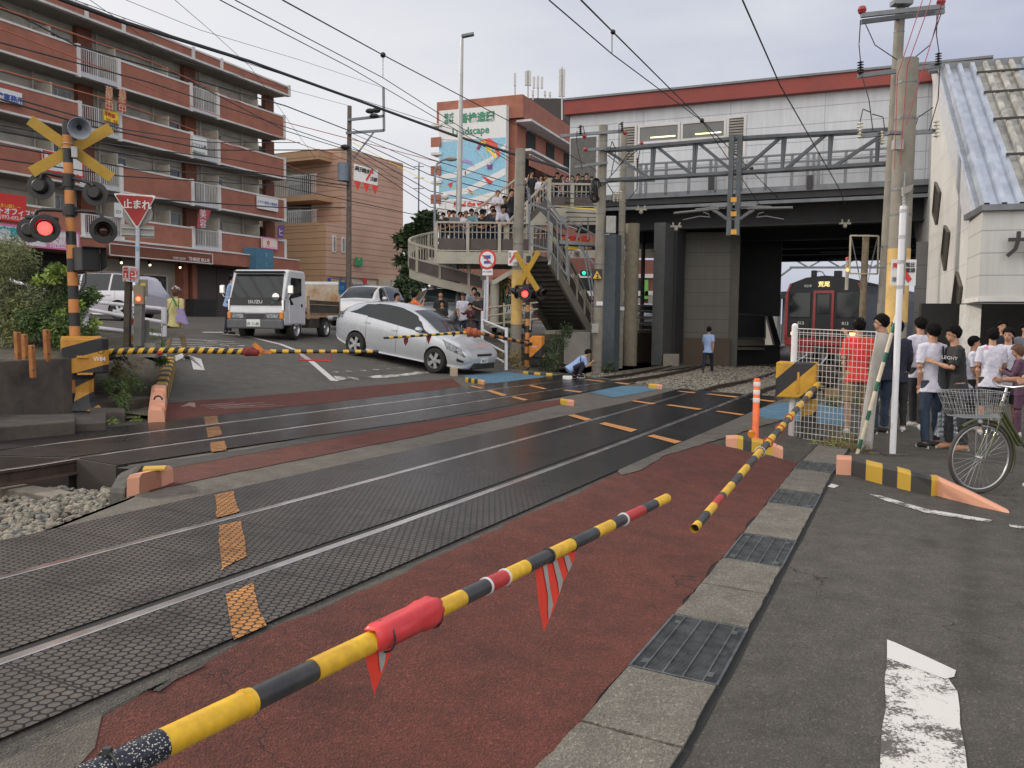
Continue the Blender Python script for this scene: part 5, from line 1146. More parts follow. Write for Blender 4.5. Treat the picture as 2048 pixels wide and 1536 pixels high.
for i,(x0,y0,x1,y1,dy)in enumerate(((24,664,44,706,.3),(40,668,57,712,0),(55,690,71,738,-.3),(82,659,103,706,.2))):
 o=thing('orange_stake',['rearmost rusty orange steel stake at the left wall','rusty orange steel stake with bolt holes, second from left','rusty orange steel stake standing lowest on the wall edge','lone rusty orange steel stake left of the signal post'][i],'stake',P(x0,y1,11.2+dy),group='rusty orange stakes')
 a=P((x0+x1)/2,y0,11.2+dy);b_=P((x0+x1)/2+3,y1+18,11.2+dy);MB().bar(a,b_,(x1-x0)*.0052,.05).obj('plate',M_RST,o,bevel=.01)
 for fx_,fy in((-.25,.08),(.25,.08),(-.25,.75),(.25,.75)):p_=a.lerp(b_,fy)+Vector((fx_*(x1-x0)*.0065,-.03,0));MB().cyl(p_,p_+Vector((0,-.008,0)),.012,n=8).obj('bolt',M_SBLK,o)
M_OLDC=mat('old_concrete',(.10,.085,.07),.92,scale=2.2,col2=(.04,.035,.032),bump=.5,bscale=16,fine=.2)
wl_=[Vector(P(-120,826,9.9)),Vector(P(128,828,11.6))];za=P(60,720,11.0).z
o=MB().prism([Vector((wl_[0].x,wl_[0].y,-.2)),Vector((wl_[1].x,wl_[1].y,-.2)),Vector((wl_[1].x,wl_[1].y+.25,-.2)),Vector((wl_[0].x,wl_[0].y+.25,-.2))],(0,0,za+.2)).obj('concrete_wall',M_OLDC,bevel=.02);tag(o,'dark weathered low concrete wall left of the striped cabinet','wall')
rows=[]
for i in range(5):y=i*1.;rows.append([Vector((wl_[1].x-.1+.2*i-j*.8,wl_[1].y+.2+y,za-.04+.10*i+.05*mnoise.noise(Vector((i,j,3)))))for j in range(10)])
struct(MB().grid(rows).obj('verge',M_BANK,smooth='all'))
A_,B_=Z(0,835,.25),Z(160,832,.2)
o=MB().prism([Vector((*Z(-100,872,.3)[:2],-.1)),Vector((*Z(150,850,.3)[:2],-.1)),Vector((*Z(150,836,.3)[:2],-.1)),Vector((*Z(-100,838,.3)[:2],-.1))],(0,0,.45)).obj('concrete_step',M_OLDC,bevel=.015);tag(o,'low concrete step in front of the dark wall at the left','step')
for k,q in enumerate(([(100,838),(212,836),(212,856),(100,862)],[(180,824),(250,826),(250,834),(180,834)])):
 o=MB().prism([Vector((*Z(x,y,.22)[:2],-.05))for x,y in q],(0,0,.34)).obj('concrete_block',M_OLDC,bevel=.01);tag(o,['concrete trough block in front of the striped pedestal','concrete block behind the striped pedestal foot'][k],'block')
for k,(q,h)in enumerate((([(190,800),(245,798),(250,782),(195,784)],.16),([(176,822),(305,812),(306,806),(176,812)],.12),([(175,800),(230,812),(236,806),(180,794)],.1))):
 o=MB().prism([G(x,y)-Vector((0,0,.1))for x,y in q],(0,0,.1+h)).obj('concrete_slab',M_OLDC,bevel=.01);tag(o,['broken concrete slab leaning on the weedy bank','long concrete slab edge in front of the weedy bank','thin concrete slab lying behind the pedestal'][k],'slab')
M_BY,M_BB,M_BR=mat('barrier_yellow_near',(.74,.45,.018),.42,scale=9,col2=(.58,.33,.022),fine=.12,fscale=38),mat('barrier_black_near',(.022,.022,.026),.36,scale=10,col2=(.05,.048,.045)),mat('barrier_red',(.42,.03,.025),.4,scale=9)
m,t,b,co=newmat('wrap_reflective');v=t.nodes.new('ShaderNodeTexVoronoi');v.inputs['Scale'].default_value=190;t.links.new(co.outputs['Object'],v.inputs['Vector'])
t.links.new(ramp(t,v.outputs['Distance'],[(.20,(.55,.54,.48)),(.36,(.018,.018,.03))]),b.inputs['Base Color']);b.inputs['Roughness'].default_value=.3;M_WRF=m
bz_=.78
def BA(px,py):return Z(px,py,bz_)
near=thing('crossing_barrier','nearest lowered barrier arm with striped red flags and a folded red cloth','crossing barrier',BA(720,1270))
cuts=[(150,1568),(323,1488),(500,1403),(625,1346),(752,1285),(800,1262),(860,1233),(925,1200),(974,1176),(1012,1156),(1052,1136),(1101,1110),(1153,1083),(1190,1065),(1222,1049),(1248,1035),(1280,1022),(1308,1009),(1332,997)]
a_,b_=BA(240,1529),BA(1332,997);dr=(b_-a_).normalized()
def onarm(px,py):
 r=ray(px,py);n_=r.cross(dr).cross(dr);t_=(CAMP-a_).dot(n_);k=(a_-CAMP).dot(n_)/r.dot(n_);q=CAMP+r*k;return(q-a_).dot(dr)
sq=[('w',-1.2,onarm(323,1490)),('y',0,onarm(503,1403)),('b',0,onarm(627,1346)),('y',0,onarm(752,1285)),('b',0,onarm(800,1262)),('y',0,onarm(925,1200)),('b',0,onarm(972,1176)),('r',0,onarm(1010,1157)),('y',0,onarm(1052,1136)),('b',0,onarm(1101,1112)),('y',0,onarm(1145,1086)),('b',0,onarm(1190,1066)),('y',0,onarm(1222,1050)),('b',0,onarm(1248,1037)),('r',0,onarm(1284,1021)),('b',0,onarm(1310,1009)),('y',0,onarm(1334,997))]
mb=MB();mi={'y':0,'b':1,'r':2,'w':3};prev=-1.6
Ltot=sq[-1][2]
for i,(c,_,e)in enumerate(sq):
 mb.mi=mi[c];n_=3;r_=lambda x:lerp(.0268,.0215,max(0,x)/Ltot)+(.0022 if c in 'yr' and i<4 else 0)+(.004 if c=='w' else 0)
 mb.tube([a_+dr*prev,a_+dr*e],[r_(prev),r_(e)],28,cap=True);prev=e
mb.obj('pole',[M_BY,M_BB,M_BR,M_WRF],near,smooth=True)
for px_,py_ in((1097,1112),(1143,1088),(1010,1157),(974,1176),(1246,1037),(490,1410)):
 u=onarm(px_,py_);MB().tube([a_+dr*(u-.004),a_+dr*(u+.004)],.0275 if u>.6 else.031,24).obj('tape_ring',M_BB if px_ in(1097,1143)else(M_BY if px_==490 else M_SW),near,smooth=True)
def flag(par,cl,edge,m,nm='flag',th=.003,tips=3):
 return MB().prism(cl,Vector((.002,.004,0))).obj(nm,m,par)
M_FLG=mat('flag_orange_red',(.78,.055,.03),.55,scale=6,var=.08);M_FLS=mat('flag_grey',(.36,.35,.33),.45)
u0,u1=onarm(1075,1122),onarm(1150,1090);fa,fb=a_+dr*u0-Vector((0,0,.02)),a_+dr*u1-Vector((0,0,.02))
def fpt(px,py):
 nn=Vector((dr.y,-dr.x,0)).normalized();r=ray(px,py);k=(fa-CAMP).dot(nn)/r.dot(nn);return CAMP+r*k
fl=MB().prism([fpt(1070,1128),fpt(1083,1120),fpt(1151,1100),fpt(1148,1118),fpt(1126,1165),fpt(1105,1225),fpt(1087,1262),fpt(1076,1200)],Vector((.0015,.003,0))).obj('flag',M_FLG,near)
nn=Vector((dr.y,-dr.x,0)).normalized();nn=nn if nn.y<0 else-nn
for q in([(1083,1126),(1091,1124),(1098,1175),(1104,1210),(1097,1236),(1095,1238),(1094,1190)],[(1103,1119),(1111,1117),(1124,1160),(1117,1188),(1114,1165)],[(1126,1112),(1135,1109),(1142,1130),(1135,1144),(1130,1128)]):
 MB().prism([fpt(x,y)+nn*.003 for x,y in q],nn*.0015).obj('flag_stripe',M_FLS,fl)
fa=a_+dr*onarm(740,1290);
fl=MB().prism([fpt(729,1308),fpt(748,1300),fpt(785,1283),fpt(776,1318),fpt(762,1350),fpt(748,1388),fpt(738,1345)],Vector((.0015,.003,0))).obj('flag',M_FLG,near)
MB().prism([fpt(x,y)+nn*.003 for x,y in[(755,1298),(770,1291),(768,1320),(760,1345),(757,1330)]],nn*.0015).obj('flag_stripe',M_FLS,fl)
c0,c1=onarm(735,1280),onarm(870,1218);rows=[]
for i in range(13):
 u=lerp(c0,c1,i/12);rr=.038+(.005 if 8<i<12 else 0)-(.008 if i in(0,12)else 0);cc=a_+dr*u;side=Vector((-dr.y,dr.x,0)).normalized();row=[]
 for k in range(15):
  a=R(-150+210*k/14+60);v=side*math.cos(a)*-1+Vector((0,0,1))*math.sin(a);row.append(cc+v*(rr+.006*mnoise.noise(Vector((i*.35,k*.9,1)))+(.006 if k in(9,10)else 0))+Vector((0,0,.006)))
 rows.append(row)
o=MB().grid(rows).obj('cloth_wrap',mat('red_vinyl',(.62,.045,.05),.38,scale=9,var=.1),near,smooth='all');s_=o.modifiers.new('s','SOLIDIFY');s_.thickness=.003
for px_,py_ in((768,1278),(862,1228)):u=onarm(px_,py_);MB().torus(a_+dr*u,dr.to_track_quat('Z','Y').to_matrix(),.041,.0028,24,6).obj('cable_tie',M_BB,near)
u=onarm(212,1530);MB().torus(a_+dr*u,dr.to_track_quat('Z','Y').to_matrix(),.034,.003,24,6).obj('cable_tie',M_BB,near);MB().box(a_+dr*u+Vector((0,0,.037)),(.014,.012,.012)).obj('tie_head',M_BB,near)
YM=11.7;b0=G(1612,884);T=facing(P(1594,759,YM-.1),Vector((-.38,-.92,0)))
mc=thing('barrier_machine','yellow and black striped cabinet with a dark drive gear beside the mesh fence','barrier machine',b0)
cab(T,.52,.48,.40,.03,stripemat('machine_stripes_right',(.55,.30,.025),(.018,.018,.022),(.62,0,-.62),3.1,.48),mc)
MB(T).box((.03,-.03,.205),(.03,.28,.02)).obj('latch',M_CABY,mc,bevel=.005)
pq=P(1620,800,YM);MB().prism([Vector((pq.x-.09,YM-.05,.1)),Vector((pq.x+.09,YM-.05,.1)),Vector((pq.x+.09,YM+.1,.1)),Vector((pq.x-.09,YM+.1,.1))],(0,0,P(1620,795,YM).z-.1)).obj('pedestal',MATS['machine_stripes_right'],mc)
MB().tube([Vector((pq.x,YM,.35)),Vector((pq.x,YM,.12)),Vector((pq.x,YM,.02))],[.10,.13,.22],10).obj('foot',M_SBLK,mc)
MB().box((pq.x+.05,YM,.03),(1.3,.45,.06)).obj('base_plate',M_DST,mc)
g_=P(1648,752,YM+.05);mb=MB();mb.cyl(g_+Vector((-.1,.1,0)),g_+Vector((.06,-.14,0)),.13,n=12);mb.box(g_+Vector((.05,0,.08)),(.28,.1,.10),Matrix.Rotation(.3,3,'Y'));mb.box(g_+Vector((.1,0,-.1)),(.12,.16,.22));mb.ball(g_+Vector((.13,-.05,.02)),.08,8);mb.obj('drive_gear',mat('iron_brown',(.045,.034,.027),.7,var=.3),mc,bevel=.008)
MB().box(g_+Vector((.0,0,-.18)),(.42,.12,.05)).obj('gear_bracket',MATS['iron_brown'],mc);MB().box(P(1662,785,YM-.05),(.2,.07,.13)).obj('wood_block',mat('wood_old',(.28,.19,.10),.8),mc)
ar=thing('crossing_barrier','drooping barrier arm of the right machine, its open yellow end above the red paving','crossing barrier',P(1636,768,YM-.2))
p0,p1=P(1638,766,YM-.15),P(1390,1056,4.25)
dist=[0,.10,.15,.2,.245,.29,.335,.38,.42,.46,.50,.55,.60,.655,.71,.765,.82,.86,.90,.945,1]
def onln(px,py):
 d_=(p1-p0);r=ray(px,py);n_=r.cross(d_).cross(d_);k=(p0-CAMP).dot(n_)/r.dot(n_);return(CAMP+r*k-p0).dot(d_)/d_.length_squared
ys=[(1636,768,'y'),(1628,777,'b'),(1620,787,'y'),(1612,797,'b'),(1603,807,'y'),(1594,818,'b'),(1585,829,'y'),(1575,840,'b'),(1566,850,'y'),(1556,862,'b'),(1545,874,'y'),(1533,888,'b'),(1520,903,'y'),(1508,917,'b'),(1493,935,'y'),(1478,952,'b'),(1463,970,'y'),(1445,991,'b'),(1441,996,'r'),(1427,1012,'y'),(1413,1029,'b'),(1396,1049,'y'),(1389,1057,'e')]
mb=MB();n_=len(ys)
for i in range(n_-1):
 ta,tb=onln(*ys[i][:2]),onln(*ys[i+1][:2]);mb.mi=mi[ys[i][2]];mb.tube([p0.lerp(p1,ta),p0.lerp(p1,tb)],[lerp(.036,.0215,ta),lerp(.036,.0215,tb)],20,cap=False)
mb.obj('pole',[M_BY,M_BB,M_BR,M_WRF],ar,smooth=True)
MB().cyl(p1+(p0-p1).normalized()*.03,p1+(p0-p1).normalized()*.028,.02,n=16).obj('pole_core',M_BLK,ar)
for i,(px_,py_)in enumerate(((1578,836),(1560,858),(1536,885),(1520,903),(1618,790),(1600,811))):MB().torus(p0.lerp(p1,onln(px_,py_)),(p1-p0).to_track_quat('Z','Y').to_matrix(),.036,.005,18,6).obj('tape_ring',M_BR if i<3 else M_ALU,ar)
mb=MB();mb.quad(P(1580,836,10.2),P(1590,834,10.4),P(1589,872,10.4),P(1552,892,9.6),P(1556,866,9.6));mb.obj('mesh_net',mat('net_red_brown',(.22,.12,.10),.9,alpha=.5),ar)
YF=24.4
sg=thing('crossing_signal','far crossing signal with yellow X and one glowing red lamp under the footbridge','crossing signal',P(1053,745,YF))
mb=MB();banded(mb,P(1057,512,YF),P(1053,748,YF),.062,.07,17,[0,1],14);mb.obj('post',[M_SBLK,M_SORG],sg,smooth=True)
cross_blades(sg,P(1054,543,YF-.08),Vector((-.66,-.75,0)),.68,.17,52)
for p,d,l in(((1050,588),Vector((-.18,-.97,-.03)),True),((1034,584),Vector((-.8,.3,0)),False),((1080,587),Vector((.6,-.6,0)),False),((1068,584),Vector((.5,.8,0)),False)):hood(sg,P(*p,YF-.1+d.y*.18),d,.19,lit=l)
MB().bar(P(1036,572,YF),P(1084,574,YF),.06).obj('lamp_arm',M_SBLK,sg)
mc=thing('barrier_machine','orange cabinet with black diagonal marks beside the far signal post','barrier machine',P(1073,715,YF-.3));T=facing(P(1074,693,YF-.35),Vector((-.35,-.93,0)))
cab(T,.36,.60,.30,.02,stripemat('machine_stripes_far',(.66,.24,.03),(.018,.018,.022),(.55,0,-.55),2.1,.35),mc);MB(T).box((0,-.36,0),(.2,.2,.15)).obj('foot',M_SBLK,mc)
MB().text('W83',.08,T@Matrix.Translation((-.03,-.01,.155)),.003).obj('lettering',M_SW,mc)
ar=thing('crossing_barrier','far barrier arm crossing in front of the silver hatchback with three red flags','crossing barrier',P(1061,688,YF-.5))
q0,q1,q2=P(1062,688,YF-.6),P(948,664,21.4),P(768,676,19.6)
mb=MB();banded(mb,q0,q1,.05,.045,13,[0,1]);mb.obj('base_pole',[M_SBLK,M_SORG],ar,smooth=True);mb=MB();banded(mb,q1,q2,.036,.027,22,[0,1]);mb.obj('tip_pole',[MATS['barrier_yellow'],MATS['barrier_black']],ar,smooth=True)
mb=MB()
for x,r_ in((932,.07),(938,.12),(944,.10),(950,.12),(957,.09)):mb.lathe([(0,-.06),(r_,-.05),(r_,.05),(0,.06)],P(x,665+(x-944)*.15,21.3),Matrix.Rotation(R(90),3,'Y'),14)
mb.obj('cloth_wrap',mat('orange_brown_cloth',(.34,.085,.04),.8,var=.2),ar,smooth='all')
for q in([(807,677),(817,674),(816,684),(811,692),(808,686)],[(851,670),(864,669),(857,690)],[(904,666),(914,664),(910,671),(906,674)]):MB().prism([P(x,y,19.75+(x-768)*.009)for x,y in q],(0,.01,0)).obj('flag',M_RCL,ar)
YN=11.4
fen=thing('mesh_fence','white welded mesh fence panel behind the right barrier machine','fence',Z(1585,890,0))
M_MESH=mat('mesh_cream',(.58,.56,.52),.5)
fA,fB,fC,fD=P(1594,657,YN),P(1748,662,YN),P(1746,905,YN),P(1588,892,YN)
fA,fB=Vector((P(1592,657,YN+.2).x,YN+.2,P(1592,657,YN+.2).z)),P(1752,664,YN-.7);H_=fA.z-.05;mb=MB()
for i in range(20):t_=i/19;a=fA.lerp(fB,t_);mb.cyl(a,(a.x,a.y,.05),.003,n=5,cap=False)
for i in range(20):z=i/19;a,c=fA.lerp(Vector((fA.x,fA.y,.05)),z),fB.lerp(Vector((fB.x,fB.y,.05)),z);mb.cyl(a,c,.003 if i%6 else.0045,n=5,cap=False)
mb.obj('mesh',M_MESH,fen)
for k in(0,.05):MB().cyl(fA+Vector((0,.04 if k else-.04,-k)),fB+Vector((0,.04 if k else-.04,-k)),.006,n=6).obj('top_wire',M_MESH,fen)
pp_=P(1590,653,YN+.2);o=MB().cyl(pp_,(pp_.x-.0,pp_.y,0),.042,n=14).obj('post',M_SW,fen,smooth=True);MB().ball(pp_,.044,12).obj('post_cap',M_SW,o,smooth=True)
gt=thing('fabric_gate','folded cream tarpaulin barrier with a green and white striped edge rod','barrier',P(1720,915,10.6))
rows=[]
for i in range(9):
 t_=i/8;l_=P(lerp(1752,1712,t_**1.1),lerp(664,915,t_),10.65);r_=P(lerp(1780,1742,t_)-8*math.sin(t_*3.1),lerp(668,905,t_),10.9);rows.append([l_.lerp(r_,k/4)+Vector((0,.04*math.sin(k*2.2+t_*3),0))for k in range(5)])
o=MB().grid(rows).obj('tarpaulin',mat('tarpaulin_cream',(.50,.47,.42),.6,scale=5,var=.08,bump=.3,bscale=12),gt,smooth='all');o.modifiers.new('s','SOLIDIFY').thickness=.01
mb=MB();banded(mb,P(1795,627,10.5),P(1712,917,10.5),.024,.022,15,[0,1,0]);mb.m=[1 if(f_//1)in()else k for f_,k in enumerate(mb.m)];mb.obj('edge_rod',[mat('rod_cream',(.60,.52,.40),.5),mat('rod_green',(.01,.10,.055),.5)],gt,smooth=True)
b0=Z(1785,910,0);yb=b0.y
wp=thing('white_pole','plain white steel pole standing among the people at the right','pole',b0)
MB().cyl(Vector((b0.x,yb,0)),P(1806.5,412,yb),.0375,n=18).obj('post',mat('white_pole_paint',(.66,.66,.70),.4,scale=3,var=.06),wp,smooth=True)
MB().box(Vector((b0.x+.03,yb,.01)),(.28,.2,.02)).obj('base_plate',M_OLDC,wp)
for y in(422,474,524,574):q=P(1806-(y-412)*.044,y,yb);MB().lathe([(.040,-.02),(.041,.02)],q,n=18).obj('clamp',M_ALU,wp)
MB().bar(P(1815,412,yb+.08),P(1806,588,yb+.08),.035,.02).obj('angle_bar',M_SOF,wp)
o=thing('high_voltage_sign','white warning sign with red arrow behind the white pole','sign',P(1808,545,11.));T=facing(P(1807,545,11.),(0,-1,0))
MB(T).box((0,0,0),(.315,.33,.01)).obj('panel',M_SW,o);MB().text('高\n電',.07,facing(P(1816,537,10.98),(0,-1,0)),.002).obj('lettering',M_SK,o)
for ch,x,y in(('電',1816,530),('圧',1826,530),('電',1816,541),('線',1826,541),('注',1789,559),('意',1799,561)):MB().text(ch,.062,facing(P(x,y,10.985),(0,-1,0)),.002,bold=.001).obj('lettering',M_SK,o)
bpy.data.objects.remove([c for c in o.children if c.name.startswith('lettering')][0])
for q in([(1787,526),(1796,526),(1803,533),(1797,538),(1790,533),(1787,538)],[(1800,536),(1806,531),(1824,558),(1817,565),(1798,541)]):MB().prism([P(x,y,10.985)for x,y in q],(0,.004,0)).obj('arrow',M_SR,o)
o=thing('guard_rail','white pipe guard rail stepping down beside the silver hatchback bonnet','guard rail',P(1010,735,23))
for y0,y1 in((640,660),(660,687),(681,707),(700,728)):MB().cyl(P(966,y0,24.5),P(1014,y1,23),.03,n=8).obj('rail',M_WP,o,smooth=True)
for x,y0,y1,Y in((965,622,712,24.5),(1013,655,740,23)):MB().cyl(P(x,y0,Y),P(x-1,y1,Y),.045,n=12).obj('post',M_WP,o,smooth=True)
o=thing('pipe_railing','rusty beige pipe railing behind the round no-entry sign','railing',P(1010,650,27))
for y0,y1 in((616,607),(633,620),(650,640)):MB().cyl(P(972,y0,27),P(1075,y1-2,29),.03,n=6).obj('rail',MATS['cream_pipe'],o)
for x in(1008,1060):MB().cyl(P(x,606,27.5),P(x,660,27.5),.035,n=6).obj('post',MATS['cream_pipe'],o)
YR=25.2
o=thing('traffic_sign','round red-rimmed no large vehicles sign on a pale post','sign',P(975,640,YR));MB().cyl(P(976.5,500,YR),P(974,640,YR),.04,n=10).obj('post',MATS['post_pale_blue'],o,smooth=True);MB().cyl(P(971,560,YR+.2),P(969,640,YR+.2),.04,n=10).obj('post',MATS['post_pale_blue'],o,smooth=True)
def disc(c,nrm,rx,ry,m,nm,par,th=.01):q=facing(c,nrm).to_3x3();k=[Vector(c)+q@Vector((rx*math.cos(a),ry*math.sin(a),0))for a in[i*2*math.pi/28 for i in range(28)]];return MB().prism(k,Vector(nrm).normalized()*th).obj(nm,m,par)
c=P(975,519,YR-.06);d=Vector((-.45,-.9,0)).normalized();disc(c,d,.29,.29,M_SR,'rim',o);disc(c+d*.012,d,.225,.225,M_SW,'face',o)
T=facing(c+d*.026,d);MB(T).box((.0,.07,0),(.22,.10,.01)).obj('pictogram',M_SB,o);MB(T).box((.0,-.08,0),(.2,.08,.01)).obj('pictogram',M_SB,o);MB(T).box((0,0,.002),(.42,.035,.01),Matrix.Rotation(R(-40),3,'Z')).obj('red_slash',M_SR,o)
T=facing(P(975,544,YR-.06),d);MB(T).box((0,0,0),(.34,.19,.01)).obj('sub_panel',M_SW,o);MB().text('マイクロを除く',.062,T@Matrix.Translation((0,0,.006)),.002,sx=.75,bold=.001).obj('lettering',M_SK,o)
MB().box(P(966,530,YR+.3),(.14,.05,.9)).obj('back_plate',MATS['post_grey'],o)
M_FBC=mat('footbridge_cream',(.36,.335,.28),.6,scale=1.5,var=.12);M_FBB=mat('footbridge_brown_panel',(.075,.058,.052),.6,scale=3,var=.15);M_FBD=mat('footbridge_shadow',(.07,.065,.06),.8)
fb=thing('footbridge','cream footbridge with brown panels, a landing full of people and stairs to both sides','footbridge',P(960,600,31))
PC=[0]
def prail(a,b_,h,n,brown=.45,lean=0,post=.11,top=.10):
 PC[0]+=1;post+=.007*PC[0];top+=.005*PC[0];h-=.004*PC[0]
 a,b_=Vector(a),Vector(b_);up=Vector((0,0,h));mb=MB();bars=MB();pn=MB()
 mb.bar(a+up,b_+up,top,.07)
 for i in range(n+1):q=a.lerp(b_,i/n);mb.bar(q,q+up,post,post)
 k=int((b_-a).length/.16)
 for i in range(1,k):q=a.lerp(b_,i/k);bars.bar(q+up*brown,q+up,.025)
 bars.bar(a+up*.06,b_+up*.06,.04);bars.bar(a+up*.68,b_+up*.68,.025)
 for i in range(n):
  p,q=a.lerp(b_,(i+.08)/n),a.lerp(b_,(i+.92)/n);pn.prism([p+up*.1,q+up*.1,q+up*(brown+.02),p+up*(brown+.02)],Vector((0,.02,0))if abs((b_-a).normalized().x)>.4 else Vector((.02,0,0)))
 r_=mb.obj('railing',M_FBC,fb);bars.obj('bars',M_FBC,r_);pn.obj('panel',M_FBB,r_)
YL=31;zL_=P(960,505,YL).z;A=P(872,505,YL);A.z=zL_;B=P(1062,505,YL);B.z=zL_;zU=P(1150,414,YL).z
prail(A,B,1.06,3)
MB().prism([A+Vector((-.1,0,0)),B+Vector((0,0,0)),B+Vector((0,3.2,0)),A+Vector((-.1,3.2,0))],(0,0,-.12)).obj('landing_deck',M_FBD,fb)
for y_ in(0,3.1):MB().box((A+B)/2+Vector((0,y_-.05,-.2)),((B-A).length+.1,.08,.42)).obj('beam',M_FBC,fb)
prail(A+Vector((0,3.1,0)),A+Vector((1.6,3.1,0)),1.06,1)
C,D=P(1098,414,YL+.2),P(1190,414,YL+.2);C.z=D.z=zU
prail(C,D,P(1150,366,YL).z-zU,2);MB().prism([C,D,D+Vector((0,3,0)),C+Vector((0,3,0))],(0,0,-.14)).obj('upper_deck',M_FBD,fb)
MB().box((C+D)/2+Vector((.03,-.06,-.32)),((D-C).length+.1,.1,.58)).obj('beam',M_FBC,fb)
s0,s1=P(1012,492,YL+.1),C.copy();s0.z=zL_
prail(s0,s1,1.05,2,.45);MB().bar(s0+Vector((0,0,-.12)),s1+Vector((0,0,-.12)),.1,.42).obj('stringer',M_FBC,fb)
t0=P(948,476,YL+3);t1=P(1036,408,YL+3);prail(t0,t1,1.05,2,.45);MB().bar(t0+Vector((0,0,-.1)),t1+Vector((0,0,-.1)),.1,.3).obj('stringer',M_FBC,fb)
mb=MB()
for i in range(12):q=s0.lerp(s1,(i+.5)/12);mb.box(q+Vector((0,1.5,-.02)),((s1-s0).x/12+.02,2.9,.05))
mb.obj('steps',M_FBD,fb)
zS=1.15;L0,L1=P(1022,532,YL+.3),P(1104,664,37.4);R0,R1=P(1100,520,YL),P(1181,660,36.2)
L0.z=R0.z=zL_-.2;L1.z=R1.z=P(1104,664,37.4).z
for a,b_ in((L0,L1),(R0,R1)):MB().bar(a,b_,.1,.46).obj('stringer',M_FBC,fb)
prail(R0+Vector((0,0,.22)),R1+Vector((0,0,.22)),1.05,5,.5);prail(B,R0+Vector((0,0,.2)),1.05,1,.5)
mb=MB()
for i in range(17):
 t_=(i+.5)/17;a,b_=L0.lerp(L1,t_),R0.lerp(R1,t_);mb.add([a,b_,b_+Vector((.10,.36,0)),a+Vector((.10,.36,0)),a+Vector((0,0,.17)),b_+Vector((0,0,.17))],[(0,1,2,3),(0,4,5,1)])
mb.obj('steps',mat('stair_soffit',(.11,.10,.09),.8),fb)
cg=thing('safety_cage','galvanised safety screen and ladder platform bolted along the footbridge stair','screen',P(1080,560,29.5));YC=29.6
mb=MB()
for a,b_ in(((1057,376),(1060,500)),((1096,400),(1098,522)),((1114,440),(1116,560)),((1132,470),(1133,552)),((1057,405),(1096,420)),((1096,420),(1122,450)),((1057,450),(1098,462)),((1098,462),(1133,520)),((1057,487),(1100,500)),((1100,500),(1134,552)),((1053,372),(1062,400)),((1090,393),(1135,455)),((1135,455),(1136,560)),((1122,432),(1190,470)),((1122,432),(1122,480)),((1166,440),(1152,482)),((1176,434),(1176,480))):mb.bar(P(*a,YC),P(*b_,YC),.07 if a[1]<420 else.05)
for i in range(9):x=1064+i*7.6;mb.bar(P(x,450+i*5,YC),P(x,492+i*6.5,YC),.015)
mb.obj('frame',M_STG,cg);mb=MB();mb.prism([P(1118,480,YC),P(1200,486,YC),P(1200,492,YC),P(1120,488,YC)],(0,.7,0)).bar(P(1158,492,YC),P(1196,538,YC),.07).bar(P(1165,492,YC),P(1185,600,YC),.05).bar(P(1172,492,YC),P(1190,600,YC),.05);mb.obj('ladder_platform',M_STG,cg)
MB().prism([P(1078,420,YC+.4),P(1088,402,YC+.4),P(1128,452,YC+.4),P(1136,462,YC+.4),P(1110,452,YC+.4)],(0,.02,0)).obj('mesh_screen',mat('mesh_dark',(.10,.10,.11),.6,alpha=.75),cg)
cx_,cy_,rr_=P(888,500,34).x,34.0,1.35;ro_=MB();pa=MB();sl_=MB();bars=MB();n_=26
def rp(k,r=0.):a=R(95+195*k/n_);z=lerp(zL_+.25,P(955,580,32).z,(k/n_)**1.15);w_=max(0,k/n_-.55)*2.6;return Vector((cx_+(rr_+r*.6)*math.cos(a)+w_,cy_+(rr_+r*.6)*1.5*math.sin(a),z))
for k in range(n_):
 a,b_=rp(k),rp(k+1);u_=Vector((0,0,1));ro_.bar(a+u_*1.05,b_+u_*1.05,.08);ro_.bar(a+u_*.5,b_+u_*.5,.05);pa.prism([a+u_*.05,b_+u_*.05,b_+u_*.5,a+u_*.5],(.02,.02,0));sl_.prism([a,b_,b_-u_*.30,a-u_*.30],(.06,.06,0));sl_.quad(a,b_,rp(k+1,-1.9),rp(k,-1.9));sl_.quad(a-u_*.2,b_-u_*.2,rp(k+1,-1.9)-u_*.2,rp(k,-1.9)-u_*.2)
 if k%4==0:ro_.bar(a,a+u_*1.08,.09)
 for t_ in(.25,.75):q=a.lerp(b_,t_);bars.bar(q+u_*.5,q+u_*1.0,.03)
a=rp(n_);ro_.bar(a,a+Vector((0,0,1.08)),.09);ro_.obj('ramp_railing',M_FBC,fb);pa.obj('ramp_panel',M_FBB,fb);sl_.obj('ramp_deck',M_FBC,fb);bars.obj('ramp_bars',M_FBC,fb)
lw=MB()
for k in range(12):
 f=lambda j:P(lerp(822,900,(j/12)**.8),lerp(592,548,(j/12)),36.5-j*.1);a,b_=f(k),f(k+1);lw.prism([a,b_,b_-Vector((0,0,2)),a-Vector((0,0,2))],(0,.05,0))
lw.obj('lower_ramp_wall',mat('ramp_wall_brown',(.16,.12,.095),.8,scale=2),fb)
for x,y1,Y,r_ in((914,640,33.6,.13),(870,592,34,.09)):MB().cyl(P(x,528,Y),P(x-2,y1,Y),r_,n=12).obj('support_post',mat('post_bluegrey',(.22,.25,.28),.5),fb,smooth=True)
MB().cyl(P(990,560,31.5),P(988,655,31.5),.17,n=14).obj('support_post',M_FBC,fb,smooth=True);MB().bar(P(985,566,31),P(1030,540,31),.16).obj('brace',M_FBC,fb)
o=thing('road_gantry_sign','yellow and white hanging shop signs beyond the footbridge stair','sign',P(1150,490,42))
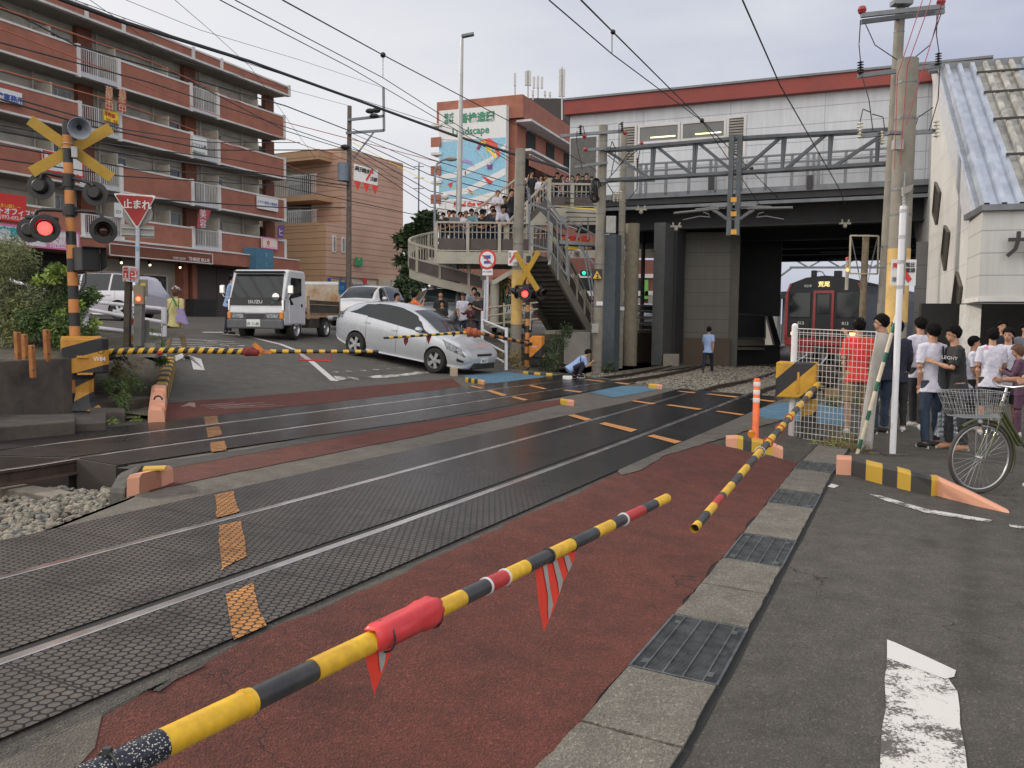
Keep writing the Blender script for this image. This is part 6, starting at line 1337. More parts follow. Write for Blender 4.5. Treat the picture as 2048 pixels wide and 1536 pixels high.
MB().prism([P(1105,474,42),P(1185,482,42),P(1183,496,42),P(1125,500,42),P(1108,486,42)],(0,.1,0)).obj('yellow_panel',M_SY,o);MB().prism([P(1112,502,41.8),P(1190,500,41.8),P(1190,516,41.8),P(1118,516,41.8)],(0,.1,0)).obj('white_panel',mat('sign_cream',(.70,.62,.55)),o);MB().prism([P(1240,498,44),P(1312,498,44),P(1312,516,44),P(1240,516,44)],(0,.1,0)).obj('white_panel',MATS['sign_cream'],o)
MB().text('下ノ原',.32,facing(P(1140,508,41.7),(0,-1,0)),.01).obj('lettering',M_SK,o);MB().text('不動産',.5,facing(P(1150,483,41.8),(0,-1,0)),.01,bold=.02).obj('lettering',M_SR,o)
o=thing('far_building','brick-red building with a green shop front beyond the bridge columns','building',P(1290,560,60))
MB().prism([P(1100,518,60),P(1320,520,60),P(1320,660,60),P(1100,655,60)],(0,5,0)).obj('wall',mat('far_brick',(.20,.075,.06),.8,var=.2),o)
for x0,y0,x1,y1,m in((1100,548,1320,556,M_WTRIM),(1100,582,1320,592,M_WTRIM),(1284,560,1296,598,M_('shop_green',(.16,.45,.08))),(1130,596,1210,640,M_DK),(1232,596,1282,640,M_SOF),(1296,590,1318,628,M_SOF),(1140,560,1200,580,M_GLS),(1250,560,1280,580,M_GLS)):MB().prism([P(x0,y0,59.9),P(x1,y0,59.9),P(x1,y1,59.9),P(x0,y1,59.9)],(0,-.1,0)).obj('facade_part',m,o)
o=thing('traffic_light','small green traffic light beyond the footbridge stair','traffic light',P(1170,546,40));MB().box(P(1171,546,40),(.5,.2,.26)).obj('housing',M_HOOD,o,bevel=.05);MB().ball(P(1168,546,39.88),(.09,.03,.09),10).obj('lamp',mat('green_light',(.02,.8,.4),emit=1.5,var=0),o)
M_CPL=mat('pole_concrete',(.235,.215,.18),.85,scale=1.6,var=.16,fine=.08,fscale=50)
M_WRP=mat('pole_wrap_yellow',(.58,.38,.13),.7,scale=3,var=.15)
def pole(label,x0,y0,x1,y1,Y,r0,r1=None,m=M_CPL,name='concrete_pole',cat='pole',bands=8):
 a,b_=P(x0,y0,Y),P(x1,y1,Y);o=thing(name,label,cat,b_);r1=r1 or r0*1.12;n_=18
 MB().cyl(b_,a,r1,r0,n_).obj('shaft',m,o,smooth=True)
 for i in range(bands):t_=(i+.5+.3*math.sin(i*4))/bands;q=a.lerp(b_,t_);rr=lerp(r0,r1,t_)+.006;MB().tube([q-Vector((0,0,.018)),q+Vector((0,0,.018))],rr,n_).obj('steel_band',M_STG,o)
 return o,a,b_
def wrap(o,a,b_,y0,y1,r,m=M_WRP):
 q=lambda y:a.lerp(b_,(y-P2y(a))/(P2y(b_)-P2y(a)));mb=MB();mb.tube([q(y0),q(y1)],r,18,cap=False);mb.obj('yellow_wrap',m,o,smooth=True)
def P2y(p):d=p-CAMP;return 768-F_PX*d.dot(UP)/d.dot(FW)
p1o,p1a,p1b=pole('thick concrete catenary pole carrying the left end of the truss',1206.5,251,1193,750,28,.145,.165)
p2o,p2a,p2b=pole('thinner concrete pole just right of the truss pole',1247.5,262,1238,742,31,.115,.125)
p3o,p3a,p3b=pole('concrete pole in front of the footbridge with peeling yellow wrap and a striped warning plate',1041,298,1030,748,25,.145,.165);wrap(p3o,p3a,p3b,538,648,.168)
p4o,p4a,p4b=pole('tall leaning concrete pole with cross-arms behind the thick right pole',1805,-60,1762,700,23.6,.125,.165)
p5o,p5a,p5b=pole('thick concrete pole with a flat top at the right, yellow wrap peeling low down',1816,119,1782,850,15,.172,.185);wrap(p5o,p5a,p5b,492,640,.186)
for q in([(1771,640),(1790,650),(1778,668)],[(1790,662),(1800,668),(1794,690),(1780,680)]):MB().prism([P(x,y,14.8)for x,y in q],(0,.02,0)).obj('peeling_flap',M_WRP,p5o)
p6o,p6a,p6b=pole('brown utility pole with a steel outrigger frame before the beige block',699,212,697,640,45,.11,.15,m=mat('pole_brown',(.13,.11,.095),.85,var=.2),bands=3)
for a,b_,w_ in(((695,240),(768,232),.12),((767,175),(768,262),.12),((692,266),(768,261),.12),((748,264),(703,322),.07)):MB().bar(P(*a,44.8),P(*b_,44.8),w_).obj('outrigger',M_STG,p6o)
MB().cyl(P(686,326,44.7),P(686,362,44.7),.28,n=14).obj('transformer',mat('transformer_blue',(.16,.20,.26),.5),p6o,smooth=True)
for x,y in((690,294),(740,222),(748,232),(752,221)):MB().ball(P(x,y,44.6),(.25,.15,.14),8).obj('insulator',M_HOOD,p6o)
o=thing('high_voltage_sign','white sign reading 高圧電線注意 with red arrow and three red pennants','sign',P(732,350,44.3))
MB().prism([P(708,327,44.3),P(756,341,44.3),P(755,371,44.3),P(707,360,44.3)],(0,.04,0)).obj('panel',M_SW,o)
for i,ch in enumerate('高圧電線'):MB().text(ch,.24,facing(P(713.5+i*7,337+i*2.2,44.28),(0,-1,0)),.004,bold=.004).obj('lettering',M_SK,o)
for i,ch in enumerate('注意'):MB().text(ch,.22,facing(P(744+i*7,358+i*2,44.28),(0,-1,0)),.004,bold=.004).obj('lettering',M_SK,o)
MB().prism([P(x,y,44.27)for x,y in((731,359),(734,362),(743,346),(746,349),(746,338),(738,341),(740,344))],(0,.01,0)).obj('arrow',M_SR,o)
for i in range(3):x=708+i*17.5;y=361+i*4;MB().prism([P(x,y,44.28),P(x+14,y+3,44.28),P(x+7,y+21,44.28)],(0,.01,0)).obj('pennant',mat('pennant_red',(.62,.03,.02),.6),o)
o=thing('high_voltage_sign','small white sign with a red arrow strapped to the pole before the footbridge','sign',P(1026,518,24.7))
MB().prism([P(1017,501,24.7),P(1035,501,24.7),P(1034,531,24.7),P(1016,531,24.7)],(0,.03,0)).obj('panel',M_SW,o);MB().prism([P(x,y,24.68)for x,y in((1018,524),(1021,527),(1031,510),(1033,511),(1032,503),(1026,507),(1028,508))],(0,.01,0)).obj('arrow',M_SR,o)
for ch,x,y in(('高',1020,507),('電',1020,513),('注',1028,527),('意',1031.5,527)):MB().text(ch,.075,facing(P(x,y,24.67),(0,-1,0)),.002).obj('lettering',M_SK,o)
o=thing('speed_sign','black plate with a yellow triangle numbered 2 on the truss pole','sign',P(1195,549,27.7));MB().prism([P(1184,538,27.7),P(1205,538,27.7),P(1205,559,27.7),P(1184,559,27.7)],(0,.04,0)).obj('panel',M_SK,o);MB().prism([P(1194,541,27.68),P(1203,557,27.68),P(1186,557,27.68)],(0,.01,0)).obj('triangle',mat('sign_amber',(.75,.42,.03),.5),o);MB().text('2',.17,facing(P(1195,552,27.66),(0,-1,0)),.002,bold=.006).obj('lettering',M_SK,o)
MB().box(P(1190,657,27.7),(.22,.15,.3)).obj('meter_box',mat('meter_grey',(.33,.33,.31),.6),p1o,bevel=.02)
for x,y,p_,Y in((1199,607,p1o,27.8),(1243,617,p2o,30.8)):MB().box(P(x,y,Y),(.2,.02,.13)).obj('number_plate',M_SW,p_)
MB().box(P(1221,450,28),(.32,.3,.55)).obj('switch_box',mat('meter_grey',(.33,.33,.31),.6),p1o,bevel=.02)
def xarm(o,a,b_,Y0,Y1,w_=.09):MB().bar(P(*a,Y0),P(*b_,Y1),w_).obj('cross_arm',M_STG,o)
def insul(o,x,y0,y1,Y,m=None,r=.07):
 a,b_=P(x,y0,Y),P(x,y1,Y);n_=5;L_=(b_-a).length;pr=[(.02,0)]
 for i in range(n_):h=L_*(i+.2)/n_;pr+=[(.025,h),(r,h+L_*.07),(.025,h+L_*.1)]
 pr.append((.02,L_));q=(b_-a).to_track_quat('Z','Y').to_matrix();MB().lathe(pr,a,q,10).obj('insulator',m or M_HOOD,o,smooth=True)
M_POR=mat('porcelain',(.62,.58,.48),.3);M_INR=mat('insulator_red',(.30,.03,.03),.4)
for a,b_,Y0,Y1 in(((1722,31),(1888,13),23.2,23.2),((1722,44),(1888,23),23.5,23.5),((1716,152),(1882,131),23.2,23.2),((1720,272),(1778,267),23.2,23.2),((1818,266),(1870,262),23.2,23.2)):xarm(p4o,a,b_,Y0,Y1,.11)
for x,y0,y1,m in((1721,122,148,None),(1877,105,130,None),(1720,244,278,M_POR),(1873,240,276,M_POR),(1764,262,290,M_POR)):insul(p4o,x,y0,y1,23.1,m,.09)
for x,y in((1724,20),(1882,4)):MB().ball(P(x,y,23.2),.12,8).obj('red_insulator',M_INR,p4o)
MB().box(P(1803,6,23.4),(.5,.3,.12)).obj('pole_cap',M_STG,p4o)
for a,b_ in(((1120,272),(1247,262)),((1173,300),(1220,296)),((1150,334),(1215,325)),((1196,362),(1310,360))):xarm(p1o,a,b_,27.8,27.8)
for x,y0,y1 in((1161,250,268),(1244,244,262),(1275,316,340)):insul(p1o,x,y0,y1,27.7,None,.06)
for x,y in((1169,273),(1250,266),(1171,299),(1283,287)):MB().ball(P(x,y,27.7),.07,8).obj('red_insulator',M_INR,p1o)
for i in range(3):insul(p2o,1228+i*7,382,404,29,M_POR,.07)
for k in range(5):MB().torus(P(1191,381,27.6),Matrix.Rotation(R(80+k*4),3,'Y')@Matrix.Rotation(R(k*8),3,'X'),.30+.02*k,.02,20,5).obj('cable_coil',M_HOOD,p1o)
insul(p5o,1808,390,420,14.8,M_ALU,.04);MB().box(P(1795,290,14.8),(.16,.1,.16)).obj('meter_box',mat('meter_grey',(.33,.33,.31),.6),p5o);MB().box(P(1790,266,14.75),(.22,.12,.05)).obj('clamp_box',M_STG,p5o)
MB().prism([P(1806,375,14.7),P(1828,368,14.7),P(1822,382,14.7),P(1806,390,14.7)],(0,.06,0)).obj('flood_lamp',M_SOF,p5o);MB().cyl(P(1812,345,14.75),P(1808,384,14.75),.02,n=6).obj('lamp_bracket',M_STG,p5o)
TB=VP_((2.99,27.9),-61.4);tr=thing('truss_beam','galvanised lattice truss spanning the tracks with a hanging centre post','truss',TB.at(0,6.5))
def tb(a,b_,w_=.09,nm='chord'):
 mb=MB();p,q=TB.pp(*a),TB.pp(*b_)
 for o_ in(-.13,.13)if nm=='chord' else(0,):mb.bar(p+TB.n*o_,q+TB.n*o_,w_)
 return mb.obj(nm,mat('truss_steel',(.10,.11,.12),.55,.4,var=.2,scale=2),tr)
tb((1212,301),(1472,278));tb((1472,278),(1785,260));tb((1200,362),(1475,346));tb((1475,346),(1785,327))
for x,y0,y1 in((1305,293,357),(1389,286,351),(1566,275,339),(1660,268,334),(1755,262,330)):tb((x,y0),(x-2,y1),.08,'upright');tb((x+6,y0),(x,y1),.05,'upright')
for a,b_ in(((1216,303),(1300,357)),((1312,292),(1385,350)),((1397,286),(1468,345)),((1482,344),(1560,276)),((1572,338),(1652,269)),((1668,333),(1765,270))):tb(a,b_,.09,'diagonal')
dp=MB();
for dx in(-8,8):dp.bar(TB.pp(1476+dx,272,.2),TB.pp(1469+dx,472,.2),.09,.14)
for i in range(9):y=300+i*20;dp.bar(TB.pp(1468-(y-272)*.035,y,.2),TB.pp(1484-(y-272)*.035,y,.2),.05)
dp.obj('hanging_post',MATS['truss_steel'],tr)
for y in(402,430,466):MB().box(TB.pp(1472,y,.28),(.16,.05,.14)).obj('orange_plate',mat('plate_orange',(.65,.32,.03),.5),tr)
for s_,y0 in((-1,412),(1,412)):
 x=1470;mb=MB();f=lambda dx,y:TB.pp(x+s_*dx,y,.2)
 mb.cyl(f(10,y0+2),f(75 if s_<0 else 75,y0+(9 if s_<0 else 4)),.035,n=8);mb.cyl(f(28,y0+7),f(118,y0+(16 if s_<0 else 5)),.04,n=8);mb.cyl(f(10,y0+30),f(42,y0+10),.03,n=8)
 mb.tube([f(60,y0+14),f(50,y0+17),f(46,y0+24),f(66,y0+22),f(100,y0+29 if s_<0 else y0+28)],.018,6)
 for k in range(8):q=f(18+k*3.2,y0+1.6);mb.lathe([(0,-.01),(.085,0),(0,.01)],q,Matrix.Rotation(R(90),3,'Y')@Matrix.Rotation(R(-61),3,'X'),10)
 for k in range(7):q=f(14+k*3.4,y0+27-k*2.4);mb.ball(q,.06,6)
 mb.obj('cantilever',mat('cantilever_grey',(.15,.15,.155),.5,.4),tr)
for Y,y0,y1,k in((75,517,535,0),(100,577,586,1)):
 o=thing('far_gantry',['grey lattice gantry against the sky just beyond the bridge','smaller grey lattice gantry above the train roof in the distance'][k],'gantry',P(1620,600,Y));mb=MB()
 mb.bar(P(1500 if k==0 else 1700,y0,Y),P(1790,y0,Y),.18).bar(P(1580 if k==0 else 1700,y1,Y),P(1790,y1,Y),.18)
 for i in range(7):x=1585+i*32;mb.bar(P(x,y1 if i%2 else y0,Y),P(x+32,y0 if i%2 else y1,Y),.12)
 if k==0:mb.bar(P(1556,517,Y),P(1556,700,Y),.22).bar(P(1583,536,Y),P(1548,562,Y),.16)
 mb.obj('lattice',M_STG,o)
o=thing('street_lamp','small curved lamp beyond the train seen against the sky','street lamp',P(1649,600,90));MB().tube([P(1649,590,90),P(1649,550,90),P(1645,544,90),P(1636,542,90)],.06,6).obj('post',M_STG,o);MB().ball(P(1634,543,90),(.3,.2,.1),8).obj('lamp_head',M_SOF,o)
o,a,b_=pole('short brown post with a square hoop frame before the train',1732,470,1724,640,24,.09,.09,m=mat('post_weathered',(.20,.16,.105),.85,var=.2),name='hoop_post',bands=0)
for p_,q in(((1701,471),(1757,472)),((1757,472),(1755,548)),((1755,548),(1699,547)),((1701,471),(1699,547))):MB().bar(P(*p_,23.9),P(*q,23.9),.04).obj('hoop',MATS['cream_pipe'],o)
for p_,q in(((1702,474),(1723,575)),((1756,474),(1733,575)),((1703,474),(1718,545)),((1755,474),(1738,545))):MB().cyl(P(*p_,23.9),P(*q,23.9),.008,n=5).obj('stay',M_STG,o)
o=thing('warning_beacon','slim post with red top and a small orange light above the train','beacon',P(1695,570,24));MB().cyl(P(1695,520,24),P(1693,580,24),.05,n=8).obj('tube',M_FBC,o);MB().ball(P(1695,518,24),.06,8).obj('cap',M_SR,o);MB().ball(P(1695,540,23.93),.045,8).obj('lamp',mat('orange_light',(1,.25,.04),emit=4,var=0),o)
o=thing('street_lamp','very tall pale street lamp in front of the mural','street lamp',P(916,520,34.5));MB().tube([P(914,530,34.5),P(919,350,34.5),P(924,78,34.5)],[.13,.11,.06],12).obj('post',M_ALU,o,smooth=True);MB().bar(P(923,73,34.5),P(948,68,34.5),.22,.12).obj('lamp_head',M_STG,o,bevel=.03)
o=thing('street_lamp','shorter street lamp with a curved arm at the left of the mural','street lamp',P(869,590,36));MB().tube([P(868,592,36),P(870,345,36),P(874,328,36),P(884,320,36),P(898,317,36)],.05,8).obj('post',mat('post_bluegrey',(.22,.25,.28),.5),o,smooth=True);MB().ball(P(902,318,36),(.28,.15,.1),8).obj('lamp_head',M_SOF,o)
o=thing('globe_lamp','white globe lamp on a thin post behind the landing','lamp',P(891,500,33));MB().cyl(P(891,400,33),P(890,500,33),.025,n=6).obj('post',M_WTRIM,o);MB().ball(P(891,393,33),.14,12).obj('globe',M_WTRIM,o,smooth=True)
o=thing('tv_aerial','thin television mast between the beige block and the mural','aerial',P(838,440,70));mb=MB();mb.cyl(P(838,326,70),P(837,460,70),.06,n=5)
for y in(333,356,377):mb.cyl(P(828,y,70),P(848,y,70),.03,n=4)
mb.obj('mast',M_STG,o)
o=thing('tv_aerial','small television aerial on the station hall roof','aerial',P(1610,165,32));mb=MB();mb.cyl(P(1613,155,32),P(1613,168,32),.02,n=4).cyl(P(1600,152,32),P(1627,158,32),.015,n=4)
for i in range(5):mb.cyl(P(1602+i*5,151+i,31.8),P(1602+i*5,154+i,32.4),.012,n=4)
mb.obj('mast',M_STG,o)
def wire(pts,r,m,label,name='wire',cat='wire',sag=0.,grp='overhead wires'):
 ps=[P(*p)for p in pts];out=[]
 for a,b_ in zip(ps,ps[1:]):
  for i in range(12):t_=i/12;out.append(a.lerp(b_,t_)-Vector((0,0,sag*4*t_*(1-t_))))
 out.append(ps[-1]);o=MB().tube(out,r,6).obj(name,m,smooth=True);return tag(o,label,cat,grp)
M_WK=mat('wire_black',(.02,.02,.022),.6,var=0);M_WO=mat('wire_orange',(.50,.12,.05),.6,var=0)
wire([(115,-4,22),(250,45,24.5),(500,123,31),(700,195,38),(900,268,40),(1040,312,40),(1190,355,38)],.06,M_WK,'thick black bundled cable sweeping from the top left to the truss pole')
wire([(150,0,24),(500,128,34),(1040,302,44)],.012,M_WK,'thin wire riding just above the thick black bundle')
W1=[([(440,0,15),(700,135,22),(1040,335,30),(1300,470,40)],.011,'contact wire over the far track, upper left of the paired lines'),([(470,0,15),(765,155,22),(1040,330,30),(1350,480,40)],.011,'second paired line over the far track'),([(565,0,14),(766,110,20),(1056,262,30),(1330,420,44)],.014,'messenger wire with a round clamp over the far track'),([(1098,0,13),(1224,108,16),(1404,242,24),(1520,410,30)],.011,'contact wire descending left of the hanging post'),([(1162,0,12),(1226,64,15),(1404,241,24),(1560,400,32)],.013,'messenger wire with round clamps descending over the near track'),([(1485,0,12),(1560,170,16),(1680,380,26),(1700,440,36)],.012,'single wire dropping past the middle of the station hall')]
for p_,r,l in W1:wire(p_,r,M_WK,l)
for x,y,Y in((766,110,20),(1226,64,15),(1404,241,24),(1056,262,30),(1503,337,27)):tag(MB().ball(P(x,y,Y),.065 if Y>16 else.045,10).obj('wire_clamp',M_HOOD,smooth=True),'round black clamp, at the %s on the overhead messenger wires'%{766:'upper left',1226:'top centre',1404:'front of the hall windows',1056:'left of the hall',1503:'right of the hanging post'}[x],'clamp','round clamps on the messenger wires')
for x,y0,y1,Y in((766,110,155,20.5),(1224,66,108,15.5)):wire([(x,y0,Y),(x,y1,Y)],.008,M_WK,'short dropper wire under the %s clamp'%('upper left' if x<900 else 'top centre'))
lw_=[((0,10),(150,90),(572,212),(700,262)),((0,18),(280,110),(572,262),(695,300)),((0,85),(300,165),(560,250),(830,340)),((0,198),(170,250),(420,300),(700,300)),((40,200),(245,258),(420,285),(600,285)),((0,250),(230,290),(470,320),(700,366)),((0,262),(260,310),(480,340),(700,372)),((0,290),(280,340),(520,352),(700,378)),((0,318),(240,352),(560,372),(880,440)),((120,375),(300,398),(560,415),(690,415))]
for i,q in enumerate(lw_):wire([(q[0][0],q[0][1],20),(q[1][0],q[1][1],26),(q[2][0],q[2][1],38),(q[3][0],q[3][1],45)],.018 if i%3 else.026,M_WK,('%s dark wire from the top crossing the apartment block'%['first','second','third','fourth','fifth','sixth','seventh','eighth','ninth','lowest'][i]))
for i,q in enumerate((((0,15),(300,122),(562,242),(900,330)),((0,57),(240,150),(390,215),(700,322)),((0,140),(240,205),(420,272),(600,340)))):wire([(q[0][0],q[0][1],19),(q[1][0],q[1][1],25),(q[2][0],q[2][1],34),(q[3][0],q[3][1],45)],.016,M_WO,('%s orange-red wire across the apartment block'%['highest','middle','lowest'][i]))
for i,q in enumerate((((700,212,45),(500,158,38),(350,118,30),(180,0,22)),((350,0,25),(420,60,30),(500,133,38),(640,330,50)),((768,176,45),(600,120,40),(400,60,32),(240,-5,26)))):wire(q,.009,M_WK,'%s hair-thin wire in the upper left sky'%['lowest','steepest','highest'][i])
for i in range(7):wire([(705,258+i*9,44.8),(860,318+i*16,42),(1040,372+i*12,36),(1195,395+i*8,28.5)],.014 if i%2 else.02,M_WK if i!=3 else M_SY,'%s line from the brown utility pole to the truss pole'%['first','second','third','yellow sheathed','fifth','sixth','lowest'][i])
for i,q in enumerate((((1845,0),(1795,150),(1789,340)),((1862,0),(1815,130),(1800,330)),((1885,0),(1866,72),(1812,250)))):wire([(q[0][0],q[0][1],14),(q[1][0],q[1][1],14.5),(q[2][0],q[2][1],14.7)],.007,mat('wire_red',(.35,.05,.06),.5,var=0),'%s red stay wire at the thick right pole'%['left','middle','right'][i])
for i,q in enumerate((((1721,40),(1718,90),(1721,122)),((1730,46),(1750,90),(1795,120)),((1882,28),(1860,90),(1826,118)),((1874,30),(1873,70),(1878,105)),((1724,152),(1738,200),(1746,262)),((1880,132),(1876,200),(1858,262)),((1720,244),(1726,218),(1742,225)),((1770,262),(1766,234),(1744,228)),((1828,262),(1836,235),(1866,215)))):wire([(x,y,22.9)for x,y in q],.014,M_WK,'%s loop of black jumper cable on the right cross-arms'%['first','second','third','fourth','fifth','sixth','seventh','eighth','ninth'][i],grp='jumper cables on the right pole')
for i,q in enumerate((((1154,262),(1153,285),(1165,340)),((1170,270),(1166,252),(1155,256)),((1238,325),(1238,250),(1246,244)),((1282,288),(1276,320),(1274,378),(1250,408)),((1220,300),(1224,282),(1232,300),(1222,350)),((1196,376),(1214,366),(1226,386),(1220,405)),((1215,310),(1240,330),(1275,300)),((1218,356),(1232,340),(1262,300)))):wire([(x,y,27.6)for x,y in q],.014,M_WK,'%s loop of black cable at the left truss pole'%['first','second','third','fourth','fifth','sixth','seventh','eighth'][i],grp='jumper cables on the left pole')
for x,y,l in((1282,419,'left'),(1352,453,'middle'),(1690,447,'right')):o=thing('wire_hanger','small steel wire hanger clipped under the bridge, %s one'%l,'hanger',P(x,y,31));mb=MB();mb.box(P(x,y,31),(.4,.1,.06)).bar(P(x-6,y-8,31),P(x-5,y,31),.05).bar(P(x+8,y-8,31),P(x+6,y,31),.05).ball(P(x,y+5,31),.08,8);mb.obj('bracket',M_SOF,o)
M_TYR=mat('tyre',(.022,.021,.02),.8,scale=9);M_RIM=mat('alloy_rim',(.45,.46,.47),.35,.8,var=.05);M_CGL=mat('car_glass',(.012,.018,.020),.05,spec=.45,var=.2,scale=1.);M_CLR=mat('lamp_clear',(.20,.215,.23),.08,var=.6,scale=24,spec=1.,metal=.3);M_TRM=mat('car_trim_black',(.02,.02,.02),.5)
M_TAIL=mat('tail_red',(.40,.02,.02),.2,spec=.8);M_AMB=mat('lamp_amber_lens',(.65,.22,.03),.25)
def carpaint(n,c,metal=.35,r=.3):return mat(n,c,r,metal,var=.05,scale=.8,coat=.6)
def cr(t,p):
 t=max(0,min(t,len(p)-1.0001));i=int(t);f=t-i;g=lambda k:p[max(0,min(k,len(p)-1))];a,b_,c,d=g(i-1),g(i),g(i+1),g(i+2)
 return tuple(.5*(2*y+(z-x)*f+(2*x-5*y+4*z-w_)*f*f+(3*y-x-3*z+w_)*f**3)for x,y,z,w_ in zip(a,b_,c,d))
PRI=[(2.23,.34,.50,.56,.52,.58,.50),(2.14,.22,.60,.68,.70,.75,.60),(1.95,.20,.70,.82,.80,.84,.68),(1.5,.20,.80,.94,.82,.87,.72),(1.18,.18,.88,1.02,.82,.87,.71),(.6,.18,.92,1.29,.82,.87,.62),(.1,.18,.95,1.46,.83,.87,.58),(-.4,.18,.99,1.51,.83,.87,.57),(-.9,.18,1.03,1.50,.83,.87,.56),(-1.4,.20,1.06,1.44,.82,.86,.55),(-1.85,.24,1.08,1.33,.80,.84,.54),(-2.12,.30,1.05,1.20,.76,.80,.54),(-2.2,.34,.98,1.10,.74,.78,.54),(-2.25,.42,.9,.98,.72,.75,.5)]
VAN=[(2.3,.34,.60,.70,.60,.66,.55),(2.2,.24,.75,.85,.74,.80,.62),(1.9,.22,.88,.98,.84,.88,.72),(1.35,.20,.98,1.10,.86,.89,.74),(.9,.18,1.0,1.38,.86,.9,.66),(.4,.18,1.0,1.62,.86,.9,.66),(-.2,.18,1.0,1.69,.86,.9,.66),(-1.,.18,1.0,1.70,.86,.9,.66),(-1.6,.2,1.0,1.66,.86,.89,.65),(-2.0,.24,1.0,1.56,.84,.88,.62),(-2.25,.28,.98,1.2,.80,.85,.6),(-2.35,.4,.9,1.0,.76,.8,.58)]
def car(label,M,prof,paint_,kx=1.,kz=1.,wr=.315,ax=(1.29,-1.41),doors=(-.02,),glass_x=None,group=None,plate=None,detail=True,cat='car',name='parked_car',wins=None,ws=(.22,1.2)):
 o=thing(name,label,cat,M=M,group=group);xs=[p[0]for p in prof];tab=[p[1:]for p in prof]
 def S(x,t,off=0.):
  i=0
  while i<len(xs)-2 and xs[i+1]>x:i+=1
  zl,zb,z_,wl,wb,wt=cr(i+(xs[i]-x)/(xs[i]-xs[i+1]),tab)
  c=[(0,zl),(wl*.9,zl),(wl,zl+.10),(wb,zl+(zb-zl)*.55),(wb*.985,zb),(lerp(wb,wt,.45)*.985,lerp(zb,z_,.45)),(wt,lerp(zb,z_,.90)),(wt*.78,z_),(0,z_+.03)]
  y,z=cr(t,c);n_=Vector((0,1,0))if t<6.5 else Vector((0,.1,1));return Vector((x*kx,y,z*kz))+n_*off
 NX,NT=54,32;rows=[]
 for i in range(NX+1):
  x=lerp(xs[0],xs[-1],i/NX);h=[S(x,8*k/NT)for k in range(NT+1)];rows.append([Vector((p.x,-p.y,p.z))for p in h[::-1]]+h[1:])
 mb=MB().grid(rows);L_=len(rows[0]);mb.f+=[tuple(range(L_)),tuple(range(NX*L_,NX*L_+L_))[::-1]];mb.m+=[0,0]
 b_=mb.obj('body',paint_,o,world=False,smooth=True)
 bm=bmesh.new();bm.from_mesh(b_.data);bmesh.ops.remove_doubles(bm,verts=bm.verts,dist=.0005);bmesh.ops.recalc_face_normals(bm,faces=bm.faces);bm.to_mesh(b_.data);bm.free()
 cm=MB()
 for a in ax:cm.cyl((a*kx,-1.2,wr),(a*kx,1.2,wr),wr+.05,n=28)
 c_=cm.obj('cutter',M_TRM);c_.matrix_world=M;m_=b_.modifiers.new('b','BOOLEAN');m_.object=c_;m_.operation='DIFFERENCE';m_.solver='EXACT';bpy.context.view_layer.update()
 me=bpy.data.meshes.new_from_object(b_.evaluated_get(bpy.context.evaluated_depsgraph_get()));b_.modifiers.clear()
 if len(me.polygons)>200:
  me.materials.clear();me.materials.append(paint_);me.materials.append(M_TRM);b_.data=me
  for p in me.polygons:
   for a in ax:
    if abs(math.hypot(p.center.x-a*kx,p.center.z-wr)-wr-.05)<.012 and abs(p.normal.y)<.5:p.material_index=1;p.use_smooth=False
 bpy.data.objects.remove(c_)
 def patch(nm,q,m,off=.006,sides=(1,-1),par=o,n=(8,5),both=None):
  (a0,a1),(b0,b1),t0,t1=q
  for sd_ in sides:
   rows=[]
   for j in range(n[1]+1):
    v=j/n[1];rows.append([S(lerp(lerp(a0,b0,v),lerp(a1,b1,v),i/n[0]),lerp(t0,t1,v),off)for i in range(n[0]+1)])
   rows=[[Vector((p.x,p.y*sd_,p.z))for p in r]for r in rows];k=MB().grid(rows).obj(nm,m,par,world=False,smooth='all')
 for q in(wins or[((-.02,.92),(-.02,.42),4.2,6.0),((.96,1.14),(.60,.64),4.2,5.2),((-1.02,-.10),(-.98,-.10),4.2,6.1),((-1.75,-1.08),(-1.35,-1.04),4.3,5.9)]):patch('window',q,M_CGL)
 for q in([((-.10,-.02),(-.10,-.02),4.2,6.05),((.90,.97),(.42,.61),4.2,5.6),((-1.09,-1.0),(-1.05,-.96),4.2,6.0)]if not wins else[]):patch('window_pillar',q,M_TRM,.005)
 for q,nm in((ws,'windscreen'),((-1.95,-1.3),'rear_window')):
  rows=[[S(lerp(q[0],q[1],i/8),t,.0)+Vector((.004,0,.008))for t in(6.7,7.1,7.5,8)]for i in range(9)]
  rows=[[Vector((p.x,-p.y,p.z))for p in r]+r[-2::-1]for r in rows];MB().grid(rows).obj(nm,M_CGL,o,world=False,smooth='all')
 patch('headlight',((1.62,2.16),(1.42,2.0),3.5,4.6),M_CLR,.008);patch('tail_light',((-2.2,-1.98),(-2.12,-1.9),3.6,4.9),M_TAIL if paint_ is not M_SILV else M_CLR,.008)
 f=xs[0]*kx
 MB().box((f-.03,0,.30*kz),(.12,1.0,.15)).obj('lower_grille',M_TRM,o,world=False,bevel=.02);MB().box((f-.03,0,.575*kz),(.10,.66,.06)).obj('grille',M_TRM,o,world=False,bevel=.02)
 pl=MB().box((f+.012,0,.43*kz),(.012,.33,.165)).obj('number_plate',M_SW,o,world=False)
 if plate:MB().text(plate,.10,M@frame(Vector((f+.02,0,.42*kz)),(0,1,0),(0,0,1),(1,0,0)),.002,bold=.002).obj('lettering',M_('plate_green',(.02,.12,.07)),pl)
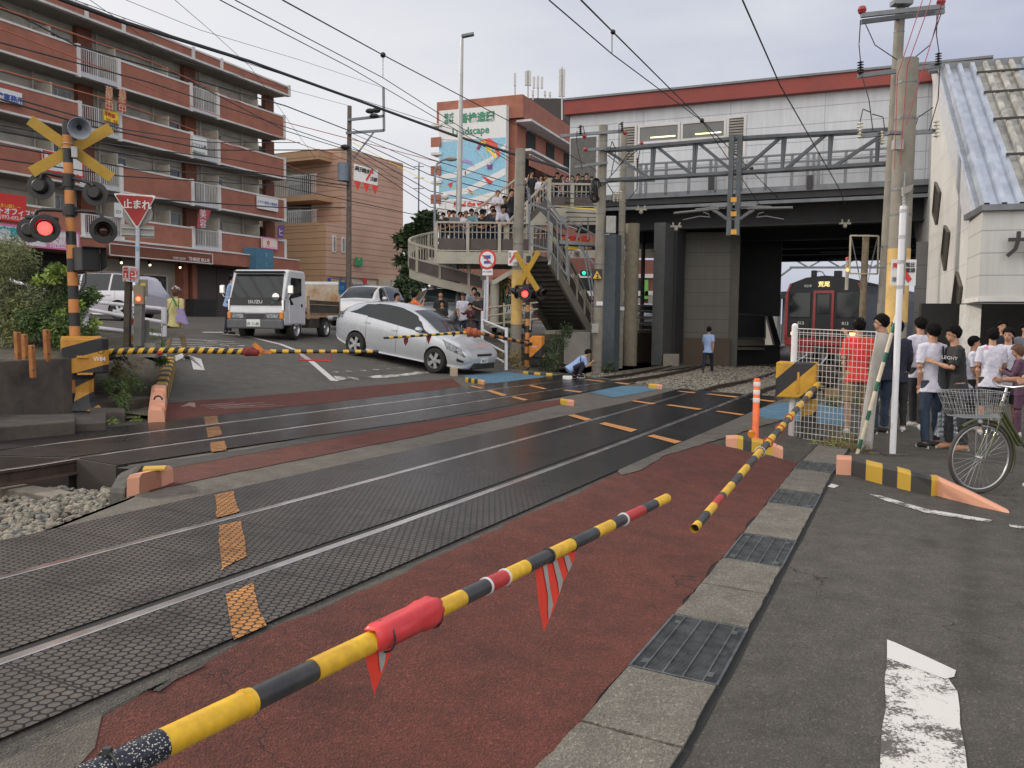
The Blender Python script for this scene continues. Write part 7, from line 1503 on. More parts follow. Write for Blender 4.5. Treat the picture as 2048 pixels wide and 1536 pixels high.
 if detail:
  for x in doors+(.98,-1.08 if not wins else-1.3):
   for sd_ in(1,-1):
    k=MB();k.tube([Vector((p.x,p.y*sd_,p.z))for p in[S(x,t,.001)for t in(2.2,2.6,3,3.4,3.8,4.1)]],.0045,4);k.obj('door_seam',M_TRM,o,world=False)
  for x in(-.05,-1.0):
   for sd_ in(1,-1):p=S(x-.05,3.72,.02);MB().box((p.x,p.y*sd_,p.z),(.19,.025,.03)).obj('door_handle',paint_,o,world=False,bevel=.008)
  for sd_ in(1,-1):p=S(.72,4.6,.12);MB().ball((p.x,p.y*sd_,p.z),(.10,.11,.075),12).obj('mirror',paint_,o,world=False,smooth=True);patch('fog_lamp',((1.95,2.12),(1.95,2.12),2.6,3.0),M_TRM,.006,(sd_,))
 wheels(o,[(a*kx,s_*(.80 if kx>.9 else.72))for a in ax for s_ in(1,-1)],wr,.2)
 return o,S
def wheels(o,pos,wr,wd,steel=False):
 for x,y in pos:
  s_=1 if y>0 else-1;q=Matrix.Rotation(R(-90*s_),3,'X');c=Vector((x,y-s_*wd*.5,wr));w_=MB().lathe([(wr*.6,0),(wr*.96,.01),(wr,.03),(wr,wd-.03),(wr*.95,wd),(wr*.68,wd+.005),(wr*.66,wd-.02)],c,q,26).obj('wheel',M_TYR,o,world=False,smooth=True)
  r_=MB();r_.lathe([(wr*.66,wd-.01),(wr*.60,wd-.05),(wr*.58,wd-.09)],c,q,26)
  if steel:r_.lathe([(wr*.58,wd-.06),(wr*.3,wd-.07),(wr*.2,wd-.02),(0,wd-.02)],c,q,20)
  else:
   for k in range(5):
    a=k*2*math.pi/5;d=q@Vector((math.cos(a),math.sin(a),0));t_=q@Vector((-math.sin(a),math.cos(a),0));n_=q@Vector((0,0,1));z1,z0=n_*(wd-.025),n_*(wd-.05)
    r_.prism([c+z0+t_*wr*.10,c+z0+d*wr*.62+t_*wr*.16,c+z0+d*wr*.62-t_*wr*.16,c+z0-t_*wr*.10],z1-z0)
   r_.lathe([(wr*.17,wd-.05),(wr*.15,wd-.02),(0,wd-.018)],c,q,14)
  r_.obj('rim',M_RIM,w_,world=False,smooth=True);MB().lathe([(wr*.6,wd-.1),(0,wd-.1)],c,q,20).obj('hub_back',M_TRM,w_,world=False)
def pose(front,rear,hw,base):
 X=(front-rear).normalized();Z_=Vector((0,0,1));Z_=(Z_-X*X.dot(Z_)).normalized();Y=Z_.cross(X);return X,Y,Z_
M_SILV=carpaint('paint_silver',(.50,.515,.55),.35,.28);M_WCAR=carpaint('paint_white',(.62,.62,.63),0,.35);M_LAV=carpaint('paint_lavender_silver',(.52,.50,.55),.35,.3)
pf_,pr_=G(879,747),G(708,710);pf_=CAMP+(pf_-CAMP)*1.0;X,Y,Zz=pose(pf_,pr_,0,0)
mid=(pf_+pr_)/2+X*.02;org=mid+Y*.78
car('silver hatchback standing nose-down across the far barrier with its front wheel on the kerb',frame(org,X,Y,Zz),PRI,M_SILV,kx=.975,plate='94-17',name='hatchback',cat='car',wr=.315)
def cmat(px,py,Y_,ang,z=None):
 p=P(px,py,Y_);z=p.z if z is None else z;a=R(ang);x=Vector((math.sin(a),math.cos(a),0));return frame(Vector((p.x,p.y,z)),x,Vector((-x.y,x.x,0)),(0,0,1))
VW=[((.05,1.05),(.05,.55),4.2,6.2),((-1.05,-.03),(-1.05,-.03),4.2,6.3),((-1.95,-1.12),(-1.75,-1.12),4.2,6.2)]
car('lavender-silver minivan driving left in front of the clothes shop',cmat(190,640,31.0,-82,1.44),VAN,M_LAV,kx=1.05,kz=.97,wins=VW,ax=(1.40,-1.40),wr=.33,name='minivan',cat='minivan',ws=(.45,1.3))
car('white estate car half hidden between the flatbed truck and the hatchback',cmat(736,652,33.5,-168),VAN,M_WCAR,kx=.95,kz=.92,wins=VW,name='estate_car',plate='',ax=(1.4,-1.4),ws=(.45,1.3))
car('grey van with dark windows parked under the curved ramp',cmat(890,665,33,-172),VAN,carpaint('paint_grey',(.20,.21,.23),.4),kx=.95,kz=1.0,wins=VW,name='parked_van',cat='van',ax=(1.4,-1.4),ws=(.45,1.3))
car('small white car behind the round cream railing left of the yellow wrapped pole',cmat(1022,664,37,178),VAN,M_WCAR,kx=.75,kz=.95,wins=VW,ax=(1.5,-1.5),ws=(.45,1.3),detail=False)
car('silver car parked nose to the railing right of the round cream column',cmat(1288,664,44,-172),VAN,M_SILV,kx=.85,kz=.85,wins=VW,ax=(1.4,-1.4),ws=(.45,1.3),detail=False)
car('white car seen in the narrow gap left of the thinner concrete pole',cmat(1240,664,42,-175),VAN,M_WCAR,kx=.8,kz=.95,wins=VW,ax=(1.4,-1.4),ws=(.45,1.3),detail=False)
wl_=G(587,680);a_=R(-170.5);X=Vector((math.sin(a_),math.cos(a_),0));Y=Vector((-X.y,X.x,0));TM=frame(wl_-X*1.15-Y*.72,X,Y,(0,0,1))
tk=thing('flatbed_truck','white flatbed truck with white maker lettering and a rusty tailboard, behind the hatchback','truck',M=TM)
M_TW=mat('truck_white',(.62,.62,.65),.35,scale=1.2,var=.07,coat=.3);M_CHR=mat('chrome',(.62,.62,.62),.12,.95,var=.05);M_BMP=mat('bumper_grey',(.10,.10,.11),.6);M_RB=mat('rust_board',(.50,.46,.38),.7,scale=2.2,col2=(.32,.16,.06));M_DROP=mat('dropside_grey',(.085,.075,.065),.6,.2,var=.3)
def TB_(nm,c,d,m,bev=.02,par=None,Mx=None):return MB().box(c,d,Mx).obj(nm,m,par or tk,world=False,bevel=bev)
prf=[(2.02,.42),(2.05,.80),(2.02,1.15),(1.72,1.93),(1.62,2.0),(.62,2.0),(.50,1.92),(.50,.42)]
MB().prism([(x,-.83,z)for x,z in prf],(0,1.66,0)).obj('cab',M_TW,tk,world=False,bevel=.05)
sc_=lambda z,o_:lerp(2.02,1.72,(z-1.15)/.78)+o_
MB().prism([(sc_(1.19,.005),-.76,1.19),(sc_(1.19,.005),.76,1.19),(sc_(1.86,.005),.72,1.86),(sc_(1.86,.005),-.72,1.86)],(.012,0,.005)).obj('windscreen',M_CGL,tk,world=False)
MB().prism([(2.045,-.78,.98),(2.045,.78,.98),(2.03,.78,1.19),(2.03,-.78,1.19)],(.014,0,0)).obj('front_panel',M_TRM,tk,world=False)
tf=lambda y,z,x=2.064:TM@frame(Vector((x,y,z)),(0,1,0),(0,0,1),(1,0,0))
MB().text('ISUZU',.13,tf(.0,1.075),.004,sx=1.2,bold=.001).obj('lettering',M_SW,tk);MB().text('ELF',.06,tf(.52,1.06),.003).obj('lettering',M_TEAL,tk)
TB_('grille',(2.08,0,.68),(.04,.62,.17),M_BMP);TB_('grille_slot',(2.105,0,.71),(.02,.56,.035),M_TRM,0);TB_('grille_slot',(2.105,0,.65),(.02,.50,.035),M_TRM,0)
for s_ in(1,-1):
 TB_('headlight_bezel',(2.075,s_*.54,.68),(.03,.44,.19),M_BMP,.01);TB_('headlight',(2.09,s_*.52,.68),(.03,.36,.13),M_CLR,.015);TB_('indicator',(2.06,s_*.78,.70),(.10,.10,.19),M_AMB,.02);TB_('corner_panel',(2.0,s_*.80,.98),(.12,.08,.34),M_CHR,.03)
 d=TB_('door',(1.22,s_*.835,1.05),(.92,.02,1.15),M_TW,.01);MB().prism([(1.62,s_*.84,1.18),(.86,s_*.84,1.3)if 0 else(1.40,s_*.84,1.02),(1.62,s_*.84,1.0),(1.70,s_*.84,1.2),(1.55,s_*.84,1.78),(.86,s_*.84,1.78),(.86,s_*.84,1.28),(1.30,s_*.84,1.22)][::1],(0,s_*.012,0)).obj('side_window',M_CGL,tk,world=False)
 TB_('door_handle',(.84,s_*.85,1.0),(.10,.02,.09),M_TRM,.02,d);m_=TB_('mirror',(2.0,s_*1.02,1.42),(.08,.17,.26),M_CHR,.04);MB().tube([(1.95,s_*.82,1.2),(2.0,s_*.98,1.22),(2.0,s_*1.02,1.3)],.012,6).obj('mirror_stay',M_CHR,m_,world=False)
 TB_('dropside',(-.93,s_*.84,.98),(2.45,.04,.40),M_DROP,.008);TB_('side_rail',(-.93,s_*.85,.76),(2.5,.06,.07),mat('rust_rail',(.30,.24,.17),.8,scale=5,col2=(.2,.1,.05)),0);TB_('side_rail',(-.93,s_*.865,1.05),(2.4,.02,.02),M_RB,0)
 TB_('corner_stake',(.34,s_*.84,.95),(.06,.07,.7),M_RB,.01);TB_('corner_stake',(-2.18,s_*.84,.98),(.08,.07,.9),M_RB,.01)
MB().ball((2.1,.62,1.22),(.03,.11,.11),14).obj('round_mirror',M_CHR,tk,world=False,smooth=True)
TB_('bumper',(2.08,0,.46),(.14,1.68,.27),M_BMP,.04);TB_('number_plate',(2.16,-.02,.49),(.012,.40,.2),M_SW,0);MB().text('の 11-81',.125,tf(-.02,.46,2.17),.002,sx=.85,bold=.002).obj('lettering',M_('plate_green',(.02,.12,.07)),tk)
TB_('roof_visor',(1.80,0,1.93),(.2,1.5,.05),M_TRM,.02);TB_('bed_floor',(-.93,0,.80),(2.5,1.66,.05),M_DROP,0);TB_('tailboard',(-2.18,0,1.38),(.06,1.66,.85),M_RB,.01,Mx=Matrix.Rotation(R(4),3,'Y'));TB_('tailboard_rim',(-2.16,0,1.78),(.09,1.68,.1),M_TW,.01)
TB_('bed_wall',(-1.15,-.86,1.36),(2.85,.03,.55),M_RB,.005)if 0 else None
TB_('chassis',(-.4,0,.5),(3.4,.7,.16),M_TRM,.01);TB_('tank',(-.35,.62,.48),(.7,.3,.28),M_DROP,.02)
wheels(tk,[(1.15,.72),(1.15,-.72),(-1.18,.70),(-1.18,-.70)],.335,.21,True)
TR0=Vector((P(1648,600,33).x,33,-.12));ta=R(33);X=Vector((math.sin(ta),math.cos(ta),0));Y=Vector((X.y,-X.x,0));TM=frame(TR0,Y,X,(0,0,1))
tn=thing('train','dark commuter train with red frame and red centre door waiting under the bridge','train',M=TM)
M_TRD=mat('train_dark',(.012,.012,.017),.5,coat=.05,scale=3);M_TRR=mat('train_red',(.33,.018,.022),.35,coat=.3,scale=3)
cs=[(-1.42,.85),(-1.45,1.1),(-1.45,2.85),(-1.30,3.25),(-.7,3.48),(0,3.55),(.7,3.48),(1.30,3.25),(1.45,2.85),(1.45,1.1),(1.42,.85)]
MB().prism([(x,0,z)for x,z in cs],(0,20,0)).obj('body',M_TRD,tn,world=False,bevel=.03)
MB().prism([(x*.93,-.02,.9+(z-.85)*.955)for x,z in cs],(0,.02,0)).obj('front_face',M_TRD,tn,world=False)
fr_=MB()
for(x0,z0),(x1,z1)in zip(cs[:4],cs[1:4]):
 for s_ in(1,-1):fr_.bar((s_*x0*.96,-.02,z0),(s_*x1*.96,-.02,z1),.11,.08)
fr_.box((0,-.02,1.02),(2.85,.08,.28));fr_.obj('red_frame',M_TRR,tn,world=False)
def tx(nm,x,z,w_,h,m,y=-.05,t_=.03,par=None):return MB().box((x,y,z),(w_,t_,h)).obj(nm,m,par or tn,world=False,bevel=.01)
dr_=tx('front_door',0,2.0,.78,1.95,M_TRR);tx('door_panel',0,2.0,.58,1.75,M_TRD,-.07,.02,dr_);tx('door_window',0,2.45,.46,.75,M_CGL,-.085,.012,dr_)
for s_ in(1,-1):tx('windscreen',s_*.88,2.42,.80,.95,M_CGL);tx('headlight',s_*1.08,1.32,.22,.12,mat('train_headlight',(1,.55,.2),emit=3,var=0));tx('lower_panel',s_*.9,1.6,.8,.4,M_TRD,-.045)
T_=lambda x,z:TM@frame(Vector((x,-.08,z)),(1,0,0),(0,0,1),(0,-1,0))
for s_,t_,z,h,m in((-.82,'813',1.72,.17,M_SW),(.82,'813',1.72,.17,M_SW),(-.6,'R218',3.15,.13,M_SW),(.0,'荒尾',3.2,.22,mat('dest_amber',(.9,.75,.3),emit=1.,var=0))):MB().text(t_,h,T_(s_,z),.004,bold=.003).obj('lettering',m,tn)
tx('coupler',0,.72,.4,.3,M_DST,-.2,.4);tx('skirt',.0,.75,2.5,.35,M_TRR,.1,.1);tx('roof_unit',.35,3.62,.25,.25,M_TRD,.6,.3);tx('roof_unit',-.5,3.62,.18,.3,M_TRD,.4,.2)
for y in(1.5,4,14,17):
 for s_ in(1,-1):MB().cyl((s_*.6,y,.43),(s_*.5,y,.43),.43,n=20).obj('wheel',M_DST,tn,world=False)
for y in range(2,19,3):MB().box((-1.46,y,2.4),(.02,1.6,.8)).obj('side_window',M_CGL,tn,world=False)
bw=P(1957,985,8.13);bw.z=0.0;WR=.345;M_GRF=mat('bike_green',(.055,.065,.02),.35,coat=.4,var=.1)
pb=Z(1957,987,0);a_=R(62);X=Vector((-math.sin(a_),-math.cos(a_)*.35,0)).normalized();Y=Vector((-X.y,X.x,0));BMx=frame(pb,X,Y,(0,0,1));bk=thing('bicycle','dark green city bicycle with a wire basket, pushed in from the right edge','bicycle',M=BMx)
def bwheel(x):
 c=Vector((x,0,WR));q=Matrix.Rotation(R(90),3,'X');w_=MB().torus(c,q,WR-.018,.018,56,8).obj('wheel',mat('bike_tyre',(.05,.045,.04),.7),bk,world=False,smooth='all');MB().torus(c,q,WR-.042,.010,56,6).obj('rim',M_RIM,w_,world=False,smooth='all')
 sp=MB()
 for k in range(32):a=k*2*math.pi/32;b_=a+(.5 if k%2 else-.5);sp.cyl(c+Vector((.02*math.cos(b_),(.03 if k%4<2 else-.03),.02*math.sin(b_))),c+Vector(((WR-.045)*math.cos(a),0,(WR-.045)*math.sin(a))),.0013,n=4,cap=False)
 sp.obj('spokes',M_RIM,w_,world=False);MB().cyl(c+Vector((0,-.045,0)),c+Vector((0,.045,0)),.018,n=12).obj('hub',M_RIM,w_,world=False)
 MB().torus(c,q,WR+.022,.016,30,6,R(-25)if x==0 else R(0),R(150)).obj('mudguard',M_GRF,bk,world=False,smooth='all')if x else MB().torus(c,q,WR+.02,.017,30,6,R(55),R(205)).obj('mudguard',M_GRF,bk,world=False,smooth='all')
bwheel(0);bwheel(-1.12)
def bt(nm,pts,r,m=M_GRF):MB().tube([(x,y,z)for x,y,z in pts],r,10).obj(nm,m,bk,world=False,smooth=True)
for s_ in(.055,-.055):bt('fork',[(0,s_,WR),(-.06,s_,WR+.12),(-.15,s_,.72)],.011);bt('basket_stay',[(0,s_*1.2,WR),(.0,s_*1.5,.86)],.003,M_RIM)
bt('head_tube',[(-.15,0,.70),(-.21,0,.88)],.021);bt('stem',[(-.21,0,.88),(-.25,0,1.02)],.013,M_RIM);bt('handlebar',[(-.42,.29,1.04),(-.30,.24,1.05),(-.24,.10,1.02),(-.24,-.10,1.02),(-.30,-.24,1.05),(-.42,-.29,1.04)],.012,M_RIM)
bt('down_tube',[(-.19,0,.82),(-.42,0,.5),(-.62,0,.32)],.019);bt('top_tube',[(-.2,0,.74),(-.4,0,.46),(-.68,0,.46)],.014);bt('seat_tube',[(-.62,0,.3),(-.76,0,.86)],.015);bt('chain_stay',[(-.62,.05,.3),(-1.12,.05,WR)],.009);bt('seat_stay',[(-.74,.05,.76),(-1.12,.05,WR)],.008);MB().ball((-.78,0,.9),(.13,.09,.04),12).obj('saddle',M_TRM,bk,world=False,smooth=True)
bk_=MB();lo,hi=[(.28,-.13),(.28,.13),(-.10,.13),(-.10,-.13)],[(.36,-.19),(.36,.19),(-.12,.19),(-.12,-.19)]
ins=lambda z:[Vector((lerp(a[0],b_[0],z),lerp(a[1],b_[1],z),lerp(.74,.98,z)))for a,b_ in zip(lo,hi)]
for z in(0,.25,.5,.75,.93,1):
 q=ins(z)
 for a,b_ in zip(q,q[1:]+q[:1]):bk_.cyl(a,b_,.0035 if z in(0,1)else.0018,n=5,cap=False)
a,b_=ins(0),ins(1)
for i in range(4):
 for k in range(12):t_=k/12;bk_.cyl(a[i].lerp(a[(i+1)%4],t_),b_[i].lerp(b_[(i+1)%4],t_),.0018,n=4,cap=False)
for k in range(8):t_=k/8;bk_.cyl(a[0].lerp(a[1],t_),a[3].lerp(a[2],t_),.0018,n=4,cap=False)
bk_.obj('basket',M_RIM,bk,world=False);MB().ball((.03,0,.68),.04,10).obj('lamp',M_CLR,bk,world=False,smooth=True);bt('brake_cable',[(-.24,.1,1.0),(-.12,.06,.95),(-.14,0,.75)],.004,M_TRM);MB().box((-.14,0,.73),(.05,.05,.06)).obj('brake',M_RIM,bk,world=False)
def loft(mb,rings,n=16,cap=True):
 vs,fs=[],[]
 for c,ax,ay,rx,ry in rings:vs+=[Vector(c)+ax*rx*math.cos(2*math.pi*i/n)+ay*ry*math.sin(2*math.pi*i/n)for i in range(n)]
 for k in range(len(rings)-1):fs+=[(k*n+j,k*n+(j+1)%n,(k+1)*n+(j+1)%n,(k+1)*n+j)for j in range(n)]
 fs+=[tuple(range(n-1,-1,-1)),tuple((len(rings)-1)*n+j for j in range(n))];return mb.add(vs,fs)
def remesh(mb,vox,sm=4,noise_=0.,ns=9.):
 me=bpy.data.meshes.new('r');me.from_pydata(mb.v,[],mb.f);bm=bmesh.new();bm.from_mesh(me);bmesh.ops.recalc_face_normals(bm,faces=bm.faces);bm.to_mesh(me);bm.free();o=bpy.data.objects.new('r',me);COL.objects.link(o)
 r=o.modifiers.new('r','REMESH');r.mode='VOXEL';r.voxel_size=vox;r.use_smooth_shade=True
 if sm:s_=o.modifiers.new('s','SMOOTH');s_.iterations=sm;s_.factor=.5
 bpy.context.view_layer.update();out=bpy.data.meshes.new_from_object(o.evaluated_get(bpy.context.evaluated_depsgraph_get()));bpy.data.objects.remove(o)
 if noise_:
  for v in out.vertices:v.co+=v.normal*noise_*(mnoise.noise(Vector((v.co.x*ns,v.co.y*ns,v.co.z*ns*.6)))+.6*mnoise.noise(v.co*ns*2.7))
 out.materials.clear();out.materials.append(None);return out
XA=Vector((1,0,0))
def figure(p,near=False,sleeve='s',leg='l',hair='short'):
 ln=R(p.get('lean',3));u=Vector((0,math.sin(ln),math.cos(ln)));fwd=Vector((0,math.cos(ln),-math.sin(ln)));J={}
 hips={}
 for s_,k in((1,'R'),(-1,'L')):
  h,kn,sp=p.get('leg'+k,(2,4,4));h,k2,sp=R(h),R(h-kn),R(sp);kp=Vector((s_*.09,0,-.04))+Vector((s_*math.sin(sp),math.sin(h)*math.cos(sp),-math.cos(h)*math.cos(sp)))*.43;an=kp+Vector((s_*math.sin(sp)*.3,math.sin(k2),-math.cos(k2)))*.42;hips[k]=(kp,an)
 hz=.085-min(hips['R'][1].z,hips['L'][1].z);pz=Vector((0,0,hz));hy,hp=R(p.get('head',(0,0))[0]),R(p.get('head',(0,0))[1])
 B=MB();vox=.0085 if near else.016
 sh=pz+u*.49;nb=pz+u*.545;hd=nb+(u*math.cos(hp*.5)+fwd*math.sin(hp*.5))*.075
 Hq=Matrix.Rotation(-hy,3,'Z')@Matrix.Rotation(-hp-ln*.4,3,'X');hc=hd+Hq@Vector((0,.012,.085))
 loft(B,[(pz+u*d,XA,fwd,a,b_)for d,a,b_ in((-.09,.13,.09),(0,.155,.105),(.14,.135,.09),(.3,.155,.105),(.43,.165,.10),(.50,.13,.075),(.54,.065,.058))]);B.tube([nb-u*.04,hd+Hq@Vector((0,0,.02))],[.062,.055],12)
 B.ball(hc+Hq@Vector((0,-.008,.022)),(.074,.092,.092),18,Hq);B.ball(hc+Hq@Vector((0,.02,-.045)),(.056,.066,.07),14,Hq);B.ball(hc+Hq@Vector((0,.088,-.018)),(.012,.018,.02),8,Hq);B.ball(hc+Hq@Vector((0,.078,-.052)),(.024,.012,.011),8,Hq)
 for s_ in(1,-1):B.ball(hc+Hq@Vector((s_*.076,-.005,-.012)),(.010,.018,.029),8,Hq)
 hands={}
 for s_,k in((1,'R'),(-1,'L')):
  f,ab,el,iw=(R(v)for v in p.get('arm'+k,(4,8,12,0)));S0=sh+XA*s_*.168-u*.012;tor=lambda v:XA*v.x+fwd*v.y+u*v.z
  d1=tor(Vector((s_*math.sin(ab),math.cos(ab)*math.sin(f),-math.cos(ab)*math.cos(f))));E_=S0+d1*.285;d2=tor(Vector((-s_*math.sin(iw),math.cos(iw)*math.sin(f+el),-math.cos(iw)*math.cos(f+el))));Wv=E_+d2*.25
  B.tube([sh+XA*s_*.1,S0,S0+d1*.12,E_,E_+d2*.07,Wv-d2*.03,Wv+d2*.01],[.06,.058,.048,.038,.040,.026,.024],12)
  side=d2.cross(XA*s_ if abs(d2.x)<.8 else fwd).normalized();pn=d2.cross(side);B.ball(Wv+d2*.05,(.034,.016,.05),10,Matrix((side,pn,d2)).transposed())
  for i in range(4):o_=side*(.027-.018*i);L=(.07,.078,.074,.058)[i];a=Wv+d2*.085+o_;cu=pn*(.35+.1*i)*s_;B.tube([a,a+d2*L*.5+cu*.012,a+d2*L*.85+cu*.035],[.0088,.0082,.007],7)
  a=Wv+d2*.03+side*.03;B.tube([a,a+(d2+side*.8).normalized()*.035,a+(d2*1.2+side*.4).normalized()*.062],[.011,.0095,.008],7)
  hands[k]=Wv+d2*.08;J['e'+k]=(S0,d1,E_,d2,Wv)
 for k in 'RL':
  s_=1 if k=='R' else-1;kp,an=hips[k];a=pz+Vector((s_*.09,0,-.04));kp,an=kp+pz,an+pz;J['l'+k]=(a,kp,an)
  B.tube([a+u*.05,a.lerp(kp,.3),a.lerp(kp,.85),kp,kp.lerp(an,.3),kp.lerp(an,.8),an,an-Vector((0,0,.03))],[.085,.080,.058,.052,.052,.036,.034,.036],12);B.tube([an+Vector((0,-.04,-.045)),an+Vector((0,.06,-.05)),an+Vector((0,.14,-.062))],[.035,.036,.024],10)
 out={'body':remesh(B,vox,2 if near else 3)}
 C=MB();q=.012
 loft(C,[(pz+u*d,XA,fwd,a+q,b_+q)for d,a,b_ in((p.get('hem',-.17),.192,.142),(-.08,.176,.13),(0,.155,.112),(.14,.148,.10),(.3,.165,.112),(.43,.176,.106),(.50,.135,.082),(.535,.07,.064))],20)
 for k,s_ in(('R',1),('L',-1)):
  S0,d1,E_,d2,Wv=J['e'+k];C.tube([sh+XA*s_*.08+u*.005,S0,S0+d1*.1,S0+d1*.2]+([E_,Wv-d2*.02]if sleeve=='l' else[S0+d1*.235]),[.065,.070,.064,.062]+([.052,.036]if sleeve=='l' else[.064]),14)
 out['shirt']=remesh(C,.013 if near else.018,5,.010 if near else.006)
 T=MB();loft(T,[(pz+u*d,XA,fwd,a,b_)for d,a,b_ in((-.09,.145,.105),(0,.162,.115),(.07,.150,.108))],16)
 for k in 'RL':
  a,kp,an=J['l'+k];T.tube([a+u*.04,a.lerp(kp,.35),a.lerp(kp,.9)]+([kp,kp.lerp(an,.4),an+Vector((0,0,.01))]if leg=='l' else[kp.lerp(an,.03)]),[.098,.092,.074]+([.066,.066,.058]if leg=='l' else[.086]),14)
 out['trousers']=remesh(T,.013 if near else.018,4,.008)
 for k in 'RL':
  an=J['l'+k][2];Sx=MB();Sx.tube([an+Vector((0,-.068,-.052)),an+Vector((0,-.05,-.045)),an+Vector((0,.03,-.042)),an+Vector((0,.12,-.055)),an+Vector((0,.175,-.064))],[(.02,.02),(.04,.042),(.042,.045),(.045,.03),(.02,.014)],12);out['shoe'+k]=remesh(Sx,.009,2)
  so_=MB();so_.tube([an+Vector((0,-.075,-.077)),an+Vector((0,.02,-.077)),an+Vector((0,.12,-.077)),an+Vector((0,.185,-.077))],[(.032,.012),(.040,.012),(.047,.012),(.028,.012)],12);me=bpy.data.meshes.new('sole');me.from_pydata(so_.v,[],so_.f);me.materials.append(None);out['sole'+k]=me
 Hm=MB();n_=26;rows=[];long_=hair=='long'
 for i in range(19):
  a=math.pi*i/18;rows.append([])
  for j in range(n_+1):
   b_=2*math.pi*j/n_;v=Vector((math.sin(a)*math.cos(b_),math.sin(a)*math.sin(b_),math.cos(a)));fr_=v.y>.25;lim=lerp(-.95 if long_ else-.80,.22,min(1,max(0,(v.y+.35)/.95)));v.z=max(v.z,lim+.22*mnoise.noise(v*5))
   k=1.09+.10*mnoise.noise(v*3+Vector((3,1,2)))+.07*mnoise.noise(v*11);rows[-1].append(hc+Hq@Vector((v.x*.092*k,-.012+v.y*.108*k,.03+v.z*.108*k*(1.5 if long_ and v.z<0 else 1))))
 Hm.grid(rows);out['hair']=remesh(Hm,.011 if near else.016,1,.006,25)
 F=MB()
 for s_ in(1,-1):F.ball(hc+Hq@Vector((s_*.030,.074,.006)),(.013,.006,.005),8,Hq);F.ball(hc+Hq@Vector((s_*.031,.076,.024)),(.018,.005,.0035),8,Hq)
 F.ball(hc+Hq@Vector((0,.089,-.053)),(.020,.003,.002),8,Hq);me=bpy.data.meshes.new('f');me.from_pydata(F.v,[],F.f);me.materials.append(None);out['eyes_and_mouth']=me
 return out,hands,hc,Hq,(hc.z+.135)
SKN=mat('skin',(.40,.215,.14),.55,scale=12,var=.08);HAIR=mat('hair_black',(.007,.006,.006),.85,scale=40,var=.3,spec=.12,bump=.8,bscale=90);HBR=mat('hair_brown',(.10,.045,.022),.7,scale=30,var=.3);FEA=mat('features_dark',(.035,.018,.015),.6,var=0)
def cl(n,c,**k):return mat('cloth_'+n,c,.85,scale=k.pop('scale',7),var=k.pop('var',.1),**k)
TW,TBK,TRD,TBL,TOR,TGY,TYL,TNV,TLB,TKH,TPK=cl('white',(.56,.55,.64)),cl('black',(.018,.018,.02)),cl('red',(.62,.035,.03)),cl('jeans',(.020,.035,.065),fine=.2),cl('orange',(.75,.14,.02)),cl('grey',(.14,.15,.18)),cl('yellow',(.50,.45,.20)),cl('navy',(.012,.014,.03)),cl('light_blue',(.27,.37,.60)),cl('khaki',(.24,.165,.09)),cl('pale_pink',(.55,.45,.48))
TTL=cl('teal_plaid',(.03,.20,.27),scale=28,col2=(.22,.32,.36));TFL=cl('dark_floral',(.03,.015,.03),scale=60,col2=(.12,.05,.09));TST=cl('pinstripe',(.03,.03,.032),scale=30);SHW=cl('shoe_white',(.5,.5,.5));TDK=cl('dark_indigo',(.03,.04,.07))
POSES={'stand':{},'relax':dict(lean=2,armR=(8,6,20,10),armL=(-4,9,15,5),legR=(6,8,5),legL=(-5,2,5)),'lean':dict(lean=34,head=(0,8),armR=(45,12,55,35),armL=(45,12,55,35),legR=(-6,4,4),legL=(2,8,4)),'leanup':dict(lean=28,head=(20,-14),armR=(40,10,95,20),armL=(40,15,60,45),legR=(-6,4,4),legL=(2,8,4)),'phone':dict(lean=3,head=(0,14),armR=(30,8,105,20),armL=(25,8,95,30)),'call':dict(lean=2,head=(-8,4),armR=(45,20,120,10),armL=(6,8,20,5)),'cross':dict(lean=0,armR=(20,8,85,60),armL=(22,8,80,60)),'walk':dict(lean=4,armR=(-18,8,20,0),armL=(20,8,30,0),legR=(20,8,2),legL=(-14,14,2)),'wave':dict(lean=2,head=(-50,0),armR=(5,8,20,0),armL=(58,18,80,-10),legR=(4,5,4),legL=(-3,3,4)),'crouch':dict(lean=52,head=(0,5),armR=(62,6,118,12),armL=(50,8,100,20),legR=(118,142,10),legL=(104,140,10)),'sit':dict(lean=8,head=(0,4),armR=(40,10,55,15),armL=(40,10,55,15),legR=(80,85,10),legL=(80,85,10)),'side':dict(lean=6,head=(0,6),armR=(8,6,12,0),armL=(30,5,90,45),legR=(6,8,3),legL=(-4,3,3)),'reach':dict(lean=10,armR=(75,5,35,0),armL=(60,10,40,0),legR=(5,6,3),legL=(-5,3,3))}
FIG={}
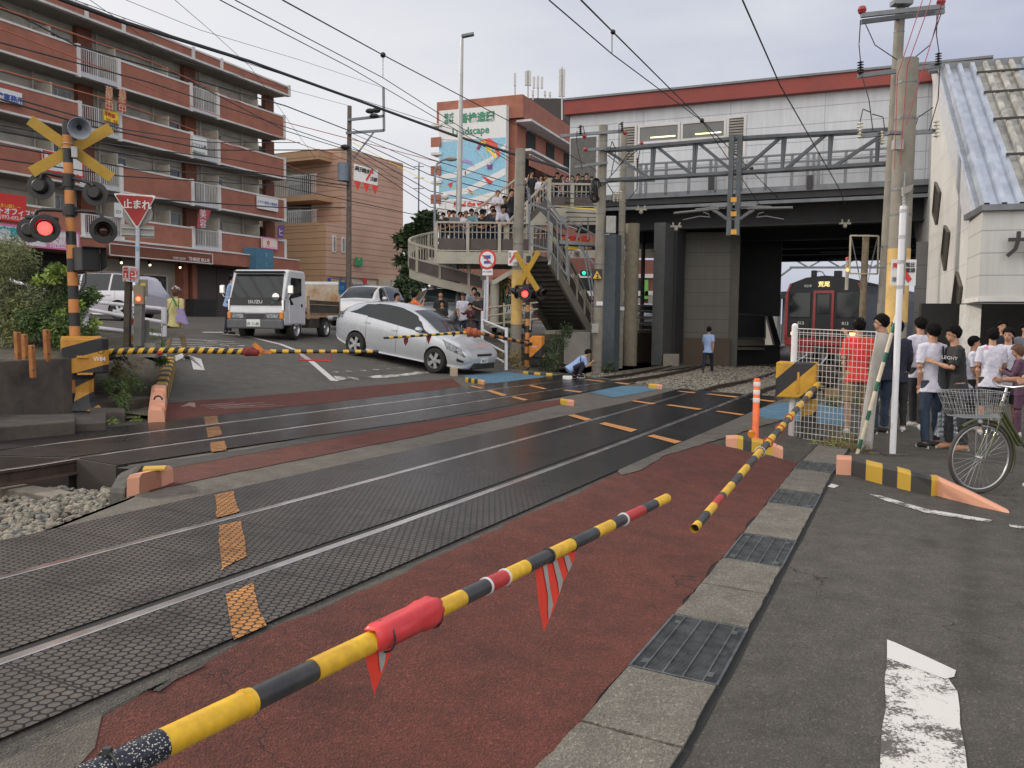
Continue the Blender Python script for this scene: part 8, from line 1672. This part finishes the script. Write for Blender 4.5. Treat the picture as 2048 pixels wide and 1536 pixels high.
def person(label,px,yt,yf,pose_,yaw,shirt,legs=TBK,hair=HAIR,z=None,near=False,sleeve='s',leg='l',shoes=SHW,hl='short',Y=None,cap=None,group=None):
 key=(pose_,near,sleeve,leg,hl)
 if key not in FIG:FIG[key]=figure(POSES[pose_],near,sleeve,leg,hl)
 parts,hands,hc,Hq,top=FIG[key]
 if Y is not None:g=P(px,yf,Y);g.z=z if z is not None else g.z
 else:g=G(px,yf)if z is None else Z(px,yf,z)
 tp=P(px,yt,g.y);k=(tp.z-g.z)/(top+(.02 if cap else 0));M=Matrix.Translation(g)@Matrix.Rotation(-R(yaw),4,'Z')@Matrix.Diagonal((k,k,k,1));o=thing('person',label,'person',M=M,group=group)
 for nm,me in parts.items():
  if nm.startswith('sole'):continue
  c=bpy.data.objects.new({'shoeR':'shoe','shoeL':'shoe'}.get(nm,nm),me);COL.objects.link(c);c.parent=o;WM[c]=M
  m_={'body':SKN,'shirt':shirt,'trousers':legs,'hair':hair,'eyes_and_mouth':FEA}.get(nm,shoes);c.material_slots[0].link='OBJECT';c.material_slots[0].material=m_
  if nm.startswith('shoe'):d=bpy.data.objects.new('sole',parts['sole'+nm[-1]]);COL.objects.link(d);d.parent=c;d.material_slots[0].link='OBJECT';d.material_slots[0].material=SHW
 if cap:
  mb=MB();mb.ball(hc+Hq@Vector((0,-.01,.045)),(.098,.112,.098),18,Hq);mb.v=[tuple(Vector(v))for v in mb.v];I=Hq.transposed();mb.v=[tuple(hc+Hq@Vector((w_.x,w_.y,max(w_.z,.035))))for w_ in[I@(Vector(v)-hc)for v in mb.v]]
  c=mb.obj('cap',cap,o,world=False,smooth=True);MB().ball(hc+Hq@Vector((0,.125,.045)),(.07,.07,.008),14,Hq).obj('peak',cap,c,world=False,smooth=True)
 def at(k_,dz=0.):v=M@hands[k_];v.z+=dz;return v
 return o,M,at
zf_=zL_;GL='crowd leaning on the footbridge landing'
LAND=[(896,422,'leanup',168,TNV,'short','man in a dark blue shirt, cheek on hand, leftmost on the landing'),(911,423,'lean',190,TGY,'short','man in a grey shirt leaning on the landing rail, second from the left'),(931,424,'lean',175,TW,'short','brown-haired person in white leaning between the grey and teal shirts'),(945,420,'lean',185,TTL,'short','man in a teal plaid shirt bending over the landing rail'),(961,425,'lean',170,TBK,'short','dark-haired person in black low behind the rail right of the teal shirt'),(975,421,'lean',215,TBK,'short','person in black turned sideways on the landing rail'),(999,413,'lean',160,TW,'short','man in a white T-shirt bending over the right part of the landing rail')]
for px,yt,ps,yw,sh_,hl,lb in LAND:person(lb,px,yt,505,ps,yw,sh_,TDK,HBR if px==931 else HAIR,z=zf_,Y=31.45,hl=hl,group=GL)
for px,yt,yf,ps,yw,sh_,Y,lb in((919,424,504,'stand',150,TDK,32.4,'person with dark hair half hidden behind the grey shirted man'),(984,412,504,'stand',170,TBK,32.3,'man in black standing behind the landing rail with a straw hat before him'),(1046,418,505,'stand',200,TW,31.6,'person in white at the right end of the landing behind the concrete pole'),(1024,432,505,'stand',190,TBK,31.4,'low dark head peeping over the rail beside the concrete pole')):person(lb,px,yt,yf,ps,yw,sh_,TDK,z=zf_,Y=Y,group=GL)
GS='onlookers on the footbridge stair and upper deck'
for px,yt,yf,ps,yw,sh_,Y,cp,hr,lb in((995,380,470,'cross',170,TW,33.2,None,HBR,'light-haired man in a white T-shirt with folded arms on the stair'),(1021,378,468,'call',150,TBK,32.9,None,HAIR,'man in a black T-shirt holding a phone up on the stair'),(1062,341,432,'call',165,TBK,32.8,None,HAIR,'man in black with raised hand above the rail right of the concrete pole'),(1081,350,440,'stand',180,TW,32.6,None,HAIR,'woman in a white top with dark backpack straps near the upper rail'),(1091,347,436,'stand',190,TKH,33.2,TBK,HAIR,'person in a dark cap behind the woman with the backpack'),(1101,352,436,'stand',170,TBK,33.4,None,HAIR,'dark-haired person just left of the upper deck corner')):person(lb,px,yt,yf,ps,yw,sh_,TDK,hr,Y=Y,cap=cp,group=GS,hl='long' if 'woman' in lb else 'short')
for px,yt,sh_,lb,ps in((1113,347,TBK,'man in black on the upper deck beside one in white','lean'),(1122,350,TW,'man in white on the upper deck looking away to the right','stand'),(1155,348,TBK,'person in black with raised hands on the upper deck, sunlit face','phone'),(1172,347,TBK,'rightmost person on the upper deck, all in black','stand')):person(lb,px,yt,414,ps,180 if px!=1122 else 110,sh_,TDK,z=zU,Y=31.9,group=GS)
GG='onlookers on the street behind the hatchback'
for px,yt,yf,ps,yw,sh_,Y,cp,hl,lb in((792,586,690,'stand',120,TPK,27.5,None,'short','boy in a pale pink T-shirt above the hatchback roof'),(827,584,690,'call',60,TOR,27,None,'short','man in a bright orange T-shirt seen over the hatchback roof'),(881,581,690,'relax',180,TBK,27.2,None,'short','man in a black T-shirt with a strap over the hatchback windscreen'),(884,601,692,'stand',180,TBK,26.4,None,'long','shorter woman in black standing in front of the black T-shirt man'),(925,584,686,'relax',175,TW,28.2,TBK,'short','man in a white T-shirt with a dark chest print near the grey post'),(948,575,680,'stand',185,TGY,29.2,None,'short','tall man in grey at the back of the street group'),(956,583,690,'phone',215,TBK,27.6,TBK,'short','bearded man in a black cap and T-shirt looking at his phone'),(942,606,690,'reach',200,cl('black_red_jacket',(.025,.018,.022),scale=4,col2=(.10,.012,.015)),25.6,None,'short','person in a black and red jacket holding scooter handlebars by the rail')):person(lb,px,yt,yf,ps,yw,sh_,TDK,Y=Y,cap=cp,hl=hl,group=GG,sleeve='l' if 'jacket' in lb else 's')
XT=[(887,427,'lean',178,TBK,31.5,'person in black leaning at the very left end of the landing rail'),(924,428,'stand',170,TNV,32.0,'navy shirted person squeezed between grey and white on the landing'),(953,424,'stand',200,TPK,32.1,'person in pale pink behind the teal plaid man'),(967,420,'phone',165,TGY,32.5,'grey shirted person holding a phone, second row of the landing'),(991,421,'lean',190,TDK,31.5,'person in dark indigo bending right of the sideways black shirt'),(1008,425,'stand',175,TBK,32.2,'person in black behind the white T-shirt at the rail')]
for px,yt,ps,yw,sh_,Y,lb in XT:person(lb,px,yt,505,ps,yw,sh_,TDK,z=zf_,Y=Y,group=GL)
for px,yt,yf,ps,yw,sh_,Y,lb in((1007,392,480,'stand',160,TBK,33.6,'person in black lower down the stair between two standing men'),(1071,352,440,'stand',190,TNV,33.3,'navy shirted person right beside the raised-hand man'),(1109,352,436,'stand',175,TGY,33.2,'grey shirted person at the corner of the upper deck'),(1085,366,452,'stand',170,TBK,32.2,'person in black one step below the backpack woman')):person(lb,px,yt,yf,ps,yw,sh_,TDK,z=None,Y=Y,group=GS)
for px,yt,sh_,lb in((1134,352,TBK,'black shirted person in the middle gap of the upper deck'),(1143,351,TGY,'grey shirted person left of the sunlit faces on the upper deck'),(1164,352,TNV,'navy shirted person between the two rightmost on the upper deck'),(1182,353,TBK,'person in black tucked beside the truss pole on the upper deck')):person(lb,px,yt,414,'stand',175,sh_,TDK,z=zU,Y=32.3,group=GS)
o,M,at=person('policeman in a light blue shirt leaning to the truck cab window',458,546,668,'reach',75,TLB,TNV,Y=24.9,shoes=TBK,cap=TNV)
o,M,at=person('woman in a white cap and yellow blouse walking up the kerb with a floral bag',352,570,719,'walk',12,TYL,TKH,HBR,sleeve='l',shoes=TBK,hl='long',cap=TW)
wm_=M;Yw=M.translation.y-.22
def soft(name,label,cat,pts,th,m,bev=.02,par=None):
 if par is None:o=thing(name,label,cat,pts[0]);MB().prism(pts,th).obj('cloth',m,o,bevel=bev);return o
 return MB().prism(pts,th).obj(name,m,par,bevel=bev)
fl=thing('shoulder_bag','pink and blue floral cloth bag on the back of the woman in yellow','bag',P(363,645,Yw));soft('pouch','','',[P(x,y,Yw)for x,y in((352,616),(364,617),(375,648),(374,650),(352,644),(351,632),(355,628))],Vector((0,.1,0)),cl('floral',(.45,.25,.42),scale=26,col2=(.16,.22,.42)),par=fl)
MB().bar(P(346,596,Yw+.03),P(353,612,Yw),.05,.02).obj('green_strap',M_('leek_green',(.06,.22,.05)),fl);MB().bar(P(358,592,Yw+.05),P(357,618,Yw),.012).obj('strap',TBK,fl)
o=thing('shoulder_bag','black shoulder bag hanging at the left hip of the woman in yellow','bag',P(332,660,Yw+.1));soft('pouch','','',[P(x,y,Yw+.05)for x,y in((324,650),(338,652),(339,668),(324,668))],Vector((0,.1,0)),TBK,par=o);MB().bar(P(347,594,Yw+.05),P(333,628,Yw),.03,.01).obj('strap',TBK,o)
person('railway worker in a light blue shirt walking away along the far track',1415,652,747,'walk',28,TLB,TNV,z=-.2,cap=TNV,shoes=TBK)
o,M,at=person('railway worker in a light blue shirt crouching with a phone beside the far track',1143,698,757,'crouch',78,TLB,TNV,sleeve='s',shoes=TBK,z=.2)
q=Z(1134,759,.19);o=tag(MB().box(q+Vector((0,-.1,.05)),(.22,.14,.09)).obj('white_case',M_SW,bevel=.015),'small white case with a cord at the crouching worker feet','case')
q=P(1161,718,M.translation.y-.12);tag(MB().box(q,(.02,.05,.12),Matrix.Rotation(.4,3,'X')).obj('phone',TBK,bevel=.005),'phone held to the ear of the crouching railway worker','phone')
GR='crowd at the station entrance'
def near(lb,px,yt,yf,ps,yw,sh_,lg=TBL,**k):return person(lb,px,yt,yf,ps,yw,sh_,lg,z=0.,near=True,group=GR,**k)
near('man in a red T-shirt, beige shorts and black cap behind the mesh fence',1710,633,866,'relax',15,TRD,TKH,leg='s',cap=TBK)
near('man in a dark jacket and jeans waving one hand beside the folded gate',1756,628,866,'wave',-15,TNV,sleeve='l',shoes=TBK)
near('person in dark clothes hidden behind the white pole',1786,640,862,'relax',30,TNV,TBK,sleeve='l')
near('young man in a white T-shirt half hidden behind the main group',1834,634,852,'relax',-10,TW,TBK)
near('brown-haired young man facing the camera between two black-haired heads',1856,652,858,'relax',205,TW,cl('brown',(.06,.04,.03)),hair=HBR)
o,M,at=near('man in plain white and jeans seen from behind with a tote bag',1858,645,894,'relax',-12,TW,shoes=TBK)
Yt=M.translation.y;tb_=thing('tote_bag','dark grey tote bag on the shoulder of the white T-shirt man','bag',P(1888,740,Yt-.1));soft('pouch','','',[P(x,y,Yt-.12)for x,y in((1879,730),(1891,724),(1899,779),(1873,779))],Vector((.02,.09,0)),cl('canvas_grey',(.05,.055,.06)),par=tb_);MB().bar(P(1886,692,Yt-.1),P(1888,732,Yt-.12),.03,.01).obj('strap',TNV,tb_)
o,M,at=near('man in a black T-shirt with white chest lettering and pinstriped trousers facing left',1908,650,899,'side',-85,TBK,TST,shoes=cl('sandal',(.42,.22,.13)))
Yt=M.translation.y;MB().text('LEGHY',.06,facing(P(1899,716,Yt-.19),(-.5,-.85,0),(.1,0,1)),.002).obj('lettering',M_SW,o)
q=at('R');sb=thing('handbag','silver handbag of triangle facets hanging from the black T-shirt man hand','bag',q);X0=P(1901,846,q.y-.02)
fc=MB();
for i in range(6):
 for j in range(5):
  x,z_=-.17+i*.057*(1+.0),-.17+j*.062;s_=.03;cz=X0+Vector((x+.03,0,z_+.03-.10*abs(x)*(1 if j<2 else 0)));t_=.006;fc.add([cz+Vector((-s_,0,-s_)),cz+Vector((s_,0,-s_)),cz+Vector((s_,0,s_)),cz+Vector((-s_,0,s_)),cz+Vector((.004,-.014,.0))],[(0,1,4),(1,2,4),(2,3,4),(3,0,4)])
fc.obj('facets',mat('bag_silver',(.42,.46,.50),.35,.5,scale=14,var=.3),sb);MB().prism([X0+Vector(v)for v in((-.19,.01,-.17),(.18,.01,-.17),(.14,.01,.14),(-.13,.01,.14))],(0,.06,0)).obj('pouch',MATS['bag_silver'],sb,bevel=.01)
for dx in(-.07,.07):MB().tube([X0+Vector((dx,.0,.13)),q+Vector((dx*.5,0,-.04)),q+Vector((0,0,.0))],.007,6).obj('handle',MATS['bag_silver'],sb)
o,M,at=near('man in white with a small pink mark on the nape, seen from behind',1976,656,868,'relax',20,TW,TBK,leg='s')
MB().text('❀',.09,facing(P(1974,696,M.translation.y-.17),(0,-1,.1)),.002).obj('shirt_mark',M_SP,o)
near('young man in white facing left beyond the pink-marked T-shirt',2008,655,862,'relax',225,TW,TBK,leg='s')
o,M,at=near('red-haired woman in a dark floral dress looking at her phone',2034,689,872,'phone',-60,TFL,TFL,hair=HBR,hl='long',sleeve='l');q=at('R');tag(MB().box(q,(.07,.012,.13),Matrix.Rotation(.5,3,'X')).obj('phone',M_SW,bevel=.004),'white phone in the hand of the woman in the floral dress','phone')
near('shorter person in dark clothes seen between the main group and the entrance',1937,672,858,'relax',120,TW,TBK)
for px,yt,sh_,lb in((1995,640,TNV,'dim figure standing inside the dark entrance'),(2042,645,TGY,'dim grey figure at the right side of the dark entrance')):person(lb,px,yt,810,'relax',190,sh_,TBK,z=-.1,Y=17.6,group=GR)
bp_=BMx@Vector((-.42,.29,1.04));bq=BMx@Vector((-.42,-.29,1.04));hb=bp_ if bp_.y>bq.y else bq;hb=BMx@Vector((-.36,-.27,1.05))if(BMx@Vector((-.36,-.27,1.05))).x<99 else hb
parts,hands,hc,Hq,top=figure(dict(lean=8,head=(0,6),armR=(38,4,62,4),armL=(38,4,62,4),legR=(8,10,3),legL=(-8,4,3)),True)
yw=math.atan2(X.x*0+BMx[0][0],BMx[1][0]);Mr=Matrix.Rotation(-yw,4,'Z');hR=Mr@hands['R'];M=Matrix.Translation(Vector((hb.x-hR.x,hb.y-hR.y,hb.z+.02-hR.z)));M[2][3]=0.0;M=M@Mr@Matrix.Diagonal((1,1,(hb.z+.02)/hR.z,1))
o=thing('person','cyclist at the right edge, forearm reaching in to the handlebar of the green bicycle','person',M=M)
for nm,me in parts.items():
 if nm.startswith('sole'):continue
 c=bpy.data.objects.new({'shoeR':'shoe','shoeL':'shoe'}.get(nm,nm),me);COL.objects.link(c);c.parent=o;c.material_slots[0].link='OBJECT';c.material_slots[0].material={'body':SKN,'shirt':TBK,'trousers':TBK,'hair':HAIR,'eyes_and_mouth':FEA}.get(nm,SHW)
sc_o=thing('scooter','dark scooter behind the white guard rail, handlebars gripped by the jacketed person','scooter',P(948,690,25.2));mb=MB();c=P(942,668,25.1)
mb.tube([c+Vector((-.35,0,.35)),c+Vector((-.1,0,.42)),c+Vector((0,-.05,.40)),c+Vector((.1,0,.42)),c+Vector((.35,0,.35))],.02,8);mb.tube([c+Vector((0,0,.4)),c+Vector((0,-.1,.0)),c+Vector((0,-.15,-.35))],.05,8);mb.box(c+Vector((0,-.05,.1)),(.3,.12,.4));mb.obj('front',M_TRM,sc_o,bevel=.02);MB().torus(c+Vector((0,-.15,-.38)),Matrix.Rotation(R(90),3,'Y'),.17,.05,20,8).obj('wheel',M_TYR,sc_o)
def leafmat(n,c,c2):
 m=mat('leaf_'+n,c,.55,scale=1.6,col2=c2,fine=.25,fscale=9);m.node_tree.nodes['Principled BSDF'].inputs['Subsurface Weight'].default_value=0;return m
M_LF,M_LF2,M_LY,M_LD,M_DRY=leafmat('bush',(.13,.20,.05),(.05,.09,.025)),leafmat('bush_olive',(.22,.235,.09),(.10,.12,.045)),leafmat('yellow_green',(.36,.46,.09),(.18,.26,.05)),leafmat('tree_dark',(.055,.09,.03),(.022,.038,.015)),leafmat('dry',(.30,.23,.10),(.14,.11,.05))
def leaves(mb,c,rad,n,L,w_,rnd,droop=.3,shell=.0):
 for i in range(n):
  v=Vector((rnd.gauss(0,1),rnd.gauss(0,1),rnd.gauss(0,1))).normalized()*(shell+(1-shell)*rnd.random()**.5);p=Vector(c)+Vector((v.x*rad[0],v.y*rad[1],v.z*rad[2]));d=(Vector((rnd.gauss(0,1),rnd.gauss(0,1),rnd.gauss(0,.6)-droop))+v*.8).normalized();s_=d.cross(Vector((rnd.gauss(0,1),rnd.gauss(0,1),rnd.gauss(0,1)))).normalized()*w_;l_=L*rnd.uniform(.6,1.3)
  mb.add([p,p+d*l_*.45+s_,p+d*l_,p+d*l_*.45-s_],[(0,1,2,3)])
def plant(name,label,cat,base,blobs,m,L,w_,seed,stems=6,m2=None,grp=None,stem_r=.012,trunk=None):
 rn=random.Random(seed);o=thing(name,label,cat,base,group=grp);mb=MB()
 for x,y,Y,r,n in blobs:
  k=r*Y/F_PX;c=P(x,y,Y)
  for j in range(7):v=Vector((rn.gauss(0,.45),rn.gauss(0,.45),rn.gauss(0,.42)))*k;leaves(mb,c+v,(k*.6,k*.6,k*.55),n//7,L*rn.choice((.7,1.,1.25)),w_*rn.choice((.8,1.,1.3)),rn)
 mb.obj('foliage',m,o,recalc=False);st=MB()
 for i in range(stems):b_=blobs[i%len(blobs)];q=P(b_[0]+rn.uniform(-1,1)*b_[3]*.5,b_[1],b_[2]);f=Vector(base)+Vector((rn.uniform(-.2,.2),rn.uniform(-.2,.2),0));st.tube([f,f.lerp(q,.5)+Vector((0,0,.1)),q],[stem_r*1.6,stem_r,stem_r*.4],6)
 st.obj('trunk' if trunk else 'stems',mat('bark',(.09,.07,.045),.9),o);return o
plant('bush','large feathery olive-green bush rising at the left edge','bush',P(25,700,13.6),[(15,520,14,45,2200),(30,560,13.6,55,2600),(5,610,13.2,55,2400),(60,620,13.6,45,2000),(20,665,13.2,50,2200),(-20,560,13.4,60,2200)],M_LF2,.075,.008,1,10)
plant('bush','dense darker green bush behind the signal post','bush',P(115,705,13.3),[(95,590,13.6,38,2200),(120,560,13.6,28,1400),(140,610,13.9,38,2000),(80,650,13,45,2200),(130,665,13.1,42,2000),(165,600,14,22,800),(170,668,13.8,28,900),(185,590,14.2,14,300)],M_LF,.085,.011,2,10)
plant('shrub','bright yellow-green leaved shrub poking out of the dark bush','shrub',P(100,640,13.1),[(107,545,13.2,13,120),(125,538,13.2,8,60),(75,560,13.1,7,50),(122,627,13,6,40),(190,650,13.5,9,60),(105,560,13.1,9,50),(160,610,13.2,6,40)],M_LY,.08,.028,3,8,stem_r=.006)
plant('weeds','low dark weeds over the rubble bank right of the striped cabinet','weeds',G(262,800),[(225,745,13.8,18,500),(262,760,13.5,25,700),(240,800,12.6,16,300),(215,770,13,14,250)],M_LF,.06,.007,4,6)
plant('weed','tall leafy weed climbing in front of the broken slabs','weed',G(247,826),[(246,770,12.5,6,90),(249,790,12.4,7,120),(246,812,12.3,9,160),(252,830,12.2,11,160)],M_LF,.05,.009,5,5,stem_r=.004)
plant('weeds','green grass tufts along the far panel edge beside the kerb foot','weeds',G(150,868),[(125,862,10.9,10,200),(145,860,11,9,200),(180,852,11.2,8,120),(225,846,11.5,9,160),(270,842,11.8,9,160)],M_LY,.07,.004,6,0)
plant('weed','slender feathery weed by the guard rail post','weed',P(308,705,14.2),[(306,660,14.2,5,60),(305,680,14.2,7,90),(326,690,14,6,60),(327,650,14,4,40)],M_LF,.05,.005,7,4,stem_r=.004)
plant('shrub','small round green clump at the top of the striped kerb','shrub',G(324,735),[(318,722,14.8,12,700),(330,724,14.8,10,500)],M_LF,.035,.006,8,4,stem_r=.004)
plant('dry_brush','tangle of bare dry twigs behind the left barrier pole','brush',P(225,720,13.4),[(215,700,13.6,14,90),(235,730,13.4,18,110),(265,735,13.4,20,110)],M_DRY,.16,.003,9,26,stem_r=.006)
plant('weeds','dry grass tuft at the foot of the mesh fence','weeds',Z(1680,912,0),[(1650,903,11.0,16,260),(1690,900,10.9,18,300),(1668,880,11.2,10,120),(1725,905,10.6,12,110)],M_DRY,.20,.004,10,0)
plant('weeds','green grass blades among the dry tuft by the right machine foot','weeds',Z(1650,912,0),[(1645,905,11.1,12,160),(1672,905,11.0,12,160),(1700,890,11.1,8,80)],M_LY,.22,.004,11,0)
plant('weeds','dark green weeds on the bank below the footbridge stair','weeds',P(1100,740,26),[(1085,700,26,22,700),(1115,690,27,22,700),(1130,660,27.6,16,400),(1100,728,25.5,20,500),(1150,740,26,14,250),(1215,735,28,12,200)],M_LD,.14,.012,12,8)
plant('weeds','brownish grass slope between the far guard rail and the orange cabinet','weeds',P(1030,735,24),[(1030,715,24.6,14,300),(1010,720,24.4,10,200),(1045,735,24,12,200),(1000,700,25.5,12,200)],M_DRY,.14,.009,13,0)
plant('weeds','green verge seen through the mesh fence beyond the blue paving','weeds',Z(1690,800,0),[(1660,800,15.5,18,300),(1720,800,15.5,18,300),(1760,815,15,14,200),(1620,795,16,14,200)],M_LF2,.12,.008,14,0)
plant('tree','dark broadleaf tree between the beige block and the mural building','tree',P(835,600,62),[(822,468,62,20,900),(845,450,62,20,900),(858,436,63,15,600),(830,500,62,28,900),(820,520,61,12,500),(855,480,63,22,800),(820,545,60,20,500)],M_LD,.42,.13,15,8,stem_r=.16,trunk=True)
plant('tree','low hedge-like tree under the left end of the curved ramp','tree',P(812,600,50),[(812,570,50,14,500),(826,590,48,12,400),(808,592,50,10,300)],M_LD,.3,.09,16,4,stem_r=.08,trunk=True)
o=thing('palm_tree','small palm tree with hanging fronds under the footbridge landing','palm',P(1003,650,33));rn=random.Random(4);MB().tube([P(1003,650,33),P(1002,600,33),P(1001,556,33)],[.16,.14,.13],10).obj('trunk',mat('bark',(.09,.07,.045),.9),o);mb=MB()
for i in range(34):
 a,e=rn.uniform(0,6.28),rn.uniform(-.2,1.1);c=P(1001,556,33);d=Vector((math.cos(a),math.sin(a)*.7,0));p=c
 for k in range(7):q=c+d*(.16*(k+1))+Vector((0,0,e*.12*(k+1)-.045*(k+1)**2));s_=Vector((-d.y,d.x,0))*(.10-.012*k);mb.add([p,q+s_+Vector((0,0,-.06)),q,q-s_+Vector((0,0,-.06))],[(0,1,2),(0,2,3)]);p=q
mb.obj('crown',M_LF,o,recalc=False)
